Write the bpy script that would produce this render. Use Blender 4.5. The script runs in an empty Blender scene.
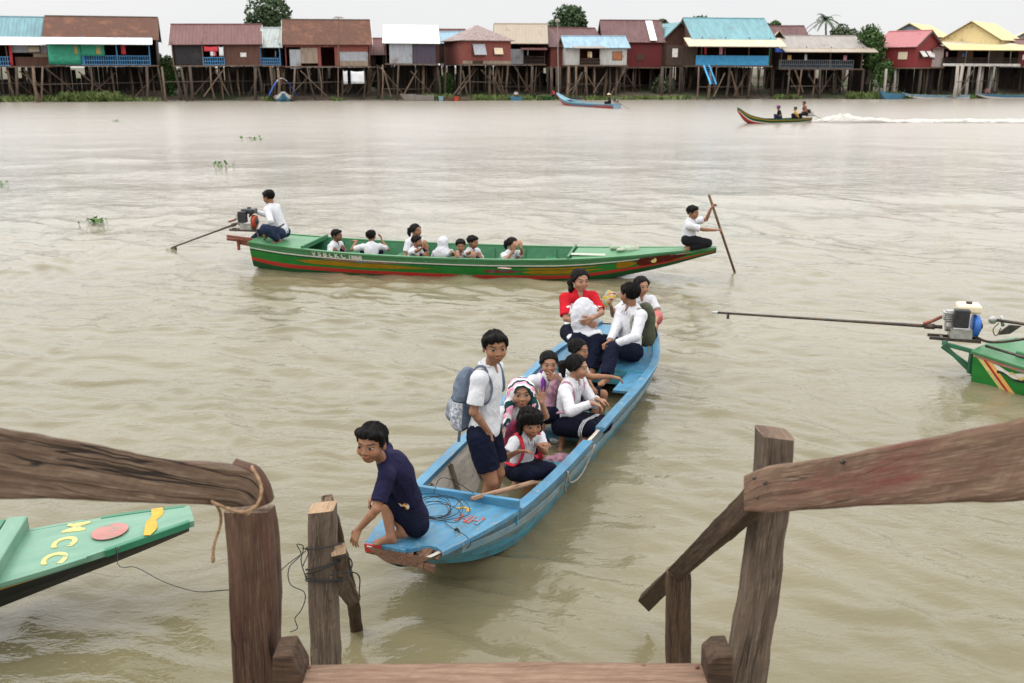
import bpy, math, random
import numpy as np
from mathutils import Matrix, Vector
random.seed(7); RNG = np.random.default_rng(11)
C = bpy.context.scene.collection
R = math.radians

# ------------------------------------------------------------------ camera
CH, CF = 3.35, 996.0
TH = math.atan(274 / CF); CC, CS = math.cos(TH), math.sin(TH)
A = lambda *p: np.array(p, float)
def at(px, py, z):            # pixel -> point at height z
    dz = -CS + (341.5 - py) / CF * CC; t = (z - CH) / dz
    return A((px - 512) / CF * t, t * (CC + (341.5 - py) / CF * CS), z)
def P(px, py, Y):             # pixel -> point at distance Y
    k = CC + (341.5 - py) / CF * CS; t = Y / k
    return A((px - 512) / CF * t, Y, CH + t * (-CS + (341.5 - py) / CF * CC))

cam = bpy.data.objects.new('camera', bpy.data.cameras.new('camera')); C.objects.link(cam)
cam.location = (0, 0, CH); cam.rotation_euler = (math.pi / 2 - TH, 0, 0)
cam.data.sensor_width = 36; cam.data.lens = CF / 1024 * 36
cam.data.clip_start = 0.05; cam.data.clip_end = 6000
cam.data.dof.use_dof = True; cam.data.dof.focus_distance = 6.6; cam.data.dof.aperture_fstop = 5.0
bpy.context.scene.camera = cam

# ------------------------------------------------------------------ node helpers
class G:
    def __init__(s, nt): s.nt = nt; s.L = nt.links
    def n(s, t, props=None, **inp):
        nd = s.nt.nodes.new('ShaderNode' + t)
        for k, v in (props or {}).items(): setattr(nd, k, v)
        for k, v in inp.items():
            k = int(k[1:]) if k[0] == '_' else k.replace('_', ' ')
            s.set(nd.inputs[k], v)
        return nd
    def set(s, sock, v):
        if isinstance(v, bpy.types.NodeSocket): s.L.new(v, sock)
        elif isinstance(v, bpy.types.Node): s.L.new(v.outputs[0], sock)
        elif isinstance(v, tuple) and len(v) == 3 and sock.type == 'RGBA': sock.default_value = (*v, 1)
        else: sock.default_value = v
    def m(s, op, a, b=None, c=None):
        nd = s.nt.nodes.new('ShaderNodeMath'); nd.operation = op
        for i, v in enumerate((a, b, c)):
            if v is not None: s.set(nd.inputs[i], v)
        return nd.outputs[0]
    def v(s, op, a, b=None):
        nd = s.nt.nodes.new('ShaderNodeVectorMath'); nd.operation = op
        s.set(nd.inputs[0], a)
        if b is not None: s.set(nd.inputs[1], b)
        return nd.outputs[0]
    def mix(s, f, a, b, blend='MIX'):
        nd = s.nt.nodes.new('ShaderNodeMix'); nd.data_type = 'RGBA'; nd.blend_type = blend
        s.set(nd.inputs[0], f); s.set(nd.inputs[6], a); s.set(nd.inputs[7], b)
        return nd.outputs[2]
    def rng(s, x, a, b, lo=0., hi=1.):
        nd = s.nt.nodes.new('ShaderNodeMapRange'); nd.interpolation_type = 'SMOOTHSTEP'
        for i, v in enumerate((x, a, b, lo, hi)): s.set(nd.inputs[i], v)
        return nd.outputs[0]
    def noise(s, vec, sc, det=4, rough=.55, dist=0.):
        return s.n('TexNoise', Vector=vec, Scale=sc, Detail=float(det), Roughness=rough, Distortion=dist).outputs[0]
    def attr(s, name, o=1): return s.n('Attribute', {'attribute_name': name}).outputs[o]
    def sep(s, v): return s.n('SeparateXYZ', Vector=v).outputs

MATS = {}
def newmat(name):
    m = bpy.data.materials.new(name); m.use_nodes = True
    g = G(m.node_tree); b = m.node_tree.nodes['Principled BSDF']
    MATS[name] = m
    return m, g, b
def coords(g, stretch=(1, 1, 1), rand=True):
    v = g.attr('lc')
    if rand:
        r = g.n('ObjectInfo').outputs['Random']
        v = g.v('ADD', v, g.n('CombineXYZ', X=g.m('MULTIPLY', r, 3.7), Y=g.m('MULTIPLY', r, 7.1), Z=g.m('MULTIPLY', r, 5.3)).outputs[0])
    if stretch != (1, 1, 1): v = g.v('MULTIPLY', v, stretch)
    return v
def pmat(name, c1, c2=None, rough=.6, ns=4., stretch=(1, 1, 1), lo=.35, hi=.65, bump=0., bs=30., bstretch=None,
         c3=None, c3s=1.2, c3lo=.55, c3hi=.62, metal=0., spec=.4, det=5, rib=None, bdist=.01):
    if name in MATS: return MATS[name]
    m, g, b = newmat(name)
    v = coords(g, stretch); v0 = coords(g)
    col = c1
    if c2: col = g.mix(g.rng(g.noise(v, ns, det), lo, hi), c1, c2)
    if c3: col = g.mix(g.rng(g.noise(v0, c3s, 6, .65), c3lo, c3hi), col, c3)
    g.set(b.inputs['Base Color'], col)
    b.inputs['Roughness'].default_value = rough; b.inputs['Metallic'].default_value = metal
    b.inputs['Specular IOR Level'].default_value = spec
    if bump or rib:
        h = 0.
        if bump: h = g.m('MULTIPLY', g.noise(v if bstretch is None else coords(g, bstretch), bs, 4), bump)
        if rib:   # corrugation along an lc axis: (axis, period)
            x = g.sep(g.attr('lc'))[rib[0]]
            h = g.m('ADD', h, g.m('MULTIPLY', g.m('SINE', g.m('MULTIPLY', x, 6.2832 / rib[1])), rib[2]))
        g.set(b.inputs['Normal'], g.n('Bump', Height=h, Strength=1., Distance=bdist).outputs[0])
    return m

# ------------------------------------------------------------------ objects and tags
def link(o, parent=None):
    C.objects.link(o)
    if parent is not None: o.parent = parent
    return o
def tag(o, label=None, cat=None, group=None, kind=None):
    if label: o['label'] = label
    if cat: o['category'] = cat
    if group: o['group'] = group
    if kind: o['kind'] = kind
    return o
def thing(name, label, cat, loc=(0, 0, 0), rz=0., group=None):
    o = link(bpy.data.objects.new(name, None)); o.location = tuple(loc); o.rotation_euler = (0, 0, rz)
    o.empty_display_size = .1
    return tag(o, label, cat, group)
def unit(v):
    v = np.asarray(v, float); return v / (np.linalg.norm(v) + 1e-12)
def perp(d, ref=(0, 0, 1)):
    d = unit(d); r = np.asarray(ref, float)
    if abs(d @ unit(r)) > .98: r = A(0, 1, 0)
    x = unit(np.cross(d, r)); return x, np.cross(x, d)

class MB:
    """collects shapes, links them as ONE mesh object"""
    def __init__(s): s.v = []; s.f = []; s.mi = []; s.lc = []; s.m = 0
    def add(s, vs, fs, lcs=None):
        o = len(s.v); s.v += [tuple(map(float, p)) for p in vs]
        s.lc += [tuple(map(float, p)) for p in (vs if lcs is None else lcs)]
        s.f += [tuple(i + o for i in f) for f in fs]; s.mi += [s.m] * len(fs)
        return s
    def frame(s, o, ax, ay, az, lo, hi):
        o = np.asarray(o, float); vs = []; lc = []
        off = RNG.random(3) * 20
        for z in (lo[2], hi[2]):
            for y in (lo[1], hi[1]):
                for x in (lo[0], hi[0]):
                    vs.append(o + x * ax + y * ay + z * az); lc.append(A(x, y, z) + off)
        return s.add(vs, [(0, 2, 3, 1), (4, 5, 7, 6), (0, 1, 5, 4), (2, 6, 7, 3), (0, 4, 6, 2), (1, 3, 7, 5)], lc)
    def box(s, lo, hi, rz=0., o=(0, 0, 0)):
        c, n = math.cos(rz), math.sin(rz)
        return s.frame(o, A(c, n, 0), A(-n, c, 0), A(0, 0, 1), lo, hi)
    def cbox(s, c, size, ax=None):
        h = np.asarray(size) / 2
        ax = np.eye(3) if ax is None else ax
        return s.frame(c, ax[0], ax[1], ax[2], -h, h)
    def beam(s, p, q, w, h, ref=(0, 0, 1)):      # lc x = along
        p, q = np.asarray(p, float), np.asarray(q, float); d = unit(q - p); x, z = perp(d, ref)
        return s.frame(p, d, x, z, (0, -w / 2, -h / 2), (np.linalg.norm(q - p), w / 2, h / 2))
    def tube(s, pts, r, n=8, cap=True):
        pts = [np.asarray(p, float) for p in pts]; k = len(pts)
        r = [r] * k if np.isscalar(r) else list(np.interp(np.linspace(0, 1, k), np.linspace(0, 1, len(r)), r))
        vs = []; lc = []; L = 0; pz = None
        for i, p in enumerate(pts):
            d = unit(pts[min(i + 1, k - 1)] - pts[max(i - 1, 0)])
            if pz is None: x, z = perp(d)
            else: z = unit(pz - d * (pz @ d)); x = np.cross(d, z)
            pz = z
            if i: L += np.linalg.norm(p - pts[i - 1])
            for j in range(n):
                a = 2 * math.pi * j / n
                vs.append(p + r[i] * (math.cos(a) * x + math.sin(a) * z)); lc.append((L, r[i] * math.cos(a), r[i] * math.sin(a)))
        fs = [(i * n + j, i * n + (j + 1) % n, (i + 1) * n + (j + 1) % n, (i + 1) * n + j) for i in range(k - 1) for j in range(n)]
        if cap: fs += [tuple(range(n))[::-1], tuple((k - 1) * n + j for j in range(n))]
        return s.add(vs, fs, lc)
    def poly(s, pts, lcs=None): return s.add(pts, [tuple(range(len(pts)))], lcs)
    def prism(s, pts, d):                          # closed polygon extruded by vector d
        pts = [np.asarray(p, float) for p in pts]; n = len(pts); d = np.asarray(d, float)
        return s.add(pts + [p + d for p in pts], [tuple(range(n))[::-1], tuple(range(n, 2 * n))] +
                     [(i, (i + 1) % n, n + (i + 1) % n, n + i) for i in range(n)])
    def sphere(s, c, r, nu=12, nv=8, ax=None):
        r = (r, r, r) if np.isscalar(r) else r; ax = np.eye(3) if ax is None else ax
        c = np.asarray(c, float); vs = [c - r[2] * ax[2]]
        for i in range(1, nv):
            t = math.pi * i / nv - math.pi / 2
            for j in range(nu):
                a = 2 * math.pi * j / nu
                vs.append(c + r[0] * math.cos(t) * math.cos(a) * ax[0] + r[1] * math.cos(t) * math.sin(a) * ax[1] + r[2] * math.sin(t) * ax[2])
        vs.append(c + r[2] * ax[2]); top = len(vs) - 1
        fs = [(0, 1 + (j + 1) % nu, 1 + j) for j in range(nu)]
        for i in range(nv - 2):
            fs += [(1 + i * nu + j, 1 + i * nu + (j + 1) % nu, 1 + (i + 1) * nu + (j + 1) % nu, 1 + (i + 1) * nu + j) for j in range(nu)]
        b = 1 + (nv - 2) * nu
        fs += [(b + j, b + (j + 1) % nu, top) for j in range(nu)]
        return s.add(vs, fs)
    def grid(s, rows, lcs=None, closed=False):
        n = len(rows[0]); vs = [p for r in rows for p in r]
        lc = None if lcs is None else [p for r in lcs for p in r]
        k = n if closed else n - 1
        return s.add(vs, [(i * n + j, i * n + (j + 1) % n, (i + 1) * n + (j + 1) % n, (i + 1) * n + j) for i in range(len(rows) - 1) for j in range(k)], lc)
    def build(s, name, mats, parent=None, smooth=False, bevel=0., o=None, seg=2, fix=True):
        """o: world origin to subtract (when vertices are in world space)"""
        mats = mats if isinstance(mats, (list, tuple)) else [mats]
        v = np.array(s.v, float)
        if o is not None: v = v - np.asarray(o, float)
        ob = mesh_obj(name, v, s.f, mats, s.lc, parent, smooth, s.mi, fix)
        if bevel:
            b = ob.modifiers.new('bevel', 'BEVEL'); b.width = bevel; b.segments = seg; b.limit_method = 'ANGLE'; b.angle_limit = R(40)
        return ob
def mesh_obj(name, v, f, mats, lc=None, parent=None, smooth=True, mi=None, fix=False, hc=None):
    me = bpy.data.meshes.new(name)
    if isinstance(f, np.ndarray):
        n = len(f); k = f.shape[1]
        me.vertices.add(len(v)); me.vertices.foreach_set('co', np.asarray(v, np.float32).ravel())
        me.loops.add(n * k); me.loops.foreach_set('vertex_index', f.astype(np.int32).ravel())
        me.polygons.add(n); me.polygons.foreach_set('loop_start', np.arange(0, n * k, k, dtype=np.int32))
        me.update(calc_edges=True)
    else:
        me.from_pydata([tuple(p) for p in v], [], f)
    if fix:
        import bmesh
        bm = bmesh.new(); bm.from_mesh(me); bmesh.ops.recalc_face_normals(bm, faces=bm.faces); bm.to_mesh(me); bm.free()
    for m in mats: me.materials.append(m)
    if mi is not None and len(mats) > 1: me.polygons.foreach_set('material_index', np.asarray(mi, np.int32))
    me.polygons.foreach_set('use_smooth', np.full(len(me.polygons), bool(smooth)))
    for nm, dat in (('lc', v if lc is None else lc), ('hc', hc)):
        if dat is None: continue
        at_ = me.attributes.new(nm, 'FLOAT_VECTOR', 'POINT'); at_.data.foreach_set('vector', np.asarray(dat, np.float32).ravel())
    me.update()
    return link(bpy.data.objects.new(name, me), parent)

def vnoise(p, seed=0):     # smooth value noise in [-1,1]
    p = np.asarray(p, float); i = np.floor(p).astype(np.int64); f = p - i; f = f * f * (3 - 2 * f)
    def h(dx, dy, dz):
        n = (i[:, 0] + dx) * 374761393 + (i[:, 1] + dy) * 668265263 + (i[:, 2] + dz) * 2147483647 + seed * 974634777
        n = (n ^ (n >> 13)) * 1274126177; n = n ^ (n >> 16)
        return (n & 0xffff) / 32767.5 - 1
    r = 0
    for dx in (0, 1):
        for dy in (0, 1):
            for dz in (0, 1):
                r = r + h(dx, dy, dz) * (f[:, 0] if dx else 1 - f[:, 0]) * (f[:, 1] if dy else 1 - f[:, 1]) * (f[:, 2] if dz else 1 - f[:, 2])
    return r
def crom(xs, ys, n):       # Catmull-Rom resample of key values
    xs = np.asarray(xs, float); ys = np.asarray(ys, float); t = np.linspace(xs[0], xs[-1], n)
    m = np.gradient(ys, xs, axis=0); k = np.clip(np.searchsorted(xs, t, 'right') - 1, 0, len(xs) - 2)
    h = xs[k + 1] - xs[k]; u = (t - xs[k]) / h
    if ys.ndim == 2: u_, h_ = u[:, None], h[:, None]
    else: u_, h_ = u, h
    y = (2 * u_**3 - 3 * u_**2 + 1) * ys[k] + (u_**3 - 2 * u_**2 + u_) * h_ * m[k] + (-2 * u_**3 + 3 * u_**2) * ys[k + 1] + (u_**3 - u_**2) * h_ * m[k + 1]
    return t, y
def curve_pts(pts, n):
    pts = np.array(pts, float); d = np.r_[0, np.cumsum(np.linalg.norm(np.diff(pts, axis=0), axis=1))]
    return crom(d, pts, n)[1]
# ------------------------------------------------------------------ signed distance bodies
class SDF:
    def __init__(s): s.ops = []
    def cap(s, a, b, ra, rb=None, k=.012, flat=False, flata=False):
        s.ops.append(('cap', np.asarray(a, float), np.asarray(b, float), ra, ra if rb is None else rb, k, flat, flata)); return s
    def ell(s, c, r, ax=None, k=.02):
        s.ops.append(('ell', np.asarray(c, float), np.asarray(r, float), np.eye(3) if ax is None else np.asarray(ax), k)); return s
    def cut_ell(s, c, r, ax=None, k=.01):
        s.ops.append(('cell', np.asarray(c, float), np.asarray(r, float), np.eye(3) if ax is None else np.asarray(ax), k)); return s
    def cut(s, p, n, k=.004): s.ops.append(('cut', np.asarray(p, float), unit(n), k)); return s   # removes the side n points to
    def mesh(s, h):
        lo = np.full(3, 1e9); hi = -lo
        for o in s.ops:
            if o[0] == 'cap':
                r = max(o[3], o[4])
                lo = np.minimum(lo, np.minimum(o[1], o[2]) - r); hi = np.maximum(hi, np.maximum(o[1], o[2]) + r)
            elif o[0] == 'ell':
                r = max(o[2]); lo = np.minimum(lo, o[1] - r); hi = np.maximum(hi, o[1] + r)
        lo = lo - .03 - 2 * h; hi = hi + .03 + 2 * h
        n = np.ceil((hi - lo) / h).astype(int) + 1
        F = np.full(n, .5, np.float32)
        gx = [lo[i] + h * np.arange(n[i]) for i in range(3)]
        for o in s.ops:
            if o[0] == 'cut':
                d = ((gx[0][:, None, None] - o[1][0]) * o[2][0] + (gx[1][None, :, None] - o[1][1]) * o[2][1] + (gx[2][None, None, :] - o[1][2]) * o[2][2]).astype(np.float32)
                F = np.maximum(F, d); continue
            if o[0] == 'cap':
                pad = max(o[3], o[4]) + o[5] + 2.5 * h
                l, u = np.minimum(o[1], o[2]) - pad, np.maximum(o[1], o[2]) + pad
            else:
                pad = max(o[2]) + o[4] + 2.5 * h; l, u = o[1] - pad, o[1] + pad
            a = np.clip(np.floor((l - lo) / h).astype(int), 0, n); b = np.clip(np.ceil((u - lo) / h).astype(int) + 1, 0, n)
            if (b <= a).any(): continue
            sl = tuple(slice(a[i], b[i]) for i in range(3))
            X = gx[0][sl[0]][:, None, None]; Y = gx[1][sl[1]][None, :, None]; Z = gx[2][sl[2]][None, None, :]
            if o[0] == 'cap':
                pa = (X - o[1][0], Y - o[1][1], Z - o[1][2]); ba = o[2] - o[1]; q = ba @ ba + 1e-12
                t = np.clip((pa[0] * ba[0] + pa[1] * ba[1] + pa[2] * ba[2]) / q, 0, 1)
                d = np.sqrt((pa[0] - t * ba[0])**2 + (pa[1] - t * ba[1])**2 + (pa[2] - t * ba[2])**2) - (o[3] + (o[4] - o[3]) * t)
                if o[6] or o[7]:
                    L = math.sqrt(q); x = (pa[0] * ba[0] + pa[1] * ba[1] + pa[2] * ba[2]) / L
                    if o[6]: d = np.maximum(d, x - L)
                    if o[7]: d = np.maximum(d, -x)
                k = o[5]
            else:
                c, r, ax, k = o[1:5]
                x, y, z = X - c[0], Y - c[1], Z - c[2]
                p = [x * e[0] + y * e[1] + z * e[2] for e in ax]
                k0 = np.sqrt((p[0] / r[0])**2 + (p[1] / r[1])**2 + (p[2] / r[2])**2)
                k1 = np.sqrt((p[0] / r[0]**2)**2 + (p[1] / r[1]**2)**2 + (p[2] / r[2]**2)**2) + 1e-9
                d = k0 * (k0 - 1) / k1
            f = F[sl]
            if o[0] == 'cell':
                d = -d; w = np.clip(.5 - .5 * (f - d) / k, 0, 1) if False else np.clip(.5 + .5 * (f - d) / k, 0, 1)
                F[sl] = d + (f - d) * w + k * w * (1 - w)
            else:
                w = np.clip(.5 + .5 * (f - d) / k, 0, 1)
                F[sl] = f + (d - f) * w - k * w * (1 - w)
        return surface_nets(F, lo, h)
def surface_nets(F, lo, h):
    S = F < 0; n = F.shape
    cnt = np.zeros((n[0] - 1, n[1] - 1, n[2] - 1), np.int8)
    offs = [(i, j, k) for i in (0, 1) for j in (0, 1) for k in (0, 1)]
    sl = lambda o: tuple(slice(o[i], n[i] - 1 + o[i]) for i in range(3))
    for o in offs: cnt += S[sl(o)]
    I = np.argwhere((cnt > 0) & (cnt < 8))
    idx = np.full(cnt.shape, -1, np.int32); idx[I[:, 0], I[:, 1], I[:, 2]] = np.arange(len(I))
    V = {o: F[I[:, 0] + o[0], I[:, 1] + o[1], I[:, 2] + o[2]] for o in offs}
    pos = np.zeros((len(I), 3)); num = np.zeros(len(I))
    for a in offs:
        for ax in range(3):
            if a[ax]: continue
            b = list(a); b[ax] = 1; b = tuple(b)
            m = (V[a] < 0) != (V[b] < 0); t = np.where(m, V[a] / np.where(m, V[a] - V[b], 1), 0)
            p = np.repeat(np.array([a], float), len(I), 0); p[:, ax] += t
            pos += p * m[:, None]; num += m
    v = lo + h * (I + pos / num[:, None])
    quads = []
    for ax in range(3):
        b, c = (ax + 1) % 3, (ax + 2) % 3
        s0 = [slice(1, n[i] - 1) for i in range(3)]; s0[ax] = slice(0, n[ax] - 1); s1 = list(s0); s1[ax] = slice(1, n[ax])
        A0, A1 = S[tuple(s0)], S[tuple(s1)]
        E = np.argwhere(A0 != A1)
        if not len(E): continue
        flip = A0[E[:, 0], E[:, 1], E[:, 2]]
        for i in range(3):
            if i != ax: E[:, i] += 1
        def cell(db, dc):
            q = E.copy(); q[:, b] += db; q[:, c] += dc; return idx[q[:, 0], q[:, 1], q[:, 2]]
        q = np.stack([cell(-1, -1), cell(0, -1), cell(0, 0), cell(-1, 0)], 1)
        q[~flip] = q[~flip][:, ::-1]
        quads.append(q)
    return v, np.concatenate(quads)
def vnormals(v, q):
    fn = np.cross(v[q[:, 2]] - v[q[:, 0]], v[q[:, 3]] - v[q[:, 1]]); N = np.zeros_like(v)
    for i in range(4): np.add.at(N, q[:, i], fn)
    return N / (np.linalg.norm(N, axis=1, keepdims=True) + 1e-12)
def sdf_obj(S, name, mat, parent, h, o, frame=None, hc=None, wr=0., wrs=.07, seed=0, wst=(1, 1, 1)):
    v, q = S.mesh(h)
    if wr:
        N = vnormals(v, q); p = (v @ np.array(frame[1]).T if frame else v) * np.array(wst) / wrs
        a = vnoise(p + 3.1, seed); b = vnoise(p * 2.1 + 11 + a[:, None], seed + 1)
        v = v + N * ((-np.abs(a) * 1.3 + .4) * wr + b * wr * .5)[:, None]
    lc = (v - frame[0]) @ np.array(frame[1]).T if frame else v
    hv = (v - hc[0]) @ np.array(hc[1]).T / hc[2] if hc else None
    return mesh_obj(name, v - np.asarray(o), q, [mat], lc, parent, True, hc=hv)
# ------------------------------------------------------------------ people: materials
def M_skin(name, base):
    if name in MATS: return MATS[name]
    m, g, b = newmat(name)
    hc = g.attr('hc'); x, y, z = g.sep(hc); ax = g.m('ABSOLUTE', x)
    front = g.m('MULTIPLY', g.m('GREATER_THAN', y, .12), g.m('LESS_THAN', y, .56))
    def ellm(cx, cz, rx, rz, soft=.35, xx=ax, zz=z):
        d = g.m('ADD', g.m('POWER', g.m('DIVIDE', g.m('SUBTRACT', xx, cx), rx), 2.), g.m('POWER', g.m('DIVIDE', g.m('SUBTRACT', zz, cz), rz), 2.))
        return g.m('MULTIPLY', g.rng(d, 1 - soft, 1 + soft, 1, 0), front)
    lc = coords(g)
    n1 = g.noise(lc, 6., 5); n2 = g.noise(lc, 60., 3)
    dark = tuple(c * .78 for c in base); warm = (min(1, base[0] * 1.12), base[1] * .98, base[2] * .92)
    col = g.mix(g.rng(n1, .35, .68), dark, base)
    col = g.mix(g.m('MULTIPLY', ellm(.2, -.13, .14, .12, .9), .35), col, warm)
    # lips, mouth line, nostrils, brows, eyes
    col = g.mix(g.m('MULTIPLY', ellm(0, -.285, .125, .05, .3), .75), col, (base[0] * .85, base[1] * .55, base[2] * .58))
    col = g.mix(g.m('MULTIPLY', ellm(0, -.283, .125, .009, .4), .85), col, (.05, .018, .014))
    col = g.mix(g.m('MULTIPLY', ellm(.036, -.185, .022, .014, .5), .8), col, (.03, .012, .01))
    zb = g.m('ADD', z, g.m('MULTIPLY', g.m('POWER', g.m('SUBTRACT', ax, .15), 2.), 2.2))
    col = g.mix(g.m('MULTIPLY', ellm(.165, .115, .105, .022, .6, zz=zb), .85), col, (.016, .011, .009))
    ze = g.m('SUBTRACT', z, g.m('MULTIPLY', g.m('SUBTRACT', ax, .155), .12))
    lash = ellm(.158, .008, .088, .036, .35, zz=ze)
    col = g.mix(lash, col, (.02, .012, .01))
    white = ellm(.158, .0, .076, .025, .3, zz=ze)
    col = g.mix(white, col, (.36, .31, .27))
    col = g.mix(g.m('MULTIPLY', ellm(.158, .004, .046, .05, .25), white), col, (.014, .008, .006))
    g.set(b.inputs['Base Color'], col)
    g.set(b.inputs['Roughness'], g.m('SUBTRACT', .62, g.m('MULTIPLY', white, .35)))
    b.inputs['Specular IOR Level'].default_value = .25
    b.inputs['Subsurface Weight'].default_value = .08; b.inputs['Subsurface Radius'].default_value = (.012, .005, .003)
    g.set(b.inputs['Normal'], g.n('Bump', Height=n2, Strength=.25, Distance=.0015).outputs[0])
    return m
SKIN = [M_skin('skin_warm_brown', (.27, .132, .074)), M_skin('skin_light_brown', (.345, .185, .115)), M_skin('skin_deep_brown', (.165, .078, .045))]
def M_cloth(name, c, c2=None, rough=.85, ns=9., bump=.5, pattern=None):
    if name in MATS: return MATS[name]
    m, g, b = newmat(name)
    v = coords(g); lcraw = g.attr('lc')
    c2 = c2 or tuple(x * .82 for x in c)
    col = g.mix(g.rng(g.noise(v, ns, 5), .3, .7), c, c2)
    if pattern: col = pattern(g, col, lcraw)
    g.set(b.inputs['Base Color'], col); b.inputs['Roughness'].default_value = rough
    b.inputs['Specular IOR Level'].default_value = .1
    w1 = g.n('TexNoise', Vector=g.v('MULTIPLY', v, (1, 1, .55)), Scale=14., Detail=3., Distortion=1.6).outputs[0]
    h = g.m('ADD', g.m('MULTIPLY', g.m('ABSOLUTE', g.m('SUBTRACT', w1, .5)), -1.6), g.m('MULTIPLY', g.noise(v, 260., 2), .08))
    g.set(b.inputs['Normal'], g.n('Bump', Height=h, Strength=bump, Distance=.02).outputs[0])
    return m
W_SHIRT = M_cloth('white_cotton', (.54, .54, .56), (.48, .48, .505))
NAVY = M_cloth('navy_cotton', (.0035, .0045, .013), (.006, .008, .021))
NAVY_T = None
def pat_print(g, col, lc):     # abstract print on the front of the dark T-shirt
    x, y, z = g.sep(lc)
    inb = g.m('MULTIPLY', g.m('LESS_THAN', g.m('ABSOLUTE', g.m('ADD', x, .078)), .06), g.m('LESS_THAN', g.m('ABSOLUTE', g.m('SUBTRACT', z, .13)), .10))
    inb = g.m('MULTIPLY', inb, g.m('GREATER_THAN', y, -.028))
    n = g.noise(lc, 34., 2); n2 = g.noise(g.v('ADD', lc, (3., 1., 2.)), 26., 2)
    c = g.mix(g.rng(n2, .48, .52), (.75, .72, .68), (.75, .25, .03)); c = g.mix(g.rng(n2, .56, .6), c, (.8, .5, .06))
    return g.mix(g.m('MULTIPLY', inb, g.rng(n, .46, .52)), col, c)
NAVY_T = M_cloth('indigo_tshirt_cotton', (.010, .0095, .029), (.015, .0135, .04), pattern=pat_print)
JEANS = M_cloth('denim', (.022, .034, .066), (.013, .02, .042))
BLACKC = M_cloth('black_cotton', (.012, .012, .014))
def pat_towel(g, col, lc):
    hc = g.attr('hc'); x, y, z = g.sep(hc)
    t = g.m('ADD', g.m('MULTIPLY', y, 1.), g.m('MULTIPLY', g.noise(hc, 2.2, 2), .45))
    t = g.m('ADD', t, g.m('MULTIPLY', z, -.32))
    f = g.m('FRACT', g.m('MULTIPLY', t, 3.3))
    c = g.mix(g.m('GREATER_THAN', f, .36), (.72, .32, .42), (.75, .74, .74))
    return g.mix(g.m('GREATER_THAN', f, .62), c, (.012, .05, .05))
TOWEL = M_cloth('striped_towel', (.7, .4, .45), pattern=pat_towel)
def pat_raglan(g, col, lc):
    x, y, z = g.sep(lc); ax = g.m('ABSOLUTE', x)
    red = g.m('GREATER_THAN', g.m('ADD', g.m('MULTIPLY', g.m('SUBTRACT', z, .36), .8), ax), .115)
    c = g.mix(red, (.8, .79, .8), (.45, .012, .025))
    st = g.m('MULTIPLY', g.m('LESS_THAN', g.m('ABSOLUTE', g.m('SUBTRACT', ax, .165)), .022), g.m('GREATER_THAN', z, .33))
    c = g.mix(st, c, (.72, .62, .6))
    return g.mix(g.m('GREATER_THAN', z, .345), c, (.42, .012, .02))
RAGLAN = M_cloth('red_and_white_jersey', (.6, .02, .03), pattern=pat_raglan)
def pat_skirt(g, col, lc):
    x, y, z = g.sep(lc)
    w = g.m('MULTIPLY', g.m('GREATER_THAN', g.m('SINE', g.m('MULTIPLY', y, 420.)), .1), g.m('MULTIPLY', g.m('GREATER_THAN', y, .225), g.m('LESS_THAN', y, .262)))
    return g.mix(w, col, (.7, .7, .72))
SKIRT = M_cloth('navy_skirt_cotton', (.0035, .0045, .013), pattern=pat_skirt)
REDPINK = M_cloth('pinkish_red_cotton', (.5, .15, .16), (.38, .09, .1))
def M_hair():
    m, g, b = newmat('black_hair')
    hc = g.attr('hc'); x, y, z = g.sep(hc)
    ang = g.n('CombineXYZ', X=g.m('MULTIPLY', g.m('ARCTAN2', x, g.m('ADD', y, .25)), 7.), Y=g.m('MULTIPLY', z, 1.3), Z=g.m('MULTIPLY', y, 1.5)).outputs[0]
    n = g.noise(ang, 5., 4)
    g.set(b.inputs['Base Color'], g.mix(g.rng(n, .35, .7), (.0018, .0015, .0014), (.008, .006, .005)))
    b.inputs['Roughness'].default_value = .55; b.inputs['Specular IOR Level'].default_value = .16
    g.set(b.inputs['Normal'], g.n('Bump', Height=n, Strength=.9, Distance=.02).outputs[0])
    return m
HAIR = M_hair()

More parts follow.
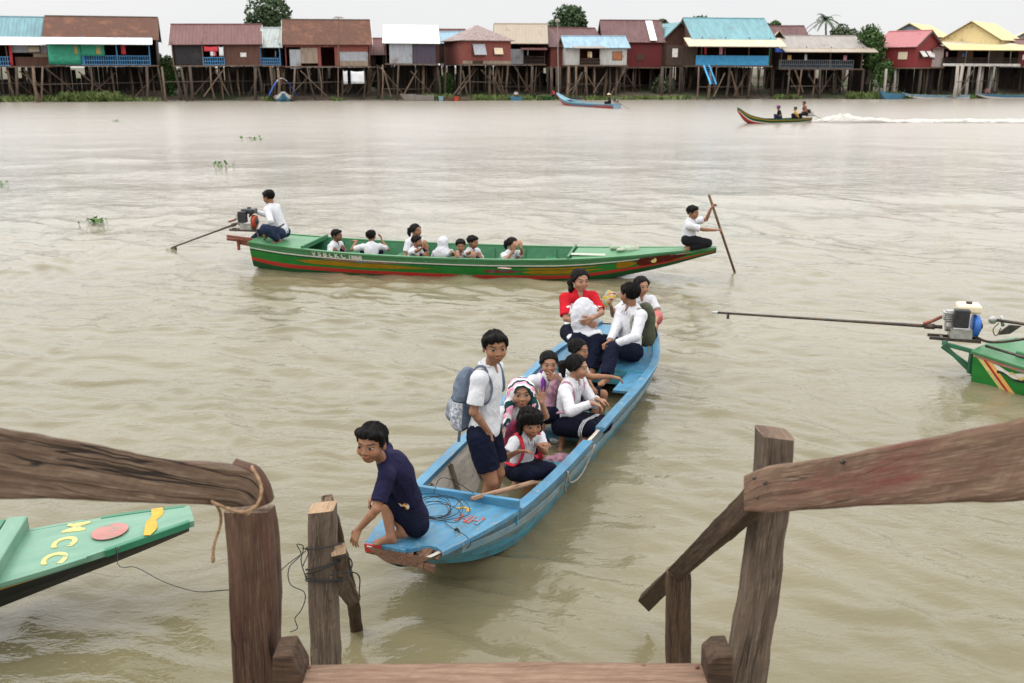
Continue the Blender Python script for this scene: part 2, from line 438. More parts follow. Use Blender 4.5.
# ------------------------------------------------------------------ people: builder
def ik(a, t, l1, l2, hint):
    d = t - a; L = np.linalg.norm(d); u = d / L; L = min(L, (l1 + l2) * .995); L = max(L, abs(l1 - l2) + .02)
    x = (l1 * l1 - l2 * l2 + L * L) / (2 * L); h = math.sqrt(max(l1 * l1 - x * x, 0))
    hp = np.asarray(hint, float); hp = unit(hp - u * (hp @ u))
    return a + u * x + hp * h, a + u * L
def rotv(v, ax, ang):
    ax = unit(ax); return v * math.cos(ang) + np.cross(ax, v) * math.sin(ang) + ax * (ax @ v) * (1 - math.cos(ang))
def add_hand(S, w, d, n, side, hs, curl=.35, spread=.25, fine=1.):
    d = unit(d); n = unit(n - d * (n @ d)); x = np.cross(d, n) * side          # x: thumb side
    offs = (.026, .009, -.009, -.026); ln = (.060, .068, .063, .050)
    for o, l in zip(offs, ln):
        b = w + d * .072 * hs + x * o * hs
        S.cap(w + x * o * .55 * hs + d * .005, b, .0115 * hs, .0105 * hs, .008)
    for i, (o, l) in enumerate(zip(offs, ln)):
        b = w + d * (.072 - abs(o) * .15) * hs + x * o * hs
        dd = unit(d + x * o / .026 * spread * .5)
        c = curl * (1 + .12 * i)
        d1 = dd * math.cos(c) + n * math.sin(c); d2 = dd * math.cos(2.1 * c) + n * math.sin(2.1 * c)
        m = b + d1 * l * .55 * hs
        r = .0082 * hs * fine
        S.cap(b, m, r, r * .9, .003); S.cap(m, m + d2 * l * .5 * hs, r * .9, r * .72, .003)
    t0 = w + d * .018 * hs + x * .02 * hs; t1 = t0 + unit(d * .62 + x * .7 + n * .25) * .036 * hs
    S.cap(t0, t1, .0115 * hs, .0095 * hs, .008); S.cap(t1, t1 + unit(d * .85 + x * .3 + n * (.25 + .4 * curl)) * .032 * hs, .0092 * hs, .0075 * hs, .003)
def person(label, H, pelvis, neck, face, look, hands, feet, shirt=('short', W_SHIRT), lower=('shorts', NAVY), hair='short',
           skin=0, res=.006, loc=None, bend=.02, headc=None, group=None, sh_up=(0, 0), headh=None, shoes=None, roll=0., toes=False, hem=-.03, sleeve=.72, collar=True, seed=0, slen=.95):
    """face: direction the chest faces; hands/feet: [right, left] dicts"""
    pelvis, neck = np.asarray(pelvis, float), np.asarray(neck, float)
    u = unit(neck - pelvis); f = np.asarray(face, float); f = unit(f - u * (f @ u)); r = np.cross(f, u)
    ax3 = np.array([r, f, u]); TL = np.linalg.norm(neck - pelvis)
    fh = unit(A(face[0], face[1], 0)); rh = np.cross(fh, A(0, 0, 1))
    hh = headh or (.122 * H + .043)
    lk = unit(look); hu = A(0, 0, 1) if abs(lk[2]) < .9 else u
    hr = unit(np.cross(lk, hu)); hu = np.cross(hr, lk)
    if roll: hr, hu = rotv(hr, lk, roll), rotv(hu, lk, roll)
    hc_ = (neck + unit(u * .8 + hu * .4) * (.028 * H) + hu * hh * .5 + lk * hh * .10) if headc is None else np.asarray(headc, float)
    hax = np.array([hr, lk, hu]); HF = (hc_, hax, hh)
    hp = lambda x, y, z: hc_ + hh * (x * hr + y * lk + z * hu)
    loc = np.asarray(pelvis if loc is None else loc, float)
    k = H / 1.35
    sh = [neck - u * .038 * H + r * .108 * H * s + A(0, 0, sh_up[i]) for i, s in ((0, 1), (1, -1))]
    hip = [pelvis + rh * .062 * H * s for s in (1, -1)]
    arms = []
    for i, hd in enumerate(hands):
        e, w = ik(sh[i], np.asarray(hd['at'], float), .172 * H, .150 * H, hd.get('el', (0, 0, -1)))
        arms.append((sh[i], e, w))
    legs = []
    for i, ft in enumerate(feet):
        kn, an = ik(hip[i], np.asarray(ft['at'], float), .245 * H, .235 * H, ft.get('kn', tuple(f)))
        legs.append((hip[i], kn, an))
    ab = pelvis + u * TL * .42 - f * bend * .6; ch = pelvis + u * TL * .72 - f * bend
    # ---- body
    S = SDF()
    S.ell(pelvis + u * .02 * H, (.088 * H, .066 * H, .08 * H), ax3, .02)
    S.ell(ab, (.078 * H, .056 * H, .11 * H), ax3, .04)
    S.ell(ch, (.088 * H, .060 * H, .12 * H), ax3, .04)
    S.cap(sh[0], sh[1], .035 * H, k=.03)
    S.cap(neck - u * .03 * H, hp(0, -.12, -.3), .034 * H, .030 * H, .02)
    for i, (s_, e, w) in enumerate(arms):
        m_ = e + (w - e) * .3
        S.cap(s_, e, .030 * H, .0215 * H, .02); S.cap(e, m_, .0215 * H, .0215 * H, .012); S.cap(m_, w, .0215 * H, .0155 * H, .01)
        hd = hands[i]
        d = unit(np.asarray(hd.get('dir', w - e), float)); nn = np.asarray(hd.get('palm', -r * (1 if i == 0 else -1)), float)
        if abs(unit(nn) @ d) > .95: nn = f
        add_hand(S, w + d * .004, d, nn, 1 if i == 0 else -1, k, hd.get('curl', .35), hd.get('spread', .25), max(1., res / .006))
    for i, (h_, kn, an) in enumerate(legs):
        cf = kn + (an - kn) * .32; back = unit(np.cross(np.cross(an - kn, kn - h_) + 1e-6, an - kn))
        S.cap(h_, kn, .056 * H, .036 * H, .02); S.cap(kn, cf, .0345 * H, .034 * H, .012); S.cap(cf, an, .034 * H, .0215 * H, .015)
        t = unit(np.asarray(feet[i].get('toe', fh), float)); lat = unit(np.cross(t, A(0, 0, 1))); upv = np.cross(lat, t)
        heel = an - t * .018 * k - upv * .028 * k; ball = an + t * .088 * k - upv * .036 * k
        S.cap(heel, ball, .024 * k, .019 * k, .015); S.cap(an, ball + upv * .008 * k, .024 * k, .016 * k, .02)
        S.cap(ball - lat * .018 * k, ball + lat * .018 * k, .0155 * k, k=.01)
        if toes:
            inn = -1 if i == 0 else 1
            for j, o in enumerate((.026, .012, 0, -.012, -.023)):
                b0 = ball + lat * o * inn * k - upv * .004
                S.cap(b0, b0 + t * (.034 - .0035 * j) * k, .0105 * k if j == 0 else .0082 * k, .008 * k if j == 0 else .0062 * k, .003)
        else: S.cap(ball, ball + t * .028 * k - upv * .003, .016 * k, .011 * k, .012); S.cap(ball + lat * .014, ball + lat * .012 + t * .022 * k, .013 * k, .009 * k, .012); S.cap(ball - lat * .014, ball - lat * .012 + t * .022 * k, .013 * k, .009 * k, .012)
    # head
    S.ell(hp(0, -.07, .15), hh * A(.375, .43, .345), hax, .01)
    S.ell(hp(0, .1, -.1), hh * A(.322, .30, .36), hax, .015)
    S.ell(hp(0, .2, -.38), hh * A(.15, .14, .11), hax, .02)
    for s in (-1, 1):
        S.ell(hp(.17 * s, .23, -.15), hh * A(.145, .145, .14), hax, .015)
        S.ell(hp(.385 * s, -.03, -.03), hh * A(.035, .085, .13), hax, .006)
        S.ell(hp(.37 * s, -.01, -.12), hh * A(.03, .05, .05), hax, .006)
        S.cut_ell(hp(.155 * s, .47, .0), hh * A(.085, .11, .055), hax, .006)
        S.ell(hp(.158 * s, .315, .0), hh * A(.08, .082, .07), hax, .003)
    S.cap(hp(-.15, .345, .1), hp(.15, .345, .1), .045 * hh, k=.012)
    S.cap(hp(0, .37, .02), hp(0, .43, -.14), .032 * hh, .055 * hh, .008)
    for s in (-1, 1): S.ell(hp(.06 * s, .395, -.155), hh * A(.04, .045, .035), hax, .004)
    S.ell(hp(0, .385, -.265), hh * A(.115, .05, .026), hax, .006); S.ell(hp(0, .38, -.312), hh * A(.095, .05, .03), hax, .006)
    body = sdf_obj(S, 'person', SKIN[skin], None, res, loc, (pelvis, ax3), HF)
    body.location = tuple(loc); tag(body, label, 'person', group)
    cres = max(res, .0065)
    fr = (pelvis, ax3)
    # ---- shirt
    if shirt:
        kind, mat = shirt; T = SDF(); a = .007 * k + .003
        T.ell(pelvis + u * .03 * H, (.094 * H + a, .074 * H + a, .10 * H), ax3, .03)
        T.ell(ab, (.082 * H + a, .063 * H + a, .13 * H), ax3, .05)
        T.ell(ch, (.090 * H + a, .063 * H + a, .125 * H), ax3, .04)
        T.cap(sh[0], sh[1], .035 * H + a, k=.03)
        T.cap(neck - u * .02 * H, neck + u * .012 * H, .042 * H, .036 * H, .015)
        T.cut(pelvis + u * hem * H, -u)
        T.cut_ell(neck + f * .05 * H + u * .02 * H, A(.028, .04, .05) * H, ax3, .006)
        for s_, e, w in arms:
            if kind == 'short':
                end = s_ + (e - s_) * sleeve; T.cap(s_, end, .034 * H + a, .038 * H + a * .6, .022, flat=True)
            else:
                T.cap(s_, e, .036 * H + a, .029 * H + a * .7, .022); T.cap(e, e + (w - e) * .93, .029 * H + a * .7, .022 * H + a * .5, .012, flat=True)
        sh_o = sdf_obj(T, 'shirt', mat, body, cres, loc, fr, HF, wr=.0058 * k, wrs=.055, seed=seed, wst=(1, 1, .6))
        if collar:
            K = SDF()
            pts = [neck + u * .022 * H + .043 * H * (math.cos(t) * f + math.sin(t) * r) - f * .004 for t in np.linspace(.55, 2 * math.pi - .55, 11)]
            for p, q in zip(pts[:-1], pts[1:]): K.cap(p - u * .012 * H, q - u * .012 * H, .0085 * k + .002, k=.006)
            for s in (1, -1):
                p0 = pts[0] if s == 1 else pts[-1]
                K.cap(p0 - u * .012 * H, neck - u * .045 * H + f * .062 * H + r * s * .012 * H, .0085 * k + .002, .006, .006)
                K.cap(p0 - u * .022 * H, neck - u * .042 * H + f * .058 * H + r * s * .045 * H, .009 * k + .001, .005, .008)
            sdf_obj(K, 'collar', mat, sh_o, max(.006, res), loc, fr, HF)
    # ---- lower garment
    kind, mat = lower; T = SDF(); a = .010 * k
    T.ell(pelvis + u * .02 * H, (.092 * H + a, .070 * H + a, .085 * H + a), ax3, .02)
    T.ell(pelvis + u * .07 * H, (.082 * H + a, .060 * H + a, .05 * H), ax3, .02)
    if kind in ('shorts', 'trousers'):
        for h_, kn, an in legs:
            if kind == 'shorts': T.cap(h_, h_ + (kn - h_) * slen, .062 * H + a, .056 * H + a, .03, flat=True)
            else:
                T.cap(h_, kn, .064 * H + a, .046 * H + a, .02); T.cap(kn, kn + (an - kn) * .92, .046 * H + a, .036 * H + a, .015, flat=True)
    else:    # skirt over both legs
        K0, K1 = legs[0][1], legs[1][1]
        for t in (0, .33, .67, 1):
            T.cap(legs[0][0] * (1 - t) + legs[1][0] * t, K0 * (1 - t) + K1 * t, .066 * H + a, .052 * H + a, .03)
            if kind == 'skirt_long':
                an = legs[0][2] * (1 - t) + legs[1][2] * t; kk = K0 * (1 - t) + K1 * t
                T.cap(kk, kk + (an - kk) * .8, .052 * H + a, .055 * H + a, .03, flat=True)
    low_name = {'shorts': 'shorts', 'trousers': 'trousers'}.get(kind, 'skirt')
    sdf_obj(T, low_name, mat, body, cres, loc, fr, HF, wr=.006 * k, wrs=.06, seed=seed + 5)
    # ---- hair
    if hair and hair != 'none':
        K = SDF()
        if hair == 'short':
            K.ell(hp(0, -.085, .165), hh * A(.393, .448, .365), hax, .01)
            K.cap(hp(-.2, .24, .34), hp(.2, .24, .36), .085 * hh, .08 * hh, .03)
            K.cut(hp(0, 0, .035), hu * -.80 + lk * .60)
            for s in (-1, 1): K.cap(hp(.33 * s, .08, .26), hp(.36 * s, .07, .06), .075 * hh, .02 * hh, .03)
            amp = .055
        elif hair == 'fringe':
            K.ell(hp(0, -.085, .16), hh * A(.43, .47, .40), hax, .01)
            K.cut(hp(0, 0, -.03), hu * -.80 + lk * .60)
            for t in np.linspace(-.3, .3, 7): K.cap(hp(t * .9, .27 - abs(t) * .3, .38), hp(t * 1.05, .40 - abs(t) * .35, .15 + .03 * math.sin(t * 31)), .06 * hh, .03 * hh, .02)
            for s in (-1, 1): K.cap(hp(.37 * s, .06, .25), hp(.385 * s, .02, -.35), .07 * hh, .05 * hh, .03)
            K.cap(hp(0, -.4, .1), hp(0, -.42, -.4), .2 * hh, .14 * hh, .05); K.cap(hp(-.2, -.3, 0), hp(-.2, -.3, -.42), .16 * hh, .12 * hh, .05); K.cap(hp(.2, -.3, 0), hp(.2, -.3, -.42), .16 * hh, .12 * hh, .05)
            amp = .05
        else:      # tied back
            K.ell(hp(0, -.085, .16), hh * A(.405, .455, .375), hax, .01)
            K.cut(hp(0, 0, .03), hu * -.72 + lk * .70)
            for s in (-1, 1): K.cap(hp(.33 * s, .17, .2), hp(.39 * s, -.02, .02), .05 * hh, .04 * hh, .03)
            if hair == 'ponytail':
                pts = [hp(0, -.5, .12), hp(0, -.66, .05), hp(.02, -.68, -.2), hp(.03, -.6, -.5)]
                for p, q, a_, b_ in zip(pts[:-1], pts[1:], (.1, .14, .13), (.14, .13, .05)): K.cap(p, q, a_ * hh, b_ * hh, .02)
            elif hair == 'sidetail':
                pts = [hp(.2, -.42, .0), hp(.36, -.36, -.2), hp(.4, -.2, -.45), hp(.38, -.1, -.75)]
                for p, q, a_, b_ in zip(pts[:-1], pts[1:], (.1, .12, .1), (.12, .1, .04)): K.cap(p, q, a_ * hh, b_ * hh, .02)
            amp = .035
        v, q = K.mesh(max(res * .85, .0042)); N = vnormals(v, q); hv = (v - hc_) @ hax.T / hh
        ang = np.arctan2(hv[:, 0], hv[:, 1] + .25)
        pn = np.stack([ang * 5, hv[:, 2] * 2.2, hv[:, 1] * 2.5], 1)
        d = vnoise(pn, seed) * amp * .7 + vnoise(pn * 2.7 + 5, seed + 3) * amp * .6 + vnoise(pn * A(5.5, 2., 4.) + 2, seed + 8) * amp * .5
        v = v + N * (np.maximum(d + .018, -.010) * hh)[:, None] - hu * (np.abs(vnoise(pn * 3.1 + 9, seed + 4)) * amp * .9 * hh * (hv[:, 2] < .3))[:, None]
        mesh_obj('hair', v - loc, q, [HAIR], hv * hh, body, True, hc=hv)
    body['_f'] = 0; del body['_f']
    return dict(body=body, arms=arms, legs=legs, hp=hp, hax=hax, hh=hh, HF=HF, u=u, f=f, r=r, sh=sh, neck=neck, pelvis=pelvis, loc=loc, fr=fr, ch=ch)
# ------------------------------------------------------------------ world and light
w = bpy.data.worlds.new('World'); bpy.context.scene.world = w; w.use_nodes = True
g = G(w.node_tree); bgn = w.node_tree.nodes['Background']
sky = g.n('TexSky', {'sky_type': 'NISHITA', 'sun_disc': False, 'sun_elevation': R(55), 'sun_rotation': R(-75), 'air_density': 1.2, 'dust_density': 3.})
tc = g.n('TexCoord').outputs['Generated']
cn = g.noise(g.v('MULTIPLY', tc, (1, 1, 2.6)), 2.2, 6, .55)
cloud = g.mix(g.rng(cn, .3, .72), (9.05, 9.1, 9.22), (9.5, 9.5, 9.55))
el = g.m('POWER', g.m('MAXIMUM', g.m('SUBTRACT', g.sep(tc)[2], .085), 0.), .45)           # an overcast sky is brighter overhead than at the horizon
cloud = g.mix(1., cloud, g.n('CombineXYZ', X=g.m('ADD', 1., g.m('MULTIPLY', el, 2.2)), Y=g.m('ADD', 1., g.m('MULTIPLY', el, 2.2)), Z=g.m('ADD', 1., g.m('MULTIPLY', el, 2.17))).outputs[0], 'MULTIPLY')
g.set(bgn.inputs['Color'], g.mix(.93, sky.outputs[0], cloud)); bgn.inputs['Strength'].default_value = .1
sun = bpy.data.lights.new('sun', 'SUN'); sun.energy = 1.0; sun.angle = R(25); sun.color = (1, .96, .9)
so = bpy.data.objects.new('sun', sun); C.objects.link(so)
so.rotation_euler = Vector((.55, -.10, -.82)).to_track_quat('-Z', 'Y').to_euler()   # high, from the left
sc = bpy.context.scene
sc.view_settings.view_transform = 'Standard'; sc.view_settings.look = 'None'; sc.view_settings.exposure = 0.0; sc.view_settings.gamma = 1
sc.cycles.use_denoising = True; sc.cycles.max_bounces = 6; sc.cycles.transparent_max_bounces = 8

# ------------------------------------------------------------------ water
def water():
    rows = [-5.]
    while rows[-1] < 900:
        y = rows[-1]; rows.append(y + (.2 if y < 2 else .032 if y < 13 else max(.032, (y - 9.5) * .0095)))
    ys = np.array(rows); tn = np.linspace(-1.25, 1.25, 900); tn = .45 * tn + .55 * np.sign(tn) * np.abs(tn)**1.7 * 1.25**-.7
    X = (ys[:, None] + 7) * tn[None, :]; Y = np.repeat(ys[:, None], len(tn), 1)
    gs = np.maximum(np.gradient(ys)[:, None] * np.ones_like(X), (ys[:, None] + 7) * np.gradient(tn)[None, :])
    p = np.stack([X.ravel(), Y.ravel(), np.zeros(X.size)], 1)
    wx = (vnoise(p * .55, 1) * .45 + vnoise(p * 1.7, 2) * .12).reshape(X.shape); wy = (vnoise(p * .55, 3) * .45 + vnoise(p * 1.7, 4) * .12).reshape(X.shape)
    env = (.8 + .45 * vnoise(p * .23, 8)).reshape(X.shape)
    Z = np.zeros_like(X); r = np.random.default_rng(3)
    for i in range(46):
        lam = .16 * (1.09 ** i) * (1 + .1 * r.random()); th = R(72) + r.normal() * .55     # crests run roughly across the view
        a = .0066 * lam ** .9 * (1.45 if lam < 1. else .30); k = 2 * math.pi / lam; ph = r.random() * 6.28
        fade = np.clip((lam / gs - 3.5) / 4, 0, 1)
        s = np.sin(k * (math.cos(th) * (X + wx) + math.sin(th) * (Y + wy)) + ph)
        Z += a * fade * (s - .18 * np.cos(2 * (k * (math.cos(th) * (X + wx) + math.sin(th) * (Y + wy)) + ph)))
    Z *= env * np.clip(1.25 - Y / 55, .3, 1)
    v = np.stack([X.ravel(), Y.ravel(), Z.ravel()], 1)
    nr, nc = X.shape; I = (np.arange(nr - 1)[:, None] * nc + np.arange(nc - 1)[None, :]).ravel()
    q = np.stack([I, I + 1, I + nc + 1, I + nc], 1)
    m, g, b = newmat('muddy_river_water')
    pos = g.attr('lc')
    n1 = g.noise(g.v('MULTIPLY', pos, (.35, .8, 1)), .55, 5); n2 = g.noise(pos, .06, 4)
    c = g.mix(g.rng(n1, .3, .7), (.125, .108, .058), (.155, .134, .078)); c = g.mix(g.m('MULTIPLY', g.rng(n2, .35, .65), .5), c, (.18, .155, .100))
    cm = c; b.inputs['IOR'].default_value = 1.333
    b.inputs['Specular IOR Level'].default_value = .5
    d = g.n('CameraData').outputs['View Distance'] if False else g.v('LENGTH', pos)
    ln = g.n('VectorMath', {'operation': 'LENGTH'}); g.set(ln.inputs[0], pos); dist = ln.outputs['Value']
    s1 = g.noise(g.v('MULTIPLY', pos, (1, 1.7, 1)), 9., 3, .55, .6)
    s0 = g.noise(g.v('MULTIPLY', pos, (1, 1.5, 1)), 21., 2, .5, .4)
    s2 = g.noise(g.v('MULTIPLY', pos, (.8, 1.7, 1)), 2.4, 4, .6, .5)
    s3 = g.noise(g.v('MULTIPLY', pos, (.5, 1., 1)), 2.4, 4, .6, .3)
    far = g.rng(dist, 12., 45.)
    g.set(b.inputs['Base Color'], g.mix(g.m('MULTIPLY', g.rng(dist, 9., 60.), .9), cm, (.25, .222, .185)))    # bright sky reflection far out, put into the base colour by distance
    h = g.m('ADD', g.m('MULTIPLY', s1, g.m('SUBTRACT', .0075, g.m('MULTIPLY', far, .0055))), g.m('ADD', g.m('MULTIPLY', s2, g.m('ADD', .014, g.m('MULTIPLY', far, .008))), g.m('MULTIPLY', g.m('MULTIPLY', s3, far), .022)))
    h = g.m('ADD', h, g.m('MULTIPLY', s0, g.m('SUBTRACT', .0022, g.m('MULTIPLY', far, .0021))))
    g.set(b.inputs['Roughness'], g.rng(dist, 14., 70., .02, .27))      # wavelets too small to model far out
    g.set(b.inputs['Normal'], g.n('Bump', Height=h, Strength=1., Distance=1.).outputs[0])
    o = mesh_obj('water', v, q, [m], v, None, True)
    tag(o, 'muddy brown river water with soft ripples', kind='structure')
water()

# ------------------------------------------------------------------ paints and woods
def M_wood(name, c1, c2, c3=None, pale=(.36, .26, .18), rough=.8, c3lo=.52, crack=.5, sc=1., palelo=.58):
    if name in MATS: return MATS[name]
    m, g, b = newmat(name)
    v = coords(g); vs = g.v('MULTIPLY', v, (1.6 * sc, 22. * sc, 22. * sc)); vm = g.v('MULTIPLY', v, (1., 4., 4.))
    warp = g.m('MULTIPLY', g.noise(vm, 2.2 * sc, 3), .22)
    gr = g.noise(g.v('ADD', vs, g.n('CombineXYZ', X=0., Y=g.m('MULTIPLY', warp, 5.), Z=g.m('MULTIPLY', warp, 5.)).outputs[0]), 2., 6, .65)
    fine = g.noise(g.v('MULTIPLY', v, (12. * sc, 240. * sc, 240. * sc)), 1., 3)
    col = g.mix(g.rng(gr, .33, .66), c1, c2)
    col = g.mix(g.m('MULTIPLY', g.rng(fine, .5, .75), .55), col, pale)
    if c3: col = g.mix(g.m('MULTIPLY', g.m('MULTIPLY', g.rng(g.noise(vm, 3.1 * sc, 9, .75), c3lo - .03, c3lo + .2), g.rng(gr, .3, .62, .25, 1.)), 1.), col, c3)
    big = g.noise(g.v('ADD', vm, (7., 3., 1.)), 2.3 * sc, 8, .7)
    col = g.mix(g.m('MULTIPLY', g.rng(big, palelo, palelo + .14), .75), col, pale)
    ck = g.noise(g.v('ADD', g.v('MULTIPLY', v, (1.1 * sc, 26. * sc, 26. * sc)), g.n('CombineXYZ', X=0., Y=g.m('MULTIPLY', warp, 7.), Z=2.).outputs[0]), 1., 2)
    crk = g.rng(g.m('ABSOLUTE', g.m('SUBTRACT', ck, .5)), .003, .016, 1, 0)
    crk = g.m('MULTIPLY', crk, g.rng(g.noise(vm, 1.7 * sc, 3), .44, .57))
    saw = g.noise(g.v('ADD', g.v('MULTIPLY', v, (55., 9., 9.)), g.n('CombineXYZ', X=g.m('MULTIPLY', g.sep(v)[1], 40.), Y=0., Z=0.).outputs[0]), 1., 3)
    col = g.mix(g.m('MULTIPLY', g.rng(saw, .45, .7), .28), col, c1)
    spots = g.rng(g.n('TexVoronoi', {'feature': 'F1'}, Vector=g.v('MULTIPLY', v, (.8, 1., 1.)), Scale=9. * sc).outputs[0], .05, .09, 1, 0)
    col = g.mix(g.m('MULTIPLY', spots, .6), col, (.03, .02, .015))
    col = g.mix(g.m('MULTIPLY', crk, crack), col, (.018, .012, .009))
    g.set(b.inputs['Base Color'], col); b.inputs['Roughness'].default_value = rough; b.inputs['Specular IOR Level'].default_value = .25
    h = g.m('ADD', g.m('MULTIPLY', gr, .5), g.m('ADD', g.m('MULTIPLY', fine, .25), g.m('MULTIPLY', crk, -1.2 * crack)))
    g.set(b.inputs['Normal'], g.n('Bump', Height=h, Strength=.8, Distance=.006).outputs[0])
    return m
def M_paint(name, c, c2=None, chip=(.30, .26, .21), chiplo=.60, dirt=(.12, .09, .06), dirtlo=.56, rough=.45, sc=1., st=(1., 3., 3.)):
    if name in MATS: return MATS[name]
    m, g, b = newmat(name)
    v = coords(g); vs = g.v('MULTIPLY', v, st)
    c2 = c2 or tuple(x * .75 for x in c)
    col = g.mix(g.rng(g.noise(vs, 3.5 * sc, 6, .6), .32, .68), c, c2)
    d = g.m('MULTIPLY', g.rng(g.noise(vs, 5.2 * sc, 7, .7), dirtlo, dirtlo + .16), .6); col = g.mix(d, col, dirt)
    ch = g.rng(g.noise(g.v('ADD', g.v('MULTIPLY', v, st), (4., 8., 2.)), 9. * sc, 8, .75), chiplo, chiplo + .04); col = g.mix(ch, col, chip)
    g.set(b.inputs['Base Color'], col); g.set(b.inputs['Roughness'], g.m('ADD', rough, g.m('MULTIPLY', ch, .35)))
    b.inputs['Specular IOR Level'].default_value = .35
    h = g.m('ADD', g.m('MULTIPLY', ch, -.6), g.m('MULTIPLY', g.noise(g.v('MULTIPLY', v, (2., 30., 30.)), 3., 4), .5))
    g.set(b.inputs['Normal'], g.n('Bump', Height=h, Strength=.5, Distance=.004).outputs[0])
    return m
OLDW = M_wood('weathered_brown_timber', (.066, .040, .025), (.150, .098, .064), (.095, .038, .028), (.29, .215, .15), c3lo=.58, crack=1.)
OLDG = M_wood('grey_brown_post_timber', (.050, .034, .024), (.118, .084, .060), None, (.24, .185, .135), crack=1.)
OLDP = M_wood('dark_reddish_post_timber', (.040, .021, .013), (.092, .050, .032), (.065, .022, .017), (.18, .115, .075), c3lo=.5, crack=1., palelo=.62)
OLDW_R = M_wood('weathered_reddish_timber', (.085, .049, .031), (.172, .108, .072), (.125, .038, .031), (.32, .235, .165), c3lo=.47, crack=.9)
OLDW_D = M_wood('dark_wet_timber', (.028, .016, .010), (.072, .042, .024), None, (.15, .10, .062), palelo=.64, crack=.8)
STEPW = M_wood('pinkish_grey_step_timber', (.135, .078, .05), (.215, .137, .093), (.14, .065, .045), (.30, .215, .155), c3lo=.55, crack=.3, sc=1.3)
CUTW = M_wood('pale_cut_end_grain', (.24, .155, .09), (.33, .22, .135), None, (.4, .29, .19), sc=3.)
ROPE_B = pmat('black_cord', (.012, .012, .014), rough=.7)
ROPE_T = pmat('tan_rope', (.32, .2, .11), (.2, .12, .065), rough=.9, ns=60, bump=.6, bs=90)
GREYROPE = pmat('grey_rope', (.3, .28, .25), (.2, .18, .16), rough=.9, ns=60)
BLUE = M_paint('faded_blue_paint', (.035, .150, .265), (.068, .205, .315), chip=(.25, .25, .22), chiplo=.585, dirt=(.06, .12, .14), dirtlo=.48)
BLUE_W = M_paint('worn_pale_blue_paint', (.075, .165, .215), (.15, .215, .235), chip=(.20, .165, .12), chiplo=.555, dirt=(.13, .13, .105), dirtlo=.47)
BLUE_D = M_paint('deep_turquoise_paint', (.04, .20, .28), (.055, .25, .32), chip=(.2, .18, .14), chiplo=.58, dirt=(.05, .07, .06), dirtlo=.47)
INNER = M_wood('grey_white_boat_planks', (.36, .33, .28), (.50, .46, .40), (.2, .17, .13), (.55, .52, .47), c3lo=.5, crack=.7, sc=.8)
INNER_D = M_wood('grimy_boat_floor_planks', (.10, .08, .06), (.19, .155, .115), (.06, .045, .035), (.24, .2, .15), c3lo=.5)
RAWW = M_wood('broken_raw_brown_wood', (.10, .05, .03), (.19, .10, .06), (.05, .025, .018), (.34, .24, .16))
GREEN = M_paint('glossy_green_paint', (.009, .12, .016), (.015, .155, .026), chip=(.12, .2, .1), chiplo=.66, dirt=(.03, .1, .03), dirtlo=.6, rough=.35)
GREEN_D = M_paint('dark_green_hull_paint', (.006, .05, .014), (.01, .07, .02), chip=(.05, .08, .04), chiplo=.68, dirt=(.02, .03, .015), rough=.4)
GREEN_P = M_paint('pale_green_deck_paint', (.040, .155, .06), (.065, .195, .085), chip=(.3, .4, .3), chiplo=.64, dirt=(.08, .2, .1), dirtlo=.56)
GREEN_I = M_paint('inner_green_paint', (.015, .11, .042), (.028, .145, .06), chip=(.2, .3, .2), chiplo=.63, dirt=(.03, .1, .05), dirtlo=.5)
MINT = M_paint('mint_green_deck_paint', (.10, .215, .145), (.135, .255, .18), chip=(.18, .27, .21), chiplo=.63, dirt=(.1, .32, .2), dirtlo=.56, rough=.4)
MINT_D = M_paint('deep_sea_green_paint', (.02, .13, .065), (.03, .17, .09), chip=(.1, .2, .14), chiplo=.64, rough=.4)
YEL = M_paint('yellow_paint', (.52, .29, .012), (.44, .23, .01), chip=(.4, .3, .1), chiplo=.64)
YEL_P = M_paint('pale_yellow_paint', (.52, .43, .15), (.46, .37, .12), chip=(.14, .26, .18), chiplo=.56)
RED = M_paint('red_boat_paint', (.36, .022, .015), (.3, .02, .015), chip=(.2, .06, .04), chiplo=.64)
RED_F = M_paint('faded_red_paint', (.44, .13, .10), (.4, .2, .14), chip=(.15, .4, .5), chiplo=.55)
ORANGE_P = M_paint('orange_red_paint', (.40, .07, .02), (.32, .05, .02), chip=(.06, .2, .3), chiplo=.5)
WHITE_P = M_paint('off_white_paint', (.62, .58, .53), (.55, .5, .46), chip=(.35, .4, .3), chiplo=.6)
BLACK_P = M_paint('black_hull_paint', (.010, .014, .016), (.018, .022, .024), chip=(.06, .06, .06), chiplo=.66)
PINK_P = M_paint('pink_paint', (.36, .15, .13), (.31, .12, .105), chip=(.12, .25, .17), chiplo=.56)
STEEL = pmat('dark_steel', (.05, .048, .045), (.10, .07, .05), rough=.5, metal=.6, ns=14)
RUSTY = pmat('rusty_red_steel', (.24, .06, .035), (.14, .05, .03), rough=.65, ns=18)
ALU = pmat('cast_aluminium', (.45, .44, .42), (.3, .29, .27), rough=.4, metal=.7, ns=12)
BLKPL = pmat('black_plastic', (.014, .014, .016), (.025, .025, .027), rough=.35, ns=10)
BLUEM = pmat('blue_engine_cowl', (.02, .13, .48), (.025, .1, .35), rough=.4, ns=10)
CREAMM = pmat('cream_fuel_tank', (.72, .62, .44), (.62, .52, .36), rough=.4, ns=8)
REDM = pmat('orange_red_engine_cowl', (.42, .06, .018), (.3, .04, .015), rough=.4, ns=8)
GRNM = pmat('green_painted_steel', (.02, .13, .06), (.03, .09, .05), rough=.5, ns=14)

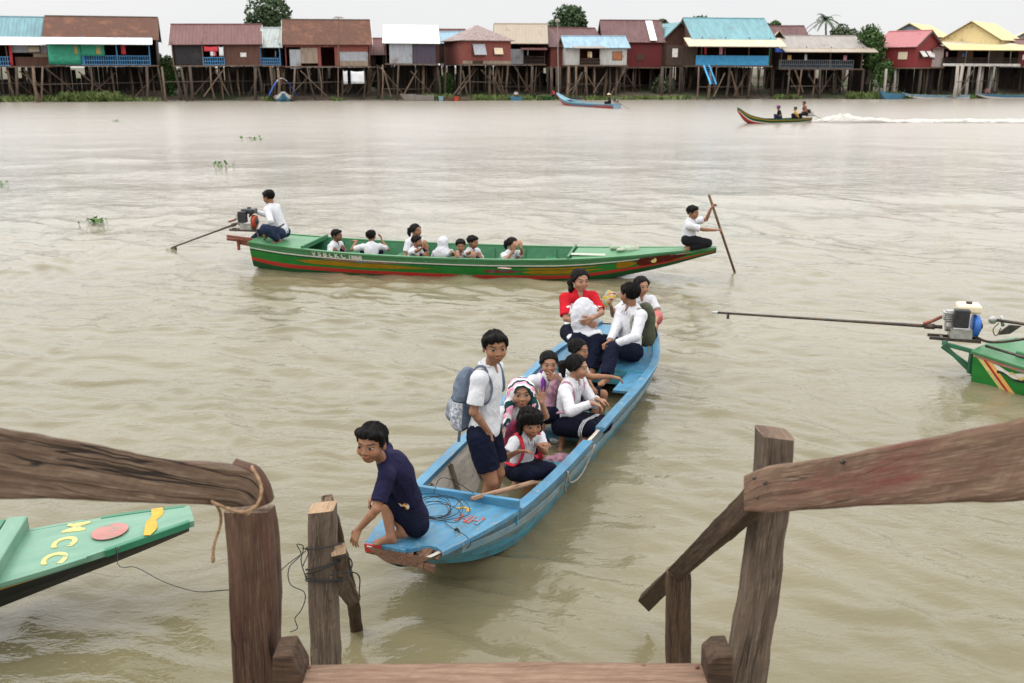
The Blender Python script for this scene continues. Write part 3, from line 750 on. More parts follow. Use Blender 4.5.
# ------------------------------------------------------------------ boats
class Hull:
    """keys: (s, half gunwale, z gunwale, half bottom, z bottom)"""
    def __init__(s, O, d, keys, n=60):
        s.O = np.asarray(O, float); s.d = unit(A(d[0], d[1], 0)); s.r = np.cross(s.d, A(0, 0, 1))
        k = np.array(keys, float); s.t, s.k = crom(k[:, 0], k[:, 1:], n)
    def at(s, t, l, z): return s.O + s.d * t + s.r * l + A(0, 0, z)
    def prm(s, t): return [np.interp(t, s.t, s.k[:, j]) for j in range(4)]
    def side(s, t, q, sd, off=0.):      # q 0 bottom .. 1 gunwale
        g_, zg, b_, zb = s.prm(t); x = b_ + (g_ - b_) * (q ** .8) + off
        return s.at(t, sd * x, zb + (zg - zb) * q)
    def build(s, parent, bands, inner, th=.03, t0=None, t1=None, name='hull', sternmat=None):
        """bands: [(q0, q1, material)] bottom to top"""
        mb = MB(); mats = [b[2] for b in bands] + [inner] + ([sternmat] if sternmat else [])
        T = s.t
        for i, (q0, q1, m) in enumerate(bands):
            mb.m = i
            for sd in (1, -1):
                qs = np.linspace(q0, q1, 3)
                mb.grid([[s.side(t, q, sd) for q in qs] for t in T], [[(t, q * .4 + sd * 3, i) for q in qs] for t in T])
        mb.m = 0
        mb.grid([[s.side(t, 0, 1), s.at(t, 0, s.prm(t)[3] - .015), s.side(t, 0, -1)] for t in T], [[(t, .3, 5), (t, 0, 5), (t, -.3, 5)] for t in T])
        mb.m = len(bands)
        for sd in (1, -1):
            mb.grid([[s.side(t, q, sd, -th) + A(0, 0, th * .5 * (1 - q)) for q in np.linspace(0, 1, 4)] for t in T], [[(t, q * .4 + sd * 2, 9) for q in np.linspace(0, 1, 4)] for t in T])
            mb.grid([[s.side(t, 1, sd), s.side(t, 1, sd, -th)] for t in T], [[(t, 0, 2), (t, .03, 2)] for t in T])
        mb.grid([[s.side(t, 0, 1, -th) + A(0, 0, th), s.side(t, 0, -1, -th) + A(0, 0, th)] for t in T], [[(t, .3, 7), (t, -.3, 7)] for t in T])
        mb.m = len(mats) - 1 if sternmat else 0
        for t, fl in ((T[0], 1), (T[-1], -1)):
            mb.grid([[s.side(t, q, 1), s.side(t, q, -1)] for q in np.linspace(0, 1, 4)], [[(t, .3 * q, .3), (t, .3 * q, -.3)] for q in np.linspace(0, 1, 4)])
        return mb.build(name, mats, parent, smooth=False, o=parent.location, fix=False)
    def rail(s, parent, mat, w=.05, h=.035, t0=0, t1=99, sd=1, lift=.0, name='gunwale', q=1., off=0.):
        T = [t for t in s.t if t0 <= t <= t1]; mb = MB(); rows = []; lcs = []
        for t in T:
            c = s.side(t, q, sd, off); o = s.r * sd
            rows.append([c + o * w * .4 + A(0, 0, lift - h / 2), c + o * w * .5 + A(0, 0, lift + h * .4), c + o * w * .4 + A(0, 0, lift + h / 2), c - o * w * .6 + A(0, 0, lift + h / 2), c - o * w * .6 + A(0, 0, lift - h / 2)])
            lcs.append([(t, 0, 0), (t, .02, .02), (t, .03, .03), (t, .08, .03), (t, .1, 0)])
        mb.grid(rows, lcs, closed=True); n = len(rows) * 5
        mb.f += [(4, 3, 2, 1, 0), tuple(n - 5 + i for i in range(5))]; mb.mi += [0, 0]
        return mb.build(name, mat, parent, o=parent.location)
    def deck(s, parent, mat, t0, t1, dz=.0, th=.03, crown=.0, inset=.0, name='deck', n=14, edge=None):
        T = np.linspace(t0, t1, n); mb = MB(); U = np.linspace(-1, 1, 7)
        def pt(t, u, z):
            g_, zg, _, _ = s.prm(t); return s.at(t, u * (g_ - inset), zg + dz + crown * (1 - u * u) + z)
        lc = [[(t, u * .4, .0) for u in U] for t in T]
        mb.grid([[pt(t, u, 0) for u in U] for t in T], lc); mb.grid([[pt(t, u, -th) for u in U] for t in T], lc)
        mb.grid([[pt(t, -1, 0), pt(t, -1, -th)] for t in T]); mb.grid([[pt(t, 1, 0), pt(t, 1, -th)] for t in T])
        mb.grid([[pt(t0, u, 0), pt(t0, u, -th)] for u in U]); mb.grid([[pt(t1, u, 0), pt(t1, u, -th)] for u in U])
        return mb.build(name, mat, parent, o=parent.location)
    def thwart(s, parent, mat, t, w=.22, z=.2, th=.03, name='thwart'):
        g_ = []
        for tt in (t - w / 2, t + w / 2):
            gg, zg, b_, zb = s.prm(tt); q = np.clip((z - zb) / (zg - zb), 0.02, 1); g_.append(b_ + (gg - b_) * q ** .8 - .032)
        mb = MB(); pts = [s.at(t - w / 2, -g_[0], z), s.at(t - w / 2, g_[0], z), s.at(t + w / 2, g_[1], z), s.at(t + w / 2, -g_[1], z)]
        mb.add(pts + [p - A(0, 0, th) for p in pts], [(0, 1, 2, 3), (7, 6, 5, 4), (0, 4, 5, 1), (1, 5, 6, 2), (2, 6, 7, 3), (3, 7, 4, 0)],
               [(p @ s.r, p @ s.d, 0) for p in pts] + [(p @ s.r, p @ s.d, .03) for p in pts])
        return mb.build(name, mat, parent, o=parent.location, bevel=.004)
    def rib(s, parent, mat, t, w=.045, th=.03, name='rib'):
        mb = MB(); rows = []
        for sd, q in [(1, 1.), (1, .7), (1, .35), (1, .0), (-1, .0), (-1, .35), (-1, .7), (-1, 1.)]:
            q = min(q, .93); a = s.side(t - w / 2, q, sd, -.029); b = s.side(t + w / 2, q, sd, -.029); up = A(0, 0, .03 if q < .1 else 0)
            i = -s.r * sd * th + A(0, 0, th if q < .1 else 0)
            rows.append([a + up * 0, b + up * 0, b + i, a + i])
        mb.grid(rows, closed=True)
        return mb.build(name, mat, parent, o=parent.location)
def text_mesh(parent, txt, size, origin, ax, ay, mat, name='lettering', ext=.0012, bold=.0):
    cu = bpy.data.curves.new('tmp', 'FONT'); cu.body = txt; cu.size = size; cu.extrude = ext; cu.align_x = 'CENTER'; cu.align_y = 'CENTER'; cu.offset = bold
    ob = bpy.data.objects.new('tmp', cu); C.objects.link(ob)
    me = ob.evaluated_get(bpy.context.evaluated_depsgraph_get()).to_mesh()
    v = [vv.co.copy() for vv in me.vertices]; f = [tuple(p.vertices) for p in me.polygons]
    ob.to_mesh_clear(); bpy.data.objects.remove(ob); bpy.data.curves.remove(cu)
    ax, ay = unit(ax), unit(ay); az = np.cross(ax, ay); origin = np.asarray(origin, float)
    vs = [origin + ax * p.x + ay * p.y + az * p.z for p in v]
    return mesh_obj(name, np.array(vs) - np.asarray(parent.location), f, [mat], np.array(vs), parent, False)
def decal(parent, pts, mat, name, th=.003, o=None):
    mb = MB(); n = unit(np.cross(np.asarray(pts[1]) - pts[0], np.asarray(pts[2]) - pts[0])); n = n if n[2] > 0 else -n
    mb.prism([np.asarray(p) - n * th * .5 for p in pts], n * th)
    return mb.build(name, mat, parent, o=parent.location)
# ------------------------------------------------------------------ foreground stair rails
def atD(px, py, d):
    u = (341.5 - py) / CF * d
    return A((px - 512) / CF * d, d * CC + u * CS, CH - d * CS + u * CC)
def board(name, mat, parent, e0, e1, away, n=60, jit=.004, seed=0, endmat=None, rnd=.25, o=None):
    """irregular timber between two edge polylines (3-D points), `away` = vector to its far face"""
    e0 = curve_pts(e0, n) if len(e0) > 2 else np.linspace(e0[0], e0[1], n); e1 = curve_pts(e1, n) if len(e1) > 2 else np.linspace(e1[0], e1[1], n)
    mb = MB(); rows = []; lcs = []; th = np.linalg.norm(np.asarray(away, float)); L = 0
    tg = np.gradient((e0 + e1) / 2, axis=0); awn_ = np.cross(tg, e1 - e0); awn_ /= np.linalg.norm(awn_, axis=1, keepdims=True)
    for i in range(n):
        if awn_[i] @ ((e0[i] + e1[i]) / 2 - A(0, 0, CH)) < 0: awn_[i] = -awn_[i]
    c = [(0, rnd), (rnd * .35, rnd * .08), (rnd, 0), (.5, -.01), (1 - rnd, 0), (1 - rnd * .35, rnd * .08), (1, rnd), (1, .5), (1, 1 - rnd), (1 - rnd * .35, 1 - rnd * .08), (1 - rnd, 1), (.5, 1.01), (rnd, 1), (rnd * .35, 1 - rnd * .08), (0, 1 - rnd), (0, .5)]
    for i in range(n):
        W = np.linalg.norm(e1[i] - e0[i]); row = []; lc = []; away = awn_[i] * th
        if i: L += np.linalg.norm((e0[i] + e1[i] - e0[i - 1] - e1[i - 1]) / 2)
        for u, t in c:
            if W > 0: tt = .5 + (t - .5); uu = u
            row.append(e0[i] + (e1[i] - e0[i]) * (.5 + (uu - .5)) + away * tt); lc.append((L + seed * 3.7, uu * W, tt * th))
        rows.append(row); lcs.append(lc)
    R_ = np.array(rows); q = R_.reshape(-1, 3)
    ctr = R_.mean(1, keepdims=True)
    nz = vnoise(q * 9, seed) * jit + vnoise(q * 34, seed + 1) * jit * .5
    R_ = R_ + (R_ - ctr) / (np.linalg.norm(R_ - ctr, axis=2, keepdims=True) + 1e-9) * nz.reshape(n, -1, 1)
    mb.grid(list(R_), lcs, closed=True); k = len(c)
    if endmat: mb.m = 1
    for i0, fl in ((0, 1), (n - 1, 0)):
        ring = list(R_[i0]); cc = ring_c = np.mean(ring, 0)
        mb.add(ring + [cc], [((j, (j + 1) % k, k) if fl else ((j + 1) % k, j, k)) for j in range(k)], [(j * .01, p @ A(0, 0, 1), p @ A(1, 0, 0)) for j, p in enumerate(ring + [cc])])
    return mb.build(name, [mat] + ([endmat] if endmat else []), parent, smooth=True, o=parent.location if o is None else o)
def rails():
    # left
    t = thing('stair_handrail', 'left stair handrail, its thick brown plank rail tied with tan rope to a square post', 'handrail', (-.75, 2.62, 1.3), group='handrails of the wooden landing stairs')
    T = [(-190, 396), (0, 426), (60, 437), (120, 450), (180, 461), (225, 468), (252, 474), (262, 484)]
    Bt = [(-190, 498), (0, 499), (60, 499), (120, 502), (180, 504), (215, 506), (245, 507), (259, 504)]
    D = [1.72, 2.12, 2.25, 2.38, 2.5, 2.59, 2.65, 2.68]
    board('rail', OLDW, t, [atD(*p, d) for p, d in zip(T, D)], [atD(*p, d) for p, d in zip(Bt, D)], (.03, .055, .0), 90, seed=1, endmat=OLDW_D, rnd=.09, jit=.003)
    board('post', OLDP, t, [P(222, 513, 2.70), P(225, 560, 2.68), P(232, 690, 2.68), P(240, 1500, 2.68)], [P(267, 513, 2.70), P(269, 540, 2.68), P(275, 690, 2.68), P(283, 1500, 2.68)], (.01, .11, 0), 90, seed=2, endmat=OLDW, rnd=.13, jit=.003)
    board('end_block', OLDP, t, [P(232, 464, 2.72), P(258, 474, 2.72), P(266, 487, 2.72), P(271, 503, 2.72)], [P(228, 472, 2.72), P(240, 488, 2.72), P(245, 500, 2.72), P(254, 509, 2.72)], (0, .05, 0), 20, seed=5, jit=.003)
    # right
    t = thing('stair_handrail', 'right stair handrail with reddish plank rail, leaning post and lower rail sloping into the river', 'handrail', (.75, 2.8, 1.3), group='handrails of the wooden landing stairs')
    T = [(744, 476), (768, 466), (800, 462), (850, 453), (900, 443), (960, 431), (1024, 417), (1200, 378)]
    Bt = [(744, 512), (768, 513), (800, 511), (850, 508), (900, 505), (960, 503), (1024, 500), (1200, 490)]
    D = [2.80, 2.74, 2.66, 2.53, 2.40, 2.26, 2.1, 1.7]
    board('rail', OLDW_R, t, [atD(*p, d) for p, d in zip(T, D)], [atD(*p, d) for p, d in zip(Bt, D)], (-.03, .055, 0), 90, seed=3, endmat=OLDW_D, rnd=.09, jit=.003)
    board('post', OLDG, t, [P(762, 437, 2.86), P(761, 470, 2.86), P(750, 560, 2.86), P(729, 690, 2.86), P(640, 1500, 2.86)], [P(795, 441, 2.86), P(794, 470, 2.86), P(785, 560, 2.86), P(768, 690, 2.86), P(700, 1500, 2.86)], (.01, .11, 0), 90, seed=4, endmat=OLDW, jit=.005, rnd=.16)
    for x_, y_ in ((754, 478), (757, 497), (765, 483), (842, 462), (846, 461)):
        mb = MB(); mb.sphere(atD(x_, y_, 2.735 if x_ < 800 else 2.545), (.006, .006, .006), 8, 6); mb.build('nail_head', STEEL, t, True, o=t.location)
    board('sloping_rail', OLDW_D, t, [atD(747, 484, 2.83), at(638, 601, .22)], [atD(749, 512, 2.83), at(649, 612, .04)], (.05, .02, .01), 60, seed=6, endmat=OLDW_D, jit=.003, rnd=.1)
    board('short_post', OLDW_D, t, [P(668, 577, 4.15), P(668, 700, 4.15), P(668, 830, 4.15)], [P(692, 574, 4.15), P(692, 700, 4.15), P(692, 830, 4.15)], (0, .1, 0), 40, seed=7, endmat=OLDW, jit=.005)
    # step
    t = thing('stair_step', 'pinkish grey plank step of the stairs with rusty nails at both ends', 'step', (0, 2.5, 1.6))
    z = 1.6; e = [at(302, 663.5, z), at(420, 662.5, z), at(560, 661.5, z), at(703, 662, z)]
    f0 = A(0, -.36, 0)
    b = board('plank', STEPW, t, e, [p + f0 for p in e], (0, 0, -.05), 80, seed=8, endmat=OLDW, rnd=.08, jit=.0025)
    for q in (at(309, 668, z), at(697, 668, z)):
        mb = MB(); mb.sphere(q + A(0, 0, .004), (.007, .007, .005), 8, 6); mb.build('nail_head', RUSTY, b, True, o=t.location)
    for lab, pts in (('dark wedge block at the left end of the step beside the square post', [(272, 657), (290, 655), (302, 676), (304, 720), (272, 720)]),
                     ('dark cut block at the right end of the step beside the leaning post', [(708, 664), (718, 656), (733, 655), (735, 720), (706, 720)])):
        mb = MB(); q = [P(x, y, 2.56) for x, y in pts]; o = q[3]
        mb.prism(q, A(0, .11, 0)); ob = mb.build('wood_block', OLDW_D, None, bevel=.006, o=o); ob.location = tuple(o)
        tag(ob, lab, 'wood block', 'blocks at the step ends')
    # mooring post
    t = thing('mooring_post', 'squared timber mooring post with black cord wound round it, left of the blue boat', 'mooring post', tuple(P(322, 760, 4.3)))
    board('post', OLDG, t, [P(307, 514, 4.3), P(308, 600, 4.3), P(310, 665, 4.3), P(312, 860, 4.3)], [P(333, 511, 4.3), P(335, 600, 4.3), P(338, 665, 4.3), P(340, 860, 4.3)], (.01, .12, 0), 60, seed=9, endmat=CUTW, rnd=.12)
    board('brace', OLDW_D, t, [P(321, 506, 4.5), P(337, 560, 4.85), P(349, 612, 5.3), P(352, 640, 5.5)], [P(333, 504, 4.5), P(348, 556, 4.85), P(360, 604, 5.3), P(364, 634, 5.5)], (.02, .05, .02), 40, seed=10, endmat=OLDW)
    board('beam_end', OLDG, t, [P(331, 557, 4.28), P(336, 590, 4.42), P(349, 608, 4.6)], [P(346, 553, 4.28), P(350, 575, 4.42), P(361, 600, 4.6)], (.03, .05, 0), 24, seed=12, endmat=CUTW, rnd=.12)
    mb = MB()
    def wrap(mb, y0, y1, r=.006):
        c = [P(306, y0, 4.28), P(322, (y0 + y1) / 2 + 1, 4.27), P(336, y1, 4.28), P(337, y1 - 2, 4.44), P(310, y0 - 2, 4.45), P(306, y0, 4.28)]
        mb.tube(curve_pts(c, 26), r * .6, 6)
    for y0, y1 in ((549, 545), (570, 561), (574, 563), (578, 580), (581, 582)): wrap(mb, y0, y1)
    mb.tube(curve_pts([P(336, 561, 4.3), P(346, 556, 4.24), P(352, 566, 4.3), P(345, 580, 4.26), P(336, 582, 4.28)], 20), .0036, 6)
    mb.tube(curve_pts([P(330, 575, 4.25), P(348, 572, 4.3), P(360, 597, 4.55)], 14), .0034, 6)
    mb.tube(curve_pts([P(306, 578, 4.27), P(301, 560, 4.25), P(302, 545, 4.25), P(297, 544, 4.25), P(301, 553, 4.25), P(289, 568, 4.2), P(291, 585, 4.2), P(304, 592, 4.2), P(300, 612, 4.2), P(295, 618, 4.2), P(297, 629, 4.2), P(290, 632, 4.2)], 60), .0024, 6)
    mb.tube(curve_pts([P(302, 548, 4.26), P(307, 550, 4.26), P(303, 566, 4.25)], 14), .0024, 6)
    mb.build('cord_lashing', ROPE_B, t, True, o=t.location)
    # tan rope on the left rail end
    mb = MB()
    mb.tube(curve_pts([atD(252, 468, 2.63), atD(259, 480, 2.62), atD(261, 495, 2.61), atD(255, 507, 2.6), atD(243, 512, 2.6), atD(228, 509, 2.58), atD(221, 506, 2.56), P(219, 530, 2.58), P(214, 545, 2.57), P(213, 560, 2.57)], 60), .0044, 8)
    mb.tube(curve_pts([P(213, 555, 2.57), P(213, 558, 2.57), P(213, 562, 2.57)], 6), [.0048, .0065, .005], 8)
    mb.tube(curve_pts([atD(252, 468, 2.63), atD(254, 470, 2.75), atD(262, 490, 2.8), atD(250, 512, 2.72), atD(243, 512, 2.6)], 24), .0044, 8)
    ob = mb.build('rope', ROPE_T, None, True); tag(ob, 'tan rope looped round the end of the left handrail, one end hanging', 'rope')
rails()

# ------------------------------------------------------------------ blue boat
BO, BD = A(-.69, 5.49, 0), A(.33, .944, 0)
bh = Hull(BO, BD, [(0, .215, .515, .08, .43), (.25, .275, .485, .12, .33), (.6, .345, .445, .18, .18), (1.0, .405, .40, .25, .05), (1.6, .455, .365, .31, -.06), (2.4, .495, .345, .34, -.1), (3.4, .535, .335, .38, -.11),
                   (4.4, .575, .335, .41, -.11), (5.1, .56, .35, .38, -.1), (5.6, .47, .39, .30, -.02), (5.9, .39, .43, .22, .1), (6.1, .32, .46, .17, .2)], 72)
bb = bh.at
def blue_boat():
    t = thing('wooden_boat', 'long narrow sky blue wooden boat crowded with children, bow pointing at the stairs', 'boat', tuple(bb(3.3, 0, 0)))
    bh.build(t, [(0, .40, BLUE_D), (.40, .60, BLUE_W), (.60, .635, RAWW), (.635, 1, BLUE_W)], INNER, sternmat=RAWW)
    for sd in (1, -1):
        if sd == 1:
            bh.rail(t, BLUE, .075, .04, .98, 2.62, 1, .004); bh.rail(t, BLUE, .075, .04, 2.86, 6.8, 1, .004)
        else: bh.rail(t, BLUE, .075, .04, .98, 6.8, -1, .004)
        bh.rail(t, BLUE_W, .035, .05, .3, 6.6, sd, 0, 'rubbing_strake', .66, .012)
    # bow deck, broken at one corner
    d = MB(); n = 16
    def dp(s_, u, z=0.):
        gg, zg, _, _ = bh.prm(max(s_, 0)); return bb(s_, u * (gg + .02), zg + .012 + .012 * (1 - u * u) + z)
    U = np.linspace(-1, 1, 15)
    def front(u): return .02 - .03 * u + (.0 if u < .2 else .11 * min(1, (u - .2) / .25) + .025 * math.sin(u * 37))
    for z in (0, -.028):
        d.grid([[dp(front(u) + (1.02 - front(u)) * k / n, u, z) for u in U] for k in range(n + 1)], [[(1.02 * k / n, u * .35, z) for u in U] for k in range(n + 1)])
    d.grid([[dp(front(u), u, 0) for u in U], [dp(front(u), u, -.028) for u in U]])
    for u in (-1, 1): d.grid([[dp(front(u) + (1.02 - front(u)) * k / n, u, 0) for k in range(n + 1)], [dp(front(u) + (1.02 - front(u)) * k / n, u, -.028) for k in range(n + 1)]])
    dk = d.build('bow_deck', BLUE, t, o=t.location)
    dk['label'] = 'bow deck with a broken front corner and worn red painting'
    # front edge: blue lip and splintered brown planks
    m = MB(); m.m = 0
    pts = [dp(.015 - .03 * u, u, -.003) for u in np.linspace(-1, .18, 9)]
    for a_, b_ in zip(pts[:-1], pts[1:]): m.beam(a_ - A(0, 0, .025), b_ - A(0, 0, .025), .02, .05)
    m.build('bow_lip', BLUE, dk, o=t.location, bevel=.003)
    m = MB(); m.beam(dp(.035, -.98, -.03), dp(.02, -.5, -.03), .03, .05); m.build('painted_patch', RED, dk, o=t.location)
    m = MB(); r_ = np.random.default_rng(5)
    for k in range(7):
        u0 = -1 + k * .285; a_, b_ = dp(.035 - .03 * u0, u0, -.05 - .006 * k), dp(.027 - .03 * u0, u0 + .27, -.055 - .006 * k)
        m.beam(a_, b_, .03, .035 + .03 * r_.random())
    for k in range(6):
        u0 = .25 + .12 * k; m.beam(dp(front(u0) + .03, u0, -.02), dp(front(u0) - .04 - .04 * r_.random(), u0 + .05, -.045), .03, .014)
    m.build('splintered_bow_planks', RAWW, t, o=t.location, bevel=.003)
    # coaming and cross boards
    g_, zg, _, _ = bh.prm(1.0)
    m = MB(); m.beam(bb(1.03, -g_ - .02, zg + .035), bb(1.03, g_ + .02, zg + .035), .035, .09); m.build('coaming', BLUE, t, o=t.location, bevel=.005)
    m = MB(); m.beam(bb(1.058, -g_, zg - .06), bb(1.058, g_, zg - .06), .02, .12); m.build('inner_board', BLUE_D, t, o=t.location)
    # painted marks on the bow deck
    c = bb(.34, .03, 0); el = [dp(.40 + .075 * math.sin(a_), .15 + .33 * math.cos(a_), .004) for a_ in np.linspace(0, 2 * math.pi, 26)[:-1]]
    decal(dk, el, RED_F, 'painted_oval').location = -np.array(t.location) * 0
    def stroke(pts, mt, nm, w_=.03):
        m = MB()
        for p, q in zip(pts[:-1], pts[1:]): m.beam(dp(*p, .004), dp(*q, .004), w_, .003)
        m.build(nm, mt, dk, o=t.location)
    for x0 in (.35, .58):
        stroke([(.60, x0), (.74, x0 - .03)], ORANGE_P, 'painted_letter', .02); stroke([(.60, x0 + .16), (.74, x0 + .13)], ORANGE_P, 'painted_letter', .02); stroke([(.67, x0 - .01), (.67, x0 + .14)], ORANGE_P, 'painted_letter', .018)
    stroke([(.83, .1), (.87, .18), (.86, .28), (.80, .33)], YEL, 'painted_flourish', .016)
    # inside
    fl = MB()
    for k in range(5):
        l0 = -.34 + .138 * k
        T_ = np.linspace(1.1, 5.7, 12)
        for a_, b_ in zip(T_[:-1], T_[1:]):
            ba = bh.prm(a_)[2] / .40
            fl.beam(bb(a_, (l0 + .066) * ba, max(-.055, bh.prm(a_)[3] + .045)), bb(b_, (l0 + .066) * bh.prm(b_)[2] / .40, max(-.055, bh.prm(b_)[3] + .045)), .125, .02)
    fl.build('floor_boards', INNER_D, t, o=t.location)
    for s_ in (1.35, 1.8, 2.3, 2.8, 3.3, 3.8, 4.3): bh.rib(t, INNER_D, s_)
    for s_, z_ in ((2.5, .12), (3.3, .13), (3.85, .13)): bh.thwart(t, BLUE_D, s_, .24, z_)
    bh.deck(t, BLUE, 4.75, 6.08, -.012, name='stern_deck', inset=.03, crown=.01)
    m = MB()
    for a_, b_ in zip(np.linspace(4.1, 4.65, 5), np.linspace(4.24, 4.79, 5)):
        m.beam(bh.side(a_, 1, 1, -.13) + A(0, 0, -.03), bh.side(b_, 1, 1, -.13) + A(0, 0, -.03), .2, .025)
    m.build('side_bench', BLUE, t, o=t.location)
    m = MB(); m.beam(bb(4.74, -.53, .25), bb(4.74, .53, .25), .03, .16); m.build('stern_bulkhead', BLUE_D, t, o=t.location)
    # grey rope hanging on the right side
    m = MB(); m.tube(curve_pts([bh.side(1.9, 1, 1, .045), bh.side(2.1, .62, 1, .05), bh.side(2.5, .55, 1, .055), bh.side(2.62, .95, 1, .05)], 20), .008, 6)
    m.tube(curve_pts([bh.side(1.9, 1, 1, .05), bh.side(1.96, .62, 1, .055), bh.side(2.02, .5, 1, .055)], 14), .008, 6)
    ob = m.build('rope', GREYROPE, None, True); tag(ob, 'grey rope hanging over the right side of the blue boat', 'rope')
    # black cord coil on the bow deck
    m = MB(); r_ = np.random.default_rng(9); pts = []
    for k in range(74):
        a_ = k * .62; rad = .12 + .055 * math.sin(k * .37) + .02 * r_.random(); c = dp(.66 + .05 * math.sin(k * .11), -.12 + .10 * math.cos(k * .17), .01)
        h_ = .006 + (.10 if 30 < k < 40 else .02 + .02 * r_.random()) * abs(math.sin(k * .31))
        pts.append(c + bh.r * rad * math.cos(a_) + bh.d * rad * 1.1 * math.sin(a_) + A(0, 0, h_))
    m.tube(curve_pts(pts, 420), .0024, 6)
    m.tube(curve_pts([pts[-1], dp(.5, .3, .012), dp(.42, .62, .012), dp(.36, .96, .01), bh.side(.38, .92, 1, .03), bh.side(.4, .6, 1, .03)], 40), .0024, 6)
    m.tube(curve_pts([dp(.42, .60, .012), dp(.41, .66, .03), dp(.40, .72, .012)], 8), .008, 6)
    m.tube(curve_pts([pts[34], pts[34] + A(.03, .04, .08), dp(.98, .2, .09), bb(1.06, .08, .46), bb(1.1, .06, .3)], 30), .0024, 6)
    ob = m.build('cord', ROPE_B, None, True); tag(ob, 'tangled black cord lying in loops on the blue bow deck', 'cord')
    # pole
    m = MB(); m.tube([bb(.92, .12, .49), bb(1.6, .33, .36), bb(2.15, .40, .12)], [.017, .019, .02], 10)
    ob = m.build('paddle_shaft', M_wood('smooth_pole_wood', (.22, .13, .08), (.30, .19, .12), None), None, True); tag(ob, 'brown wooden pole resting over the coaming of the blue boat', 'pole')
blue_boat()
# ------------------------------------------------------------------ children in the blue boat
GB = 'children in the blue boat'
def sit(label, headc, H, face, look, hands=None, lean=.06, floor=.0, fwd=.26, group=None, feet=None, **k):
    hh = .122 * H + .043; f = unit(A(face[0], face[1], 0)); r = np.cross(f, A(0, 0, 1)); headc = np.asarray(headc, float)
    neck = headc - A(0, 0, .028 * H + hh * .5 - .006) - f * .035
    pel = neck - A(0, 0, .305 * H) - f * lean
    if feet is None:
        feet = [dict(at=A(*(pel + f * fwd + r * s * .09)[:2], floor + .06), kn=tuple(f * .5 + A(0, 0, 1) + r * s * .15), toe=tuple(f)) for s in (1, -1)]
    rest = [dict(at=pel + f * .2 + r * s * .1 + A(0, 0, .13), el=tuple(r * s - f * .3 - A(0, 0, .6)), palm=(0, 0, -1), curl=.4) for s in (1, -1)]
    if group == GB:      # feet stay inside the hull
        for ft in feet:
            q = np.asarray(ft['at'], float); l = (q - BO) @ bh.r; lim = .27 if q[2] < .25 else .4
            ft['at'] = q - bh.r * (l - np.clip(l, -lim, lim)); ft['toe'] = tuple(unit(np.asarray(ft.get('toe', f), float) * .5 - bh.d))
    hands = hands or [None, None]; hands = [h if h is not None else rest[i] for i, h in enumerate(hands)]
    return person(label, H, pel, neck, face, look, hands, feet, headc=headc, group=group, **k)

# squatting boy on the bow
fA = A(-.88, -.47, 0); pA = P(415, 519, 5.76)
squat = person('boy in indigo T-shirt squatting barefoot on the blue bow, one hand reaching for the post', 1.2, pA, P(382.5, 456.5, 5.60), (-.98, -.18, 0), (-.36, -.92, -.04),
    [dict(at=P(377, 493, 5.74), el=(.2, .8, -.2), dir=(-.6, -.3, -.6), palm=(.2, -.2, -.9), curl=.5), dict(at=P(359, 529, 5.40), el=(.25, -.5, -.1), dir=(-.4, -.1, -.85), palm=(.4, .5, -.3), curl=.3, spread=.5)],
    [dict(at=at(403, 531, .575), kn=(-.6, .15, .9), toe=(-.95, -.1, 0)), dict(at=at(391, 537, .57), kn=(-.65, .0, .85), toe=(-.96, -.12, 0))],
    ('short', NAVY_T), ('shorts', NAVY), 'short', 0, .005, bend=.05, headh=.216, headc=P(371.5, 443, 5.50), group=GB, toes=True, hem=-.05, sleeve=.8, collar=False, seed=1)

# standing boy
Yb = 7.08
pel = P(484, 433, Yb); nk = P(488, 366, Yb - .01); zf = -.045
stand = person('boy in white shirt and navy shorts standing in the blue boat with a grey backpack', 1.44, pel, nk, (.93, -.36, 0), (.28, -.95, -.02),
    [dict(at=P(488, 431, Yb - .13), el=(-.5, -.4, 0), dir=(.12, -.05, -1), palm=(-.5, .6, 0), curl=.35, spread=.12), dict(at=P(497, 430, Yb + .12), el=(-.3, .6, 0), dir=(.1, 0, -1), palm=(-.3, -.5, 0))],
    [dict(at=A(pel[0] + .015 - .03, Yb - .09, zf + .065), kn=(.8, -.5, 0), toe=(.8, -.6, 0)), dict(at=A(pel[0] + .06 - .05, Yb + .09, zf + .065), kn=(.8, -.4, 0), toe=(.9, -.3, 0))],
    ('short', W_SHIRT), ('shorts', NAVY), 'short', 0, .005, bend=-.01, headh=.222, headc=P(495, 347, Yb - .07), group=GB, slen=.74, hem=.0, sleeve=.78, seed=2)

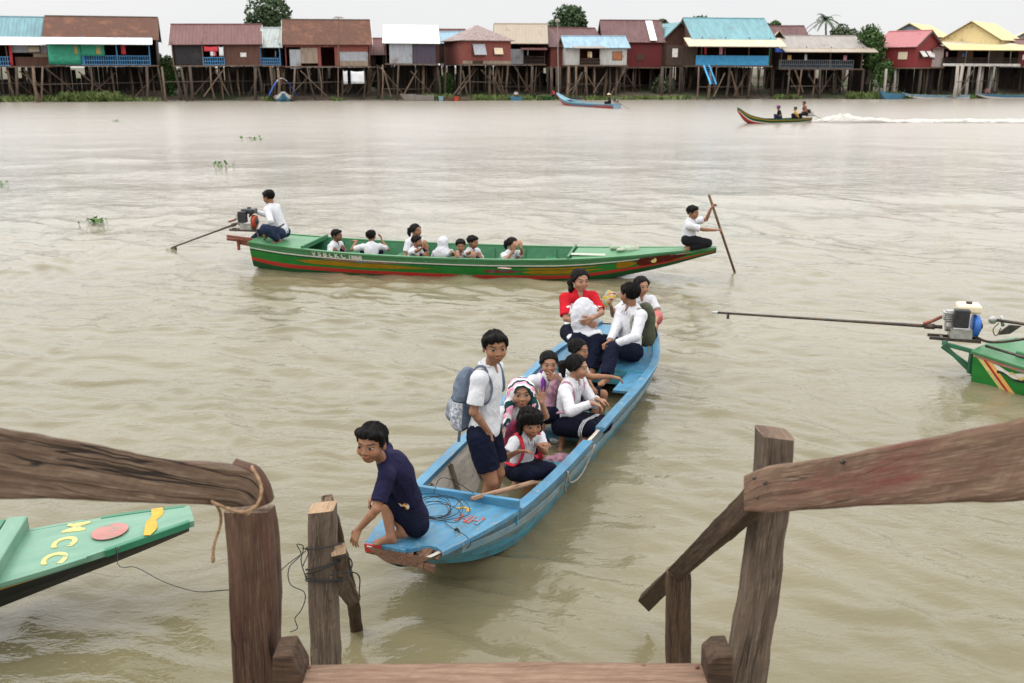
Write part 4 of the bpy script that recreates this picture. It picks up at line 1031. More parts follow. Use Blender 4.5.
# girl under a striped towel, waving
hC = P(521, 393, 7.85)
wave = sit('girl with a striped pink and green towel over her head, waving an open hand', hC, 1.28, (.25, -.97, 0), (.12, -.98, .05),
    [None, dict(at=P(541.5, 402, 7.62), el=(.6, -.3, -.9), dir=(.0, .02, 1), palm=(-.15, -1, .1), curl=.08, spread=.9)], floor=.0, hair='none', group=GB, skin=1, res=.0055, lower=('skirt', NAVY), headh=.225, seed=3)
def towel(p):
    hp, hax, hh = p['hp'], p['hax'], p['hh']; T = SDF()
    T.ell(hp(0, -.06, .17), hh * A(.45, .50, .42), hax, .01)
    for s in (-1, 1):
        T.cap(hp(.36 * s, .05, .15), hp(.44 * s, .06, -.45), .13 * hh, .16 * hh, .04); T.cap(hp(.44 * s, .06, -.45), hp(.56 * s, .16, -1.05), .16 * hh, .15 * hh, .04)
        T.cap(hp(.3 * s, -.3, .0), hp(.4 * s, -.4, -.8), .2 * hh, .25 * hh, .05)
    T.cap(hp(0, -.4, .1), hp(0, -.5, -.8), .25 * hh, .28 * hh, .05)
    T.cut_ell(hp(0, .43, -.1), hh * A(.30, .40, .43), hax, .01); T.cut_ell(hp(0, .40, -.75), hh * A(.34, .42, .8), hax, .01)
    o = sdf_obj(T, 'towel', TOWEL, None, .006, hC, p['fr'], p['HF'], wr=.007, wrs=.06, seed=4); o.location = tuple(hC)
    tag(o, 'pink, white and dark green striped towel draped over the waving girl', 'towel')
towel(wave)

# small girl in front
hD = P(530.5, 423, 7.38)
small = sit('small girl in white blouse crouching in front of the waving girl, red backpack straps', hD, 1.08, (.55, -.83, 0), (.35, -.9, -.12),
    [dict(at=P(519, 451, 7.13), el=(-.6, -.4, -.5), dir=(.8, -.2, .1), palm=(0, -.3, -.9), curl=.3, spread=.6), dict(at=P(538, 445, 7.2), el=(.5, .1, -.8), dir=(.8, -.3, .25), palm=(-.4, .2, -.8), curl=.35, spread=.6)],
    group=GB, hair='fringe', skin=0, res=.0055, lower=('skirt', NAVY), headh=.215, lean=.1, floor=-.03, fwd=.24, seed=6)
# girl with violet scarf
hE = P(549, 363, 8.62)
scarfg = sit('girl with a violet scarf round her neck holding a hand to her mouth', hE, 1.26, (.15, -.98, 0), (.12, -.98, -.05),
    [None, dict(at=P(559.5, 379, 8.5), el=(.7, -.2, -.7), dir=(-.85, -.25, .35), palm=(-.2, .9, .2), curl=.25, spread=.5)], group=GB, hair='tied', skin=1, res=.006, lower=('skirt', NAVY), seed=7)
def scarf(p):
    T = SDF(); n_, f, r, u = p['neck'], p['f'], p['r'], p['u']
    for s in (1, -1):
        pts = [n_ + r * .05 * s - f * .03 + u * .02, n_ + r * .055 * s + f * .06 - u * .03, n_ + r * .062 * s + f * .10 - u * .13, n_ + r * .07 * s + f * .12 - u * .24]
        for a_, b_ in zip(pts[:-1], pts[1:]): T.cap(a_, b_, .021, .019, .01)
    T.cap(n_ + r * .05 - f * .03 + u * .02, n_ - r * .05 - f * .03 + u * .02, .022, k=.01)
    o = sdf_obj(T, 'scarf', M_cloth('violet_cloth', (.16, .03, .22), (.11, .02, .16)), None, .006, n_, p['fr'], p['HF'], wr=.004, wrs=.03); o.location = tuple(n_)
    tag(o, 'violet scarf hanging over the shoulders of the girl touching her mouth', 'scarf')
scarf(scarfg)
# girl in long sleeves, hands on the gunwale
hF = P(577.5, 367, 8.42)
longs = sit('girl with ponytail in long sleeved white blouse, both hands on the gunwale', hF, 1.34, (.86, -.5, 0), (.93, -.36, -.03),
    [dict(at=P(592, 403, 8.12), el=(.1, -.8, -.6), dir=(.75, .1, -.3), palm=(.1, 0, -1), curl=.45, spread=.4), dict(at=P(597, 399, 8.3), el=(.3, .3, -.8), dir=(.85, .1, -.25), palm=(.1, 0, -1), curl=.45, spread=.4)],
    shirt=('long', W_SHIRT), lower=('skirt', SKIRT), group=GB, hair='ponytail', skin=1, res=.0055, lean=.07, fwd=.3, floor=-.03, seed=8)
# child behind her
hG = P(579, 350, 9.05)
behind = sit('child in white short sleeves partly hidden behind the ponytail girl', hG, 1.28, (.9, -.42, 0), (.85, -.5, .0),
    [dict(at=P(612, 377, 8.95), el=(.3, -.5, -.6), dir=(.9, .1, -.2), palm=(.1, 0, -1), curl=.4, spread=.4), None], group=GB, hair='tied', skin=0, res=.006, lower=('shorts', NAVY), floor=-.03, fwd=.3, seed=9)
# girl in the red and white jersey
hH = P(580.5, 280, 10.42)
rag = sit('girl in red and white jersey seated on the stern deck hugging a white sun hat', hH, 1.45, (.28, -.96, 0), (.38, -.92, -.05),
    [dict(at=P(585, 321.5, 10.15), el=(-.8, -.1, -.5), dir=(.8, -.1, -.3), palm=(0, .9, .2), curl=.3), dict(at=P(592, 318, 10.12), el=(.8, -.1, -.5), dir=(-.75, -.15, -.4), palm=(0, .9, .2), curl=.3)],
    shirt=('short', RAGLAN), lower=('skirt_long', NAVY), group=GB, hair='sidetail', skin=1, res=.006, lean=.03, sleeve=.85, collar=False, seed=10,
    feet=[dict(at=P(584, 372, 9.95), kn=(0, -.6, .8), toe=(.2, -1, 0)), dict(at=P(604, 370, 9.95), kn=(.2, -.6, .8), toe=(.3, -1, 0))])
def sunhat(p):
    T = SDF(); f, r, u = p['f'], p['r'], p['u']; n_ = p['neck']
    c = P(583, 311, 10.22)
    T.ell(c, (.118, .05, .15), np.array([r, f, u]), .02); c2 = P(585, 322, 10.19); T.ell(c2, (.15, .055, .17), np.array([r, f, u]), .10)
    T.cap(P(571, 338, 10.12), P(598, 334, 10.12), .045, .05, .05)
    o = sdf_obj(T, 'sun_hat', W_SHIRT, None, .007, c2, p['fr'], p['HF'], wr=.007, wrs=.06); o.location = tuple(c2)
    tag(o, 'floppy white sun hat hugged by the girl in the red jersey', 'hat')
sunhat(rag)
# seated boy with backpack
hI = P(629.5, 294, 10.18)
boyI = sit('boy in long sleeved white shirt and navy trousers seated on the stern, looking away', hI, 1.5, (-.86, -.5, 0), (-.75, .66, -.02),
    [dict(at=P(610, 341, 9.95), el=(.2, .8, -.6), dir=(-.6, -.4, -.3), palm=(.2, -.2, -.9), curl=.7), dict(at=P(615, 344, 9.85), el=(.5, -.7, -.5), dir=(-.9, -.1, -.1), palm=(.1, .3, -.9), curl=.7)],
    shirt=('long', W_SHIRT), lower=('trousers', NAVY), group=GB, hair='short', skin=0, res=.006, lean=-.03, seed=11,
    feet=[dict(at=P(592, 372, 9.9), kn=(-.7, -.1, .9), toe=(-.9, -.4, 0)), dict(at=P(606, 378, 9.6), kn=(-.7, -.3, .9), toe=(-.9, -.4, 0))])
# child behind with a snack
hJ = P(641.5, 286, 10.9)
kidJ = sit('child in white short sleeves behind the seated boy, holding a snack packet', hJ, 1.3, (.25, -.97, 0), (.42, -.9, -.02),
    [dict(at=P(611, 306, 10.72), el=(-.5, .1, -.8), dir=(-.3, -.5, .7), palm=(.6, -.3, 0), curl=.5), dict(at=P(655, 322, 10.62), el=(.8, .1, -.4), dir=(-.1, -.8, -.3), palm=(-.5, 0, -.8))],
    group=GB, hair='tied', skin=1, res=.007, lower=('skirt', REDPINK), floor=.3, fwd=.2, seed=12)

# ------------------------------------------------------------------ backpacks and bags
def backpack(label, p, mats, W=.26, Hh=.36, D=.14, drop=.02, tilt=0., res=.007):
    f, r, u = p['f'], p['r'], p['u']; ax = np.array([r, f, u]); sc_ = 1
    c = p['ch'] - f * (.075 + D * .55) - u * (.03 + drop); t = thing('backpack', label, 'backpack', tuple(c), group='school backpacks')
    fr = (c, ax)
    def q(x, y, z): return c + r * x + f * y + u * z
    T = SDF()
    T.ell(q(0, 0, .05), (W * .5, D * .5, Hh * .46), ax, .03); T.ell(q(0, -.01, -.10), (W * .54, D * .6, Hh * .34), ax, .05)
    T.cap(q(-W * .3, 0, -Hh * .42), q(W * .3, 0, -Hh * .42), D * .36, k=.04)
    b = sdf_obj(T, 'bag_body', mats[0], t, res, c, fr, None, wr=.007, wrs=.08)
    T = SDF(); T.ell(q(0, -D * .40, -.09), (W * .42, D * .36, Hh * .25), ax, .02); T.cap(q(-W * .24, -D * .42, -Hh * .30), q(W * .24, -D * .42, -Hh * .30), D * .26, k=.03)
    sdf_obj(T, 'front_pocket', mats[1], t, res, c, fr, None, wr=.005, wrs=.05)
    T = SDF(); T.cap(q(-.03, -.01, Hh * .5), q(0, -.005, Hh * .56), .008, k=.006); T.cap(q(0, -.005, Hh * .56), q(.03, -.01, Hh * .5), .008, k=.006)
    sdf_obj(T, 'carry_loop', mats[2], t, .006, c, fr)
    H_ = np.linalg.norm(p['neck'] - p['pelvis']) / .31
    for i, s in enumerate((1, -1)):
        sh = p['sh'][i]; a_ = sh - r * s * .035 * H_ / 1.3; rr = .05 * H_ / 1.3
        pts = [a_ - f * .075 - u * .03, a_ - f * .045 + u * rr * 1.05, a_ + f * .0 + u * rr * 1.25, a_ + f * .055 + u * .02, a_ + f * .088 - u * .09, a_ + f * .075 + r * s * .03 - u * .17, a_ - f * .03 + r * s * .055 - u * .22]
        pts = curve_pts(pts, 24); mb = MB()
        for a0, b0 in zip(pts[:-1], pts[1:]):
            mb.beam(a0, b0 + (b0 - a0) * .2, .010, .036, ref=r * s + f * .3)
        mb.build('strap', mats[2], t, o=c, bevel=.002)
    for s in (1, -1):
        mb = MB(); mb.beam(q(W * .45 * s, .02, -Hh * .42), q(W * .42 * s, .01, -Hh * .75), .022, .006); mb.build('loose_strap', mats[2], t, o=c)
def pat_pack(g, col, lc):
    x, y, z = g.sep(lc); low = g.m('MULTIPLY', g.m('LESS_THAN', z, .0), g.m('LESS_THAN', y, .035))
    c = g.mix(g.rng(g.noise(lc, 55., 2), .46, .54), (.46, .46, .48), (.22, .23, .26))
    col = g.mix(low, col, c); seam = g.m('LESS_THAN', g.m('ABSOLUTE', g.m('SUBTRACT', z, .005)), .006)
    return g.mix(g.m('MULTIPLY', seam, .8), col, (.03, .035, .045))
GREYB = M_cloth('grey_blue_nylon', (.13, .155, .20), (.075, .095, .13), pattern=pat_pack); GREYP = M_cloth('slate_nylon_pocket', (.10, .12, .155), (.30, .31, .34), ns=26); GREYL = M_cloth('light_grey_nylon', (.42, .43, .47), (.22, .24, .28), ns=22); GREYD = M_cloth('slate_webbing', (.10, .125, .17))
OLIVE = M_cloth('olive_nylon', (.075, .08, .05), (.04, .045, .03)); TAUPE = M_cloth('taupe_webbing', (.25, .23, .18)); BLKN = M_cloth('black_nylon', (.015, .016, .02))
REDN = M_cloth('red_webbing', (.5, .03, .05)); NAVN = M_cloth('navy_nylon', (.02, .03, .07), (.35, .03, .05), ns=16); PINKN = M_cloth('pink_checked_nylon', (.36, .19, .23), (.15, .09, .12), ns=30); PINKS = M_cloth('dusty_pink_webbing', (.38, .2, .25))
backpack('large grey and slate backpack on the back of the standing boy', stand, (GREYB, GREYP, GREYD), .28, .42, .18, .10)
backpack('olive and black backpack worn by the boy seated on the stern', boyI, (OLIVE, BLKN, TAUPE), .28, .40, .17, .03)
backpack('red and navy backpack worn by the small crouching girl', small, (NAVN, NAVN, REDN), .20, .28, .11, .0)
backpack('dusty pink backpack worn by the ponytail girl', longs, (PINKN, PINKN, PINKS), .22, .28, .12, .04)
def snack():
    c = P(608, 299, 10.66); mb = MB(); n = 9
    m, g, b = newmat('snack_packet_foil'); v = g.attr('lc'); z = g.n('TexNoise', Vector=v, Scale=30., Detail=1.).outputs[0]
    col = g.mix(g.rng(z, .42, .46), (.75, .5, .03), (.55, .62, .5)); col = g.mix(g.rng(z, .56, .6), col, (.6, .05, .04)); g.set(b.inputs['Base Color'], col); b.inputs['Roughness'].default_value = .3
    for s in (1, -1):
        mb.grid([[A((u - .5) * .13, s * .025 * math.sin(math.pi * u) * math.sin(math.pi * w_), (w_ - .5) * .2) for u in np.linspace(0, 1, n)] for w_ in np.linspace(0, 1, n)])
    o = mb.build('snack_packet', m, None, True); o.location = tuple(c); o.rotation_euler = (.2, .45, .3); tag(o, 'yellow and red snack packet held up by the child at the stern', 'snack packet')
snack()
def bag_floor():
    c = bb(2.75, .16, .06); T = SDF(); T.ell(c, (.10, .08, .055), None, .03); T.ell(c + A(.06, .06, .0), (.08, .08, .05), None, .04)
    o = sdf_obj(T, 'bag', PINKN, None, .008, c, (c, np.eye(3)), None, wr=.012, wrs=.06); o.location = tuple(c); tag(o, 'crumpled pink bag lying on the floor of the blue boat', 'bag')
    for i, (px, py) in enumerate(((507, 470), (515, 474), (521, 466))):
        q = at(px, py, -.02); mb = MB(); a_ = .5 + i * .8; d = A(math.cos(a_), math.sin(a_), 0); x = A(-d[1], d[0], 0)
        out = [q + d * .1 * math.cos(t) + x * (.036 + .008 * math.cos(t)) * math.sin(t) for t in np.linspace(0, 2 * math.pi, 18)[:-1]]
        mb.prism(out, A(0, 0, .014)); o = thing('sandal', ('yellow sandal nearest the standing boy on the boat floor', 'yellow sandal beside the crouching girl, toe outward', 'yellow sandal behind the others on the boat floor')[i], 'sandal', tuple(q), group='sandals on the boat floor')
        mb.build('sole', YEL, o, o=q); mb = MB(); mb.tube(curve_pts([q + x * .038, q + d * .02 + A(0, 0, .045), q - x * .038], 10), .007, 6); mb.build('strap', YEL, o, True, o=q)
bag_floor()
# ------------------------------------------------------------------ long-tail motors
def motor(label, E, a, prop, handle, mats, k=1., frame=None, group='long-tail boat motors'):
    """E engine centre, a: horizontal direction from boat to propeller"""
    E = np.asarray(E, float); a = unit(A(a[0], a[1], 0)); b = np.cross(A(0, 0, 1), a); z = A(0, 0, 1); ax = np.array([a, b, z])
    t = thing('longtail_motor', label, 'boat motor', tuple(E), group=group)
    q = lambda x, y, h: E + k * (a * x + b * y + z * h)
    cowl, tank, box = mats
    m = MB(); m.cbox(q(0, 0, -.10), A(.24, .2, .12) * k, ax); m.tube([q(.09, 0, -.02), q(.17, 0, -.02)], .075 * k, 14)
    for i in range(5): m.cbox(q(.13, 0, .05 + .022 * i), A(.15, .15, .010) * k, ax)
    m.cbox(q(.13, 0, .09), A(.10, .10, .14) * k, ax)
    m.build('engine_block', ALU, t, o=E, bevel=.008)
    m = MB(); m.cbox(q(-.06, .0, .20), A(.26, .24, .10) * k, ax); m.build('fuel_tank', tank, t, o=E, bevel=.03 * k, seg=4)
    m = MB(); m.tube([q(-.06, 0, .25), q(-.06, 0, .275)], .035 * k, 14); m.build('tank_cap', BLKPL, t, o=E, bevel=.004)
    m = MB(); m.cbox(q(.03, .13, .10), A(.17, .11, .22) * k, ax); m.build('air_filter_box', box, t, o=E, bevel=.018 * k, seg=3)
    fl = MB(); fl.tube([q(-.12, 0, -.01), q(-.145, 0, -.01), q(-.19, 0, -.01), q(-.20, 0, -.01)], [.13 * k, .135 * k, .125 * k, .10 * k], 24)
    f_ = fl.build('flywheel_cover', cowl, t, True, o=E)
    m = MB(); m.tube([q(-.20, 0, -.01), q(-.215, 0, -.01)], [.075 * k, .07 * k], 20); m.tube([q(-.21, 0, -.01), q(-.235, 0, -.01)], [.04 * k, .03 * k], 14); m.build('starter_hub', BLKPL, f_, o=E)
    m = MB(); m.tube(curve_pts([q(.1, -.08, .06), q(.2, -.1, .05), q(.30, -.08, .0), q(.40, -.04, -.03)], 12), .02 * k, 10); m.build('exhaust_pipe', RUSTY, t, True, o=E)
    m = MB()
    for s in (1, -1): m.beam(q(-.22, .09 * s, -.18), q(.34, .07 * s, -.17), .03 * k, .035 * k)
    for x in (-.2, 0, .2): m.beam(q(x, -.1, -.175), q(x, .1, -.175), .03 * k, .03 * k)
    m.build('base_frame', STEEL, t, o=E)
    S0 = q(.2, 0, -.05); m = MB(); m.tube([S0, S0 + (prop - S0) * .35, prop], [.022 * k, .018 * k, .015 * k], 10); m.tube([S0 + (prop - S0) * .03, S0 + (prop - S0) * .07], .034 * k, 10)
    m.beam(S0 + (prop - S0) * .94, S0 + (prop - S0) * .94 - A(0, 0, .07), .03, .02)
    sh = m.build('drive_shaft', STEEL, t, True, o=E)
    m = MB(); d = unit(prop - S0); x, y = perp(d)
    for i in range(2):
        s = 1 if i else -1
        m.add([prop, prop + (x * .03 + d * .03) * s + d * .02, prop + x * s * .11 + d * .045, prop + x * s * .12 - d * .0, prop + x * s * .04 - d * .04, prop + d * .004], [(0, 1, 2, 3, 4), (5, 4, 3, 2, 1)])
    m.tube([prop - d * .03, prop + d * .05], [.022, .01], 10); m.build('propeller', ALU, sh, o=E)
    m = MB(); m.tube(curve_pts([q(-.18, .05, -.14)] + [np.asarray(h, float) for h in handle], 14), .016 * k, 8); m.build('tiller_handle', STEEL, t, True, o=E)
    if frame:
        m = MB()
        for p_, q_ in frame[0]: m.beam(p_, q_, .045, .045)
        m.build('mounting_frame', frame[1], t, o=E, bevel=.005)
    return t

# ------------------------------------------------------------------ green long boat
gO, gd = A(-4.42, 17.36, 0), A(.987, -.168, 0)
gh = Hull(gO, gd, [(0, .50, .47, .36, .03), (.5, .57, .43, .42, -.06), (1.5, .66, .37, .48, -.1), (3, .70, .335, .5, -.12), (4.5, .68, .335, .48, -.12), (5.6, .58, .36, .38, -.08), (6.4, .42, .405, .24, .06), (7.1, .23, .46, .12, .22), (7.86, .045, .52, .02, .45)], 80)
gb = gh.at
def green_boat():
    t = thing('long_boat', 'long green wooden boat with yellow and red stripes carrying rows of children across the river', 'boat', tuple(gb(3.8, 0, 0)))
    gh.build(t, [(0, .26, GREEN_D), (.26, .40, RED), (.40, .70, GREEN), (.70, .76, GREEN_D), (.76, .80, WHITE_P), (.80, 1, GREEN_P)], GREEN_I, sternmat=GREEN)
    for sd in (1, -1): gh.rail(t, GREEN_P, .06, .03, 0, 9, sd, .003)
    def stripe(t0, t1, q0, q1, mat, nm, taper=(1, 1)):
        T = np.linspace(t0, t1, 30); m = MB()
        for sd in (1, -1):
            rows = []
            for i, x in enumerate(T):
                u = i / 29; e = min(1, u / .12 if taper[0] else 1, (1 - u) / .35 if taper[1] else 1); qm = (q0 + q1) / 2; hq = (q1 - q0) / 2 * max(e, .02)
                rows.append([gh.side(x, qm - hq, sd, .004), gh.side(x, qm + hq, sd, .004)])
            m.grid(rows); m.build(nm, mat, t, o=t.location)
    stripe(.85, 3.35, .50, .66, YEL, 'painted_stripe'); stripe(4.75, 6.1, .46, .60, YEL, 'painted_stripe'); stripe(4.75, 6.1, .63, .70, YEL, 'painted_stripe'); stripe(1.3, 2.9, .69, .75, RED_F, 'painted_stripe')
    stripe(4.1, 4.8, .5, .62, ORANGE_P, 'painted_stripe')
    stripe(6.25, 6.6, .44, .74, YEL, 'painted_stripe'); stripe(6.55, 7.45, .38, .84, M_paint('maroon_paint', (.16, .02, .012)), 'painted_stripe')
    for sd in (1, -1):
        m = MB(); c = gh.side(6.86, .62, sd, .010); r_ = [c + gd * .05 * math.cos(a_) + A(0, 0, .045) * math.sin(a_) for a_ in np.linspace(0, 6.283, 15)[:-1]]; m.poly(r_); m.build('painted_eye', YEL_P, t, o=t.location)
    gh.deck(t, GREEN_P, -.02, .95, .0, name='stern_deck', crown=.02); gh.deck(t, GREEN_P, 5.55, 7.7, .0, name='bow_deck', crown=.03)
    for s_ in (1.0, 5.5):
        g_, zg, _, _ = gh.prm(s_); m = MB(); m.beam(gb(s_, -g_, zg + .02), gb(s_, g_, zg + .02), .035, .08); m.build('coaming', GREEN_I, t, o=t.location, bevel=.004)
    for s_ in (1.6, 2.5, 3.4, 4.3, 5.1): gh.thwart(t, GREEN_I, s_, .2, .19)
    for s_ in np.arange(1.3, 5.4, .55): gh.rib(t, GREEN_I, s_)
    m = MB()
    for k in range(4): m.beam(gb(1.1, -.3 + .2 * k, -.05), gb(5.3, -.3 + .2 * k, -.05), .17, .02)
    m.build('floor_boards', GREEN_I, t, o=t.location)
    # registration lettering on the upper plank
    o = gh.side(1.62, .895, 1, .006); ay = unit(gh.side(1.62, .95, 1) - gh.side(1.62, .85, 1))
    txt = text_mesh(t, 'V S B L K C 1868', .125, o, gh.side(1.75, .9, 1) - gh.side(1.5, .9, 1), ay, WHITE_P, 'registration_lettering', bold=.004)
    # net and mat on the bow
    c = gb(6.45, -.02, gh.prm(6.45)[1] + .025); T = SDF(); r_ = np.random.default_rng(2)
    for k in range(16): p = c + A(*(r_.normal(size=2) * (.10, .06)), .02); T.ell(p, (.07, .06, .03 + .02 * r_.random()), None, .03)
    ob = sdf_obj(T, 'fishing_net', pmat('pale_green_net', (.16, .25, .16), (.32, .34, .26), ns=40), None, .014, c, wr=.012, wrs=.04); ob.location = tuple(c); tag(ob, 'heap of pale netting on the foredeck of the green boat', 'net')
    m = MB(); m.cbox((0, 0, 0), (.60, .16, .014)); ob = m.build('folded_mat', pmat('pale_woven_mat', (.42, .40, .31), (.24, .34, .27), ns=30), None, bevel=.01); ob.location = tuple(gb(5.78, .30, gh.prm(5.78)[1] + .032)); ob.rotation_euler = (0, 0, -.17)
    tag(ob, 'pale folded mat lying on the green foredeck near its edge', 'mat')
green_boat()
Em = P(247, 221, 17.42)
motor('red and black long-tail motor run by the boy at the stern of the green boat', Em, (-1, .12), at(172, 247.5, .05), [P(262, 241, 17.1), P(272, 232, 17.0), P(284, 224, 16.95)], (REDM, BLKPL, BLKPL), .9,
      ([(P(227, 236, 17.35), P(278, 243, 17.2)), (P(227, 239, 17.5), P(278, 245, 17.4)), (P(238, 239, 17.4), P(239, 250, 17.4)), (P(240, 243, 17.45), P(256, 246, 17.4))], RUSTY))
GG = 'children riding in the green boat'
def PY(px): return 16.9 - .168 * ((px - 512) / 996 * 17.2 + 1.75)
hK = P(268.5, 197, 17.25)
sit('boy in white shirt and jeans perched on the green boat stern, steering its motor', hK, 1.5, (-.9, .25, 0), (-.93, .3, -.25),
    [dict(at=P(256, 212, 17.5), el=(0, .5, -.8), dir=(-.9, .1, -.3), palm=(0, 0, -1)), dict(at=P(268, 231, 17.0), el=(.3, -.6, -.5), dir=(-.2, -.4, -.8), palm=(-.8, .2, 0), curl=.8)],
    shirt=('long', W_SHIRT), lower=('trousers', JEANS), group=GG, skin=0, res=.009, lean=.18, floor=.47, fwd=.3, seed=20,
    feet=[dict(at=P(252, 241, 17.45), kn=(-.6, .2, .9), toe=(-1, .1, 0)), dict(at=P(279, 240, 17.0), kn=(-.6, -.4, .9), toe=(-.8, -.5, 0))])
def gkid(label, px, py, dY, H, face, look, hair='short', skin=0, **k):
    return sit(label, P(px, py, PY(px) + dY), H, face, look, floor=-.04, hair=hair, skin=skin, res=.010, group=GG, seed=int(px), **k)
gkid('boy with short hair in white, rearmost passenger of the green boat, looking ahead', 337, 235.5, .1, 1.32, (.9, -.4, 0), (.93, -.35, 0), skin=2)
gkid('boy in white seen from behind, elbows spread on the green boat sides', 371, 236, .15, 1.32, (-.1, 1, 0), (.2, .95, .05),
     hands=[dict(at=P(382, 241, 17.4), el=(.7, -.1, -.7), dir=(-.2, .3, .9)), dict(at=P(357, 241, 17.3), el=(-.7, -.2, -.5), dir=(-.8, .3, 0), palm=(0, 0, -1))])
gkid('tall girl with dark tied hair behind a smaller boy in the green boat', 416, 230.5, .25, 1.42, (.8, -.6, 0), (.85, -.5, .05), 'ponytail', 0)
gkid('small boy in front of the tall girl, resting his chin near the green gunwale', 417, 241.5, -.3, 1.2, (.9, -.45, 0), (.95, -.3, 0),
     hands=[dict(at=P(424, 247, 16.2), el=(.2, -.7, -.7), dir=(.2, -.1, .9)), None])
hij = gkid('child in a white headscarf leaning an arm over the side of the green boat', 443.5, 243, -.1, 1.28, (.5, .85, 0), (.7, .7, -.1), 'none', 1, shirt=('long', W_SHIRT),
     hands=[dict(at=P(452, 250, 16.12), el=(.2, -.8, -.4), dir=(.8, -.3, -.4), palm=(0, -.2, -.9)), None])
def hijab(p, label):
    hp, hax, hh = p['hp'], p['hax'], p['hh']; T = SDF(); u, f, r = p['u'], p['f'], p['r']
    T.ell(hp(0, -.06, .14), hh * A(.44, .50, .44), hax, .01)
    T.cap(hp(0, -.1, -.2), p['neck'] + u * .02, .40 * hh, .55 * hh, .05); T.ell(p['neck'] - u * .06, (.17, .12, .12), np.array([r, f, u]), .05)
    T.cut_ell(hp(0, .42, -.06), hh * A(.27, .36, .36), hax, .01)
    o = sdf_obj(T, 'headscarf', W_SHIRT, None, .010, p['neck'], p['fr'], p['HF'], wr=.006, wrs=.06); o.location = tuple(p['neck'])
    tag(o, label, 'headscarf')
hijab(hij, 'white headscarf of the child leaning on the side of the green boat')
gkid('boy in white facing the near bank with both arms over the green gunwale', 460.5, 245.5, -.25, 1.28, (.15, -.98, 0), (.1, -.98, -.15),
     hands=[dict(at=P(457, 251, 16.1), el=(-.8, -.1, -.5), dir=(.3, -.7, -.6), palm=(0, -.2, -.9)), None])
gkid('boy in white turned toward the bow, hand on the gunwale, beside the boy facing out', 473, 242, -.1, 1.32, (.75, -.65, 0), (.85, -.45, -.1),
     hands=[dict(at=P(474, 250.5, 16.05), el=(-.3, -.6, -.6), dir=(.2, -.8, -.5), palm=(0, -.2, -.9)), None])
gkid('girl in white holding both hands up to her face, foremost passenger of the green boat', 512.5, 244, -.05, 1.36, (.6, -.75, 0), (.75, -.6, -.05), 'ponytail', 1,
     hands=[dict(at=P(514, 250, 16.25), el=(-.4, -.5, -.7), dir=(.25, -.1, .95), palm=(-.2, .9, 0)), dict(at=P(521, 248, 16.3), el=(.7, -.2, -.6), dir=(-.2, .0, .95), palm=(-.5, .7, 0))])
hN = P(693, 212.5, 15.98); dk = .52
pN = P(688, 243, 16.06); pN[2] = .66
rower = person('boy in white shirt kneeling on the green bow, pushing with a long wooden pole', 1.36, pN, P(692, 221, 16.02), (.93, -.36, 0), (.80, -.6, -.05),
    [dict(at=P(721.5, 231, 15.93), el=(0, -.3, -1), dir=(.8, 0, .1), palm=(.2, 0, -1), curl=.9), dict(at=P(711, 208.5, 16.15), el=(.3, .5, -.9), dir=(.4, 0, .8), palm=(.7, 0, -.3), curl=.9)],
    [dict(at=A(pN[0] - .01, pN[1] - .10, .53), kn=(1, -.15, .0), toe=(-.95, 0, -.25)), dict(at=A(pN[0] + .01, pN[1] + .09, .53), kn=(1, .1, .0), toe=(-.95, 0, -.25))],
    ('short', W_SHIRT), ('trousers', BLACKC), 'short', 0, .009, headc=hN, group=GG, seed=30, hem=-.06)
m = MB(); m.tube([P(709, 195, 16.15), at(737, 279, -.15)], [.022, .02], 8); ob = m.build('punting_pole', M_wood('dark_pole_wood', (.10, .055, .03), (.17, .10, .06)), None, True)
tag(ob, 'long dark wooden pole held by the kneeling boy, dipping into the river', 'pole')

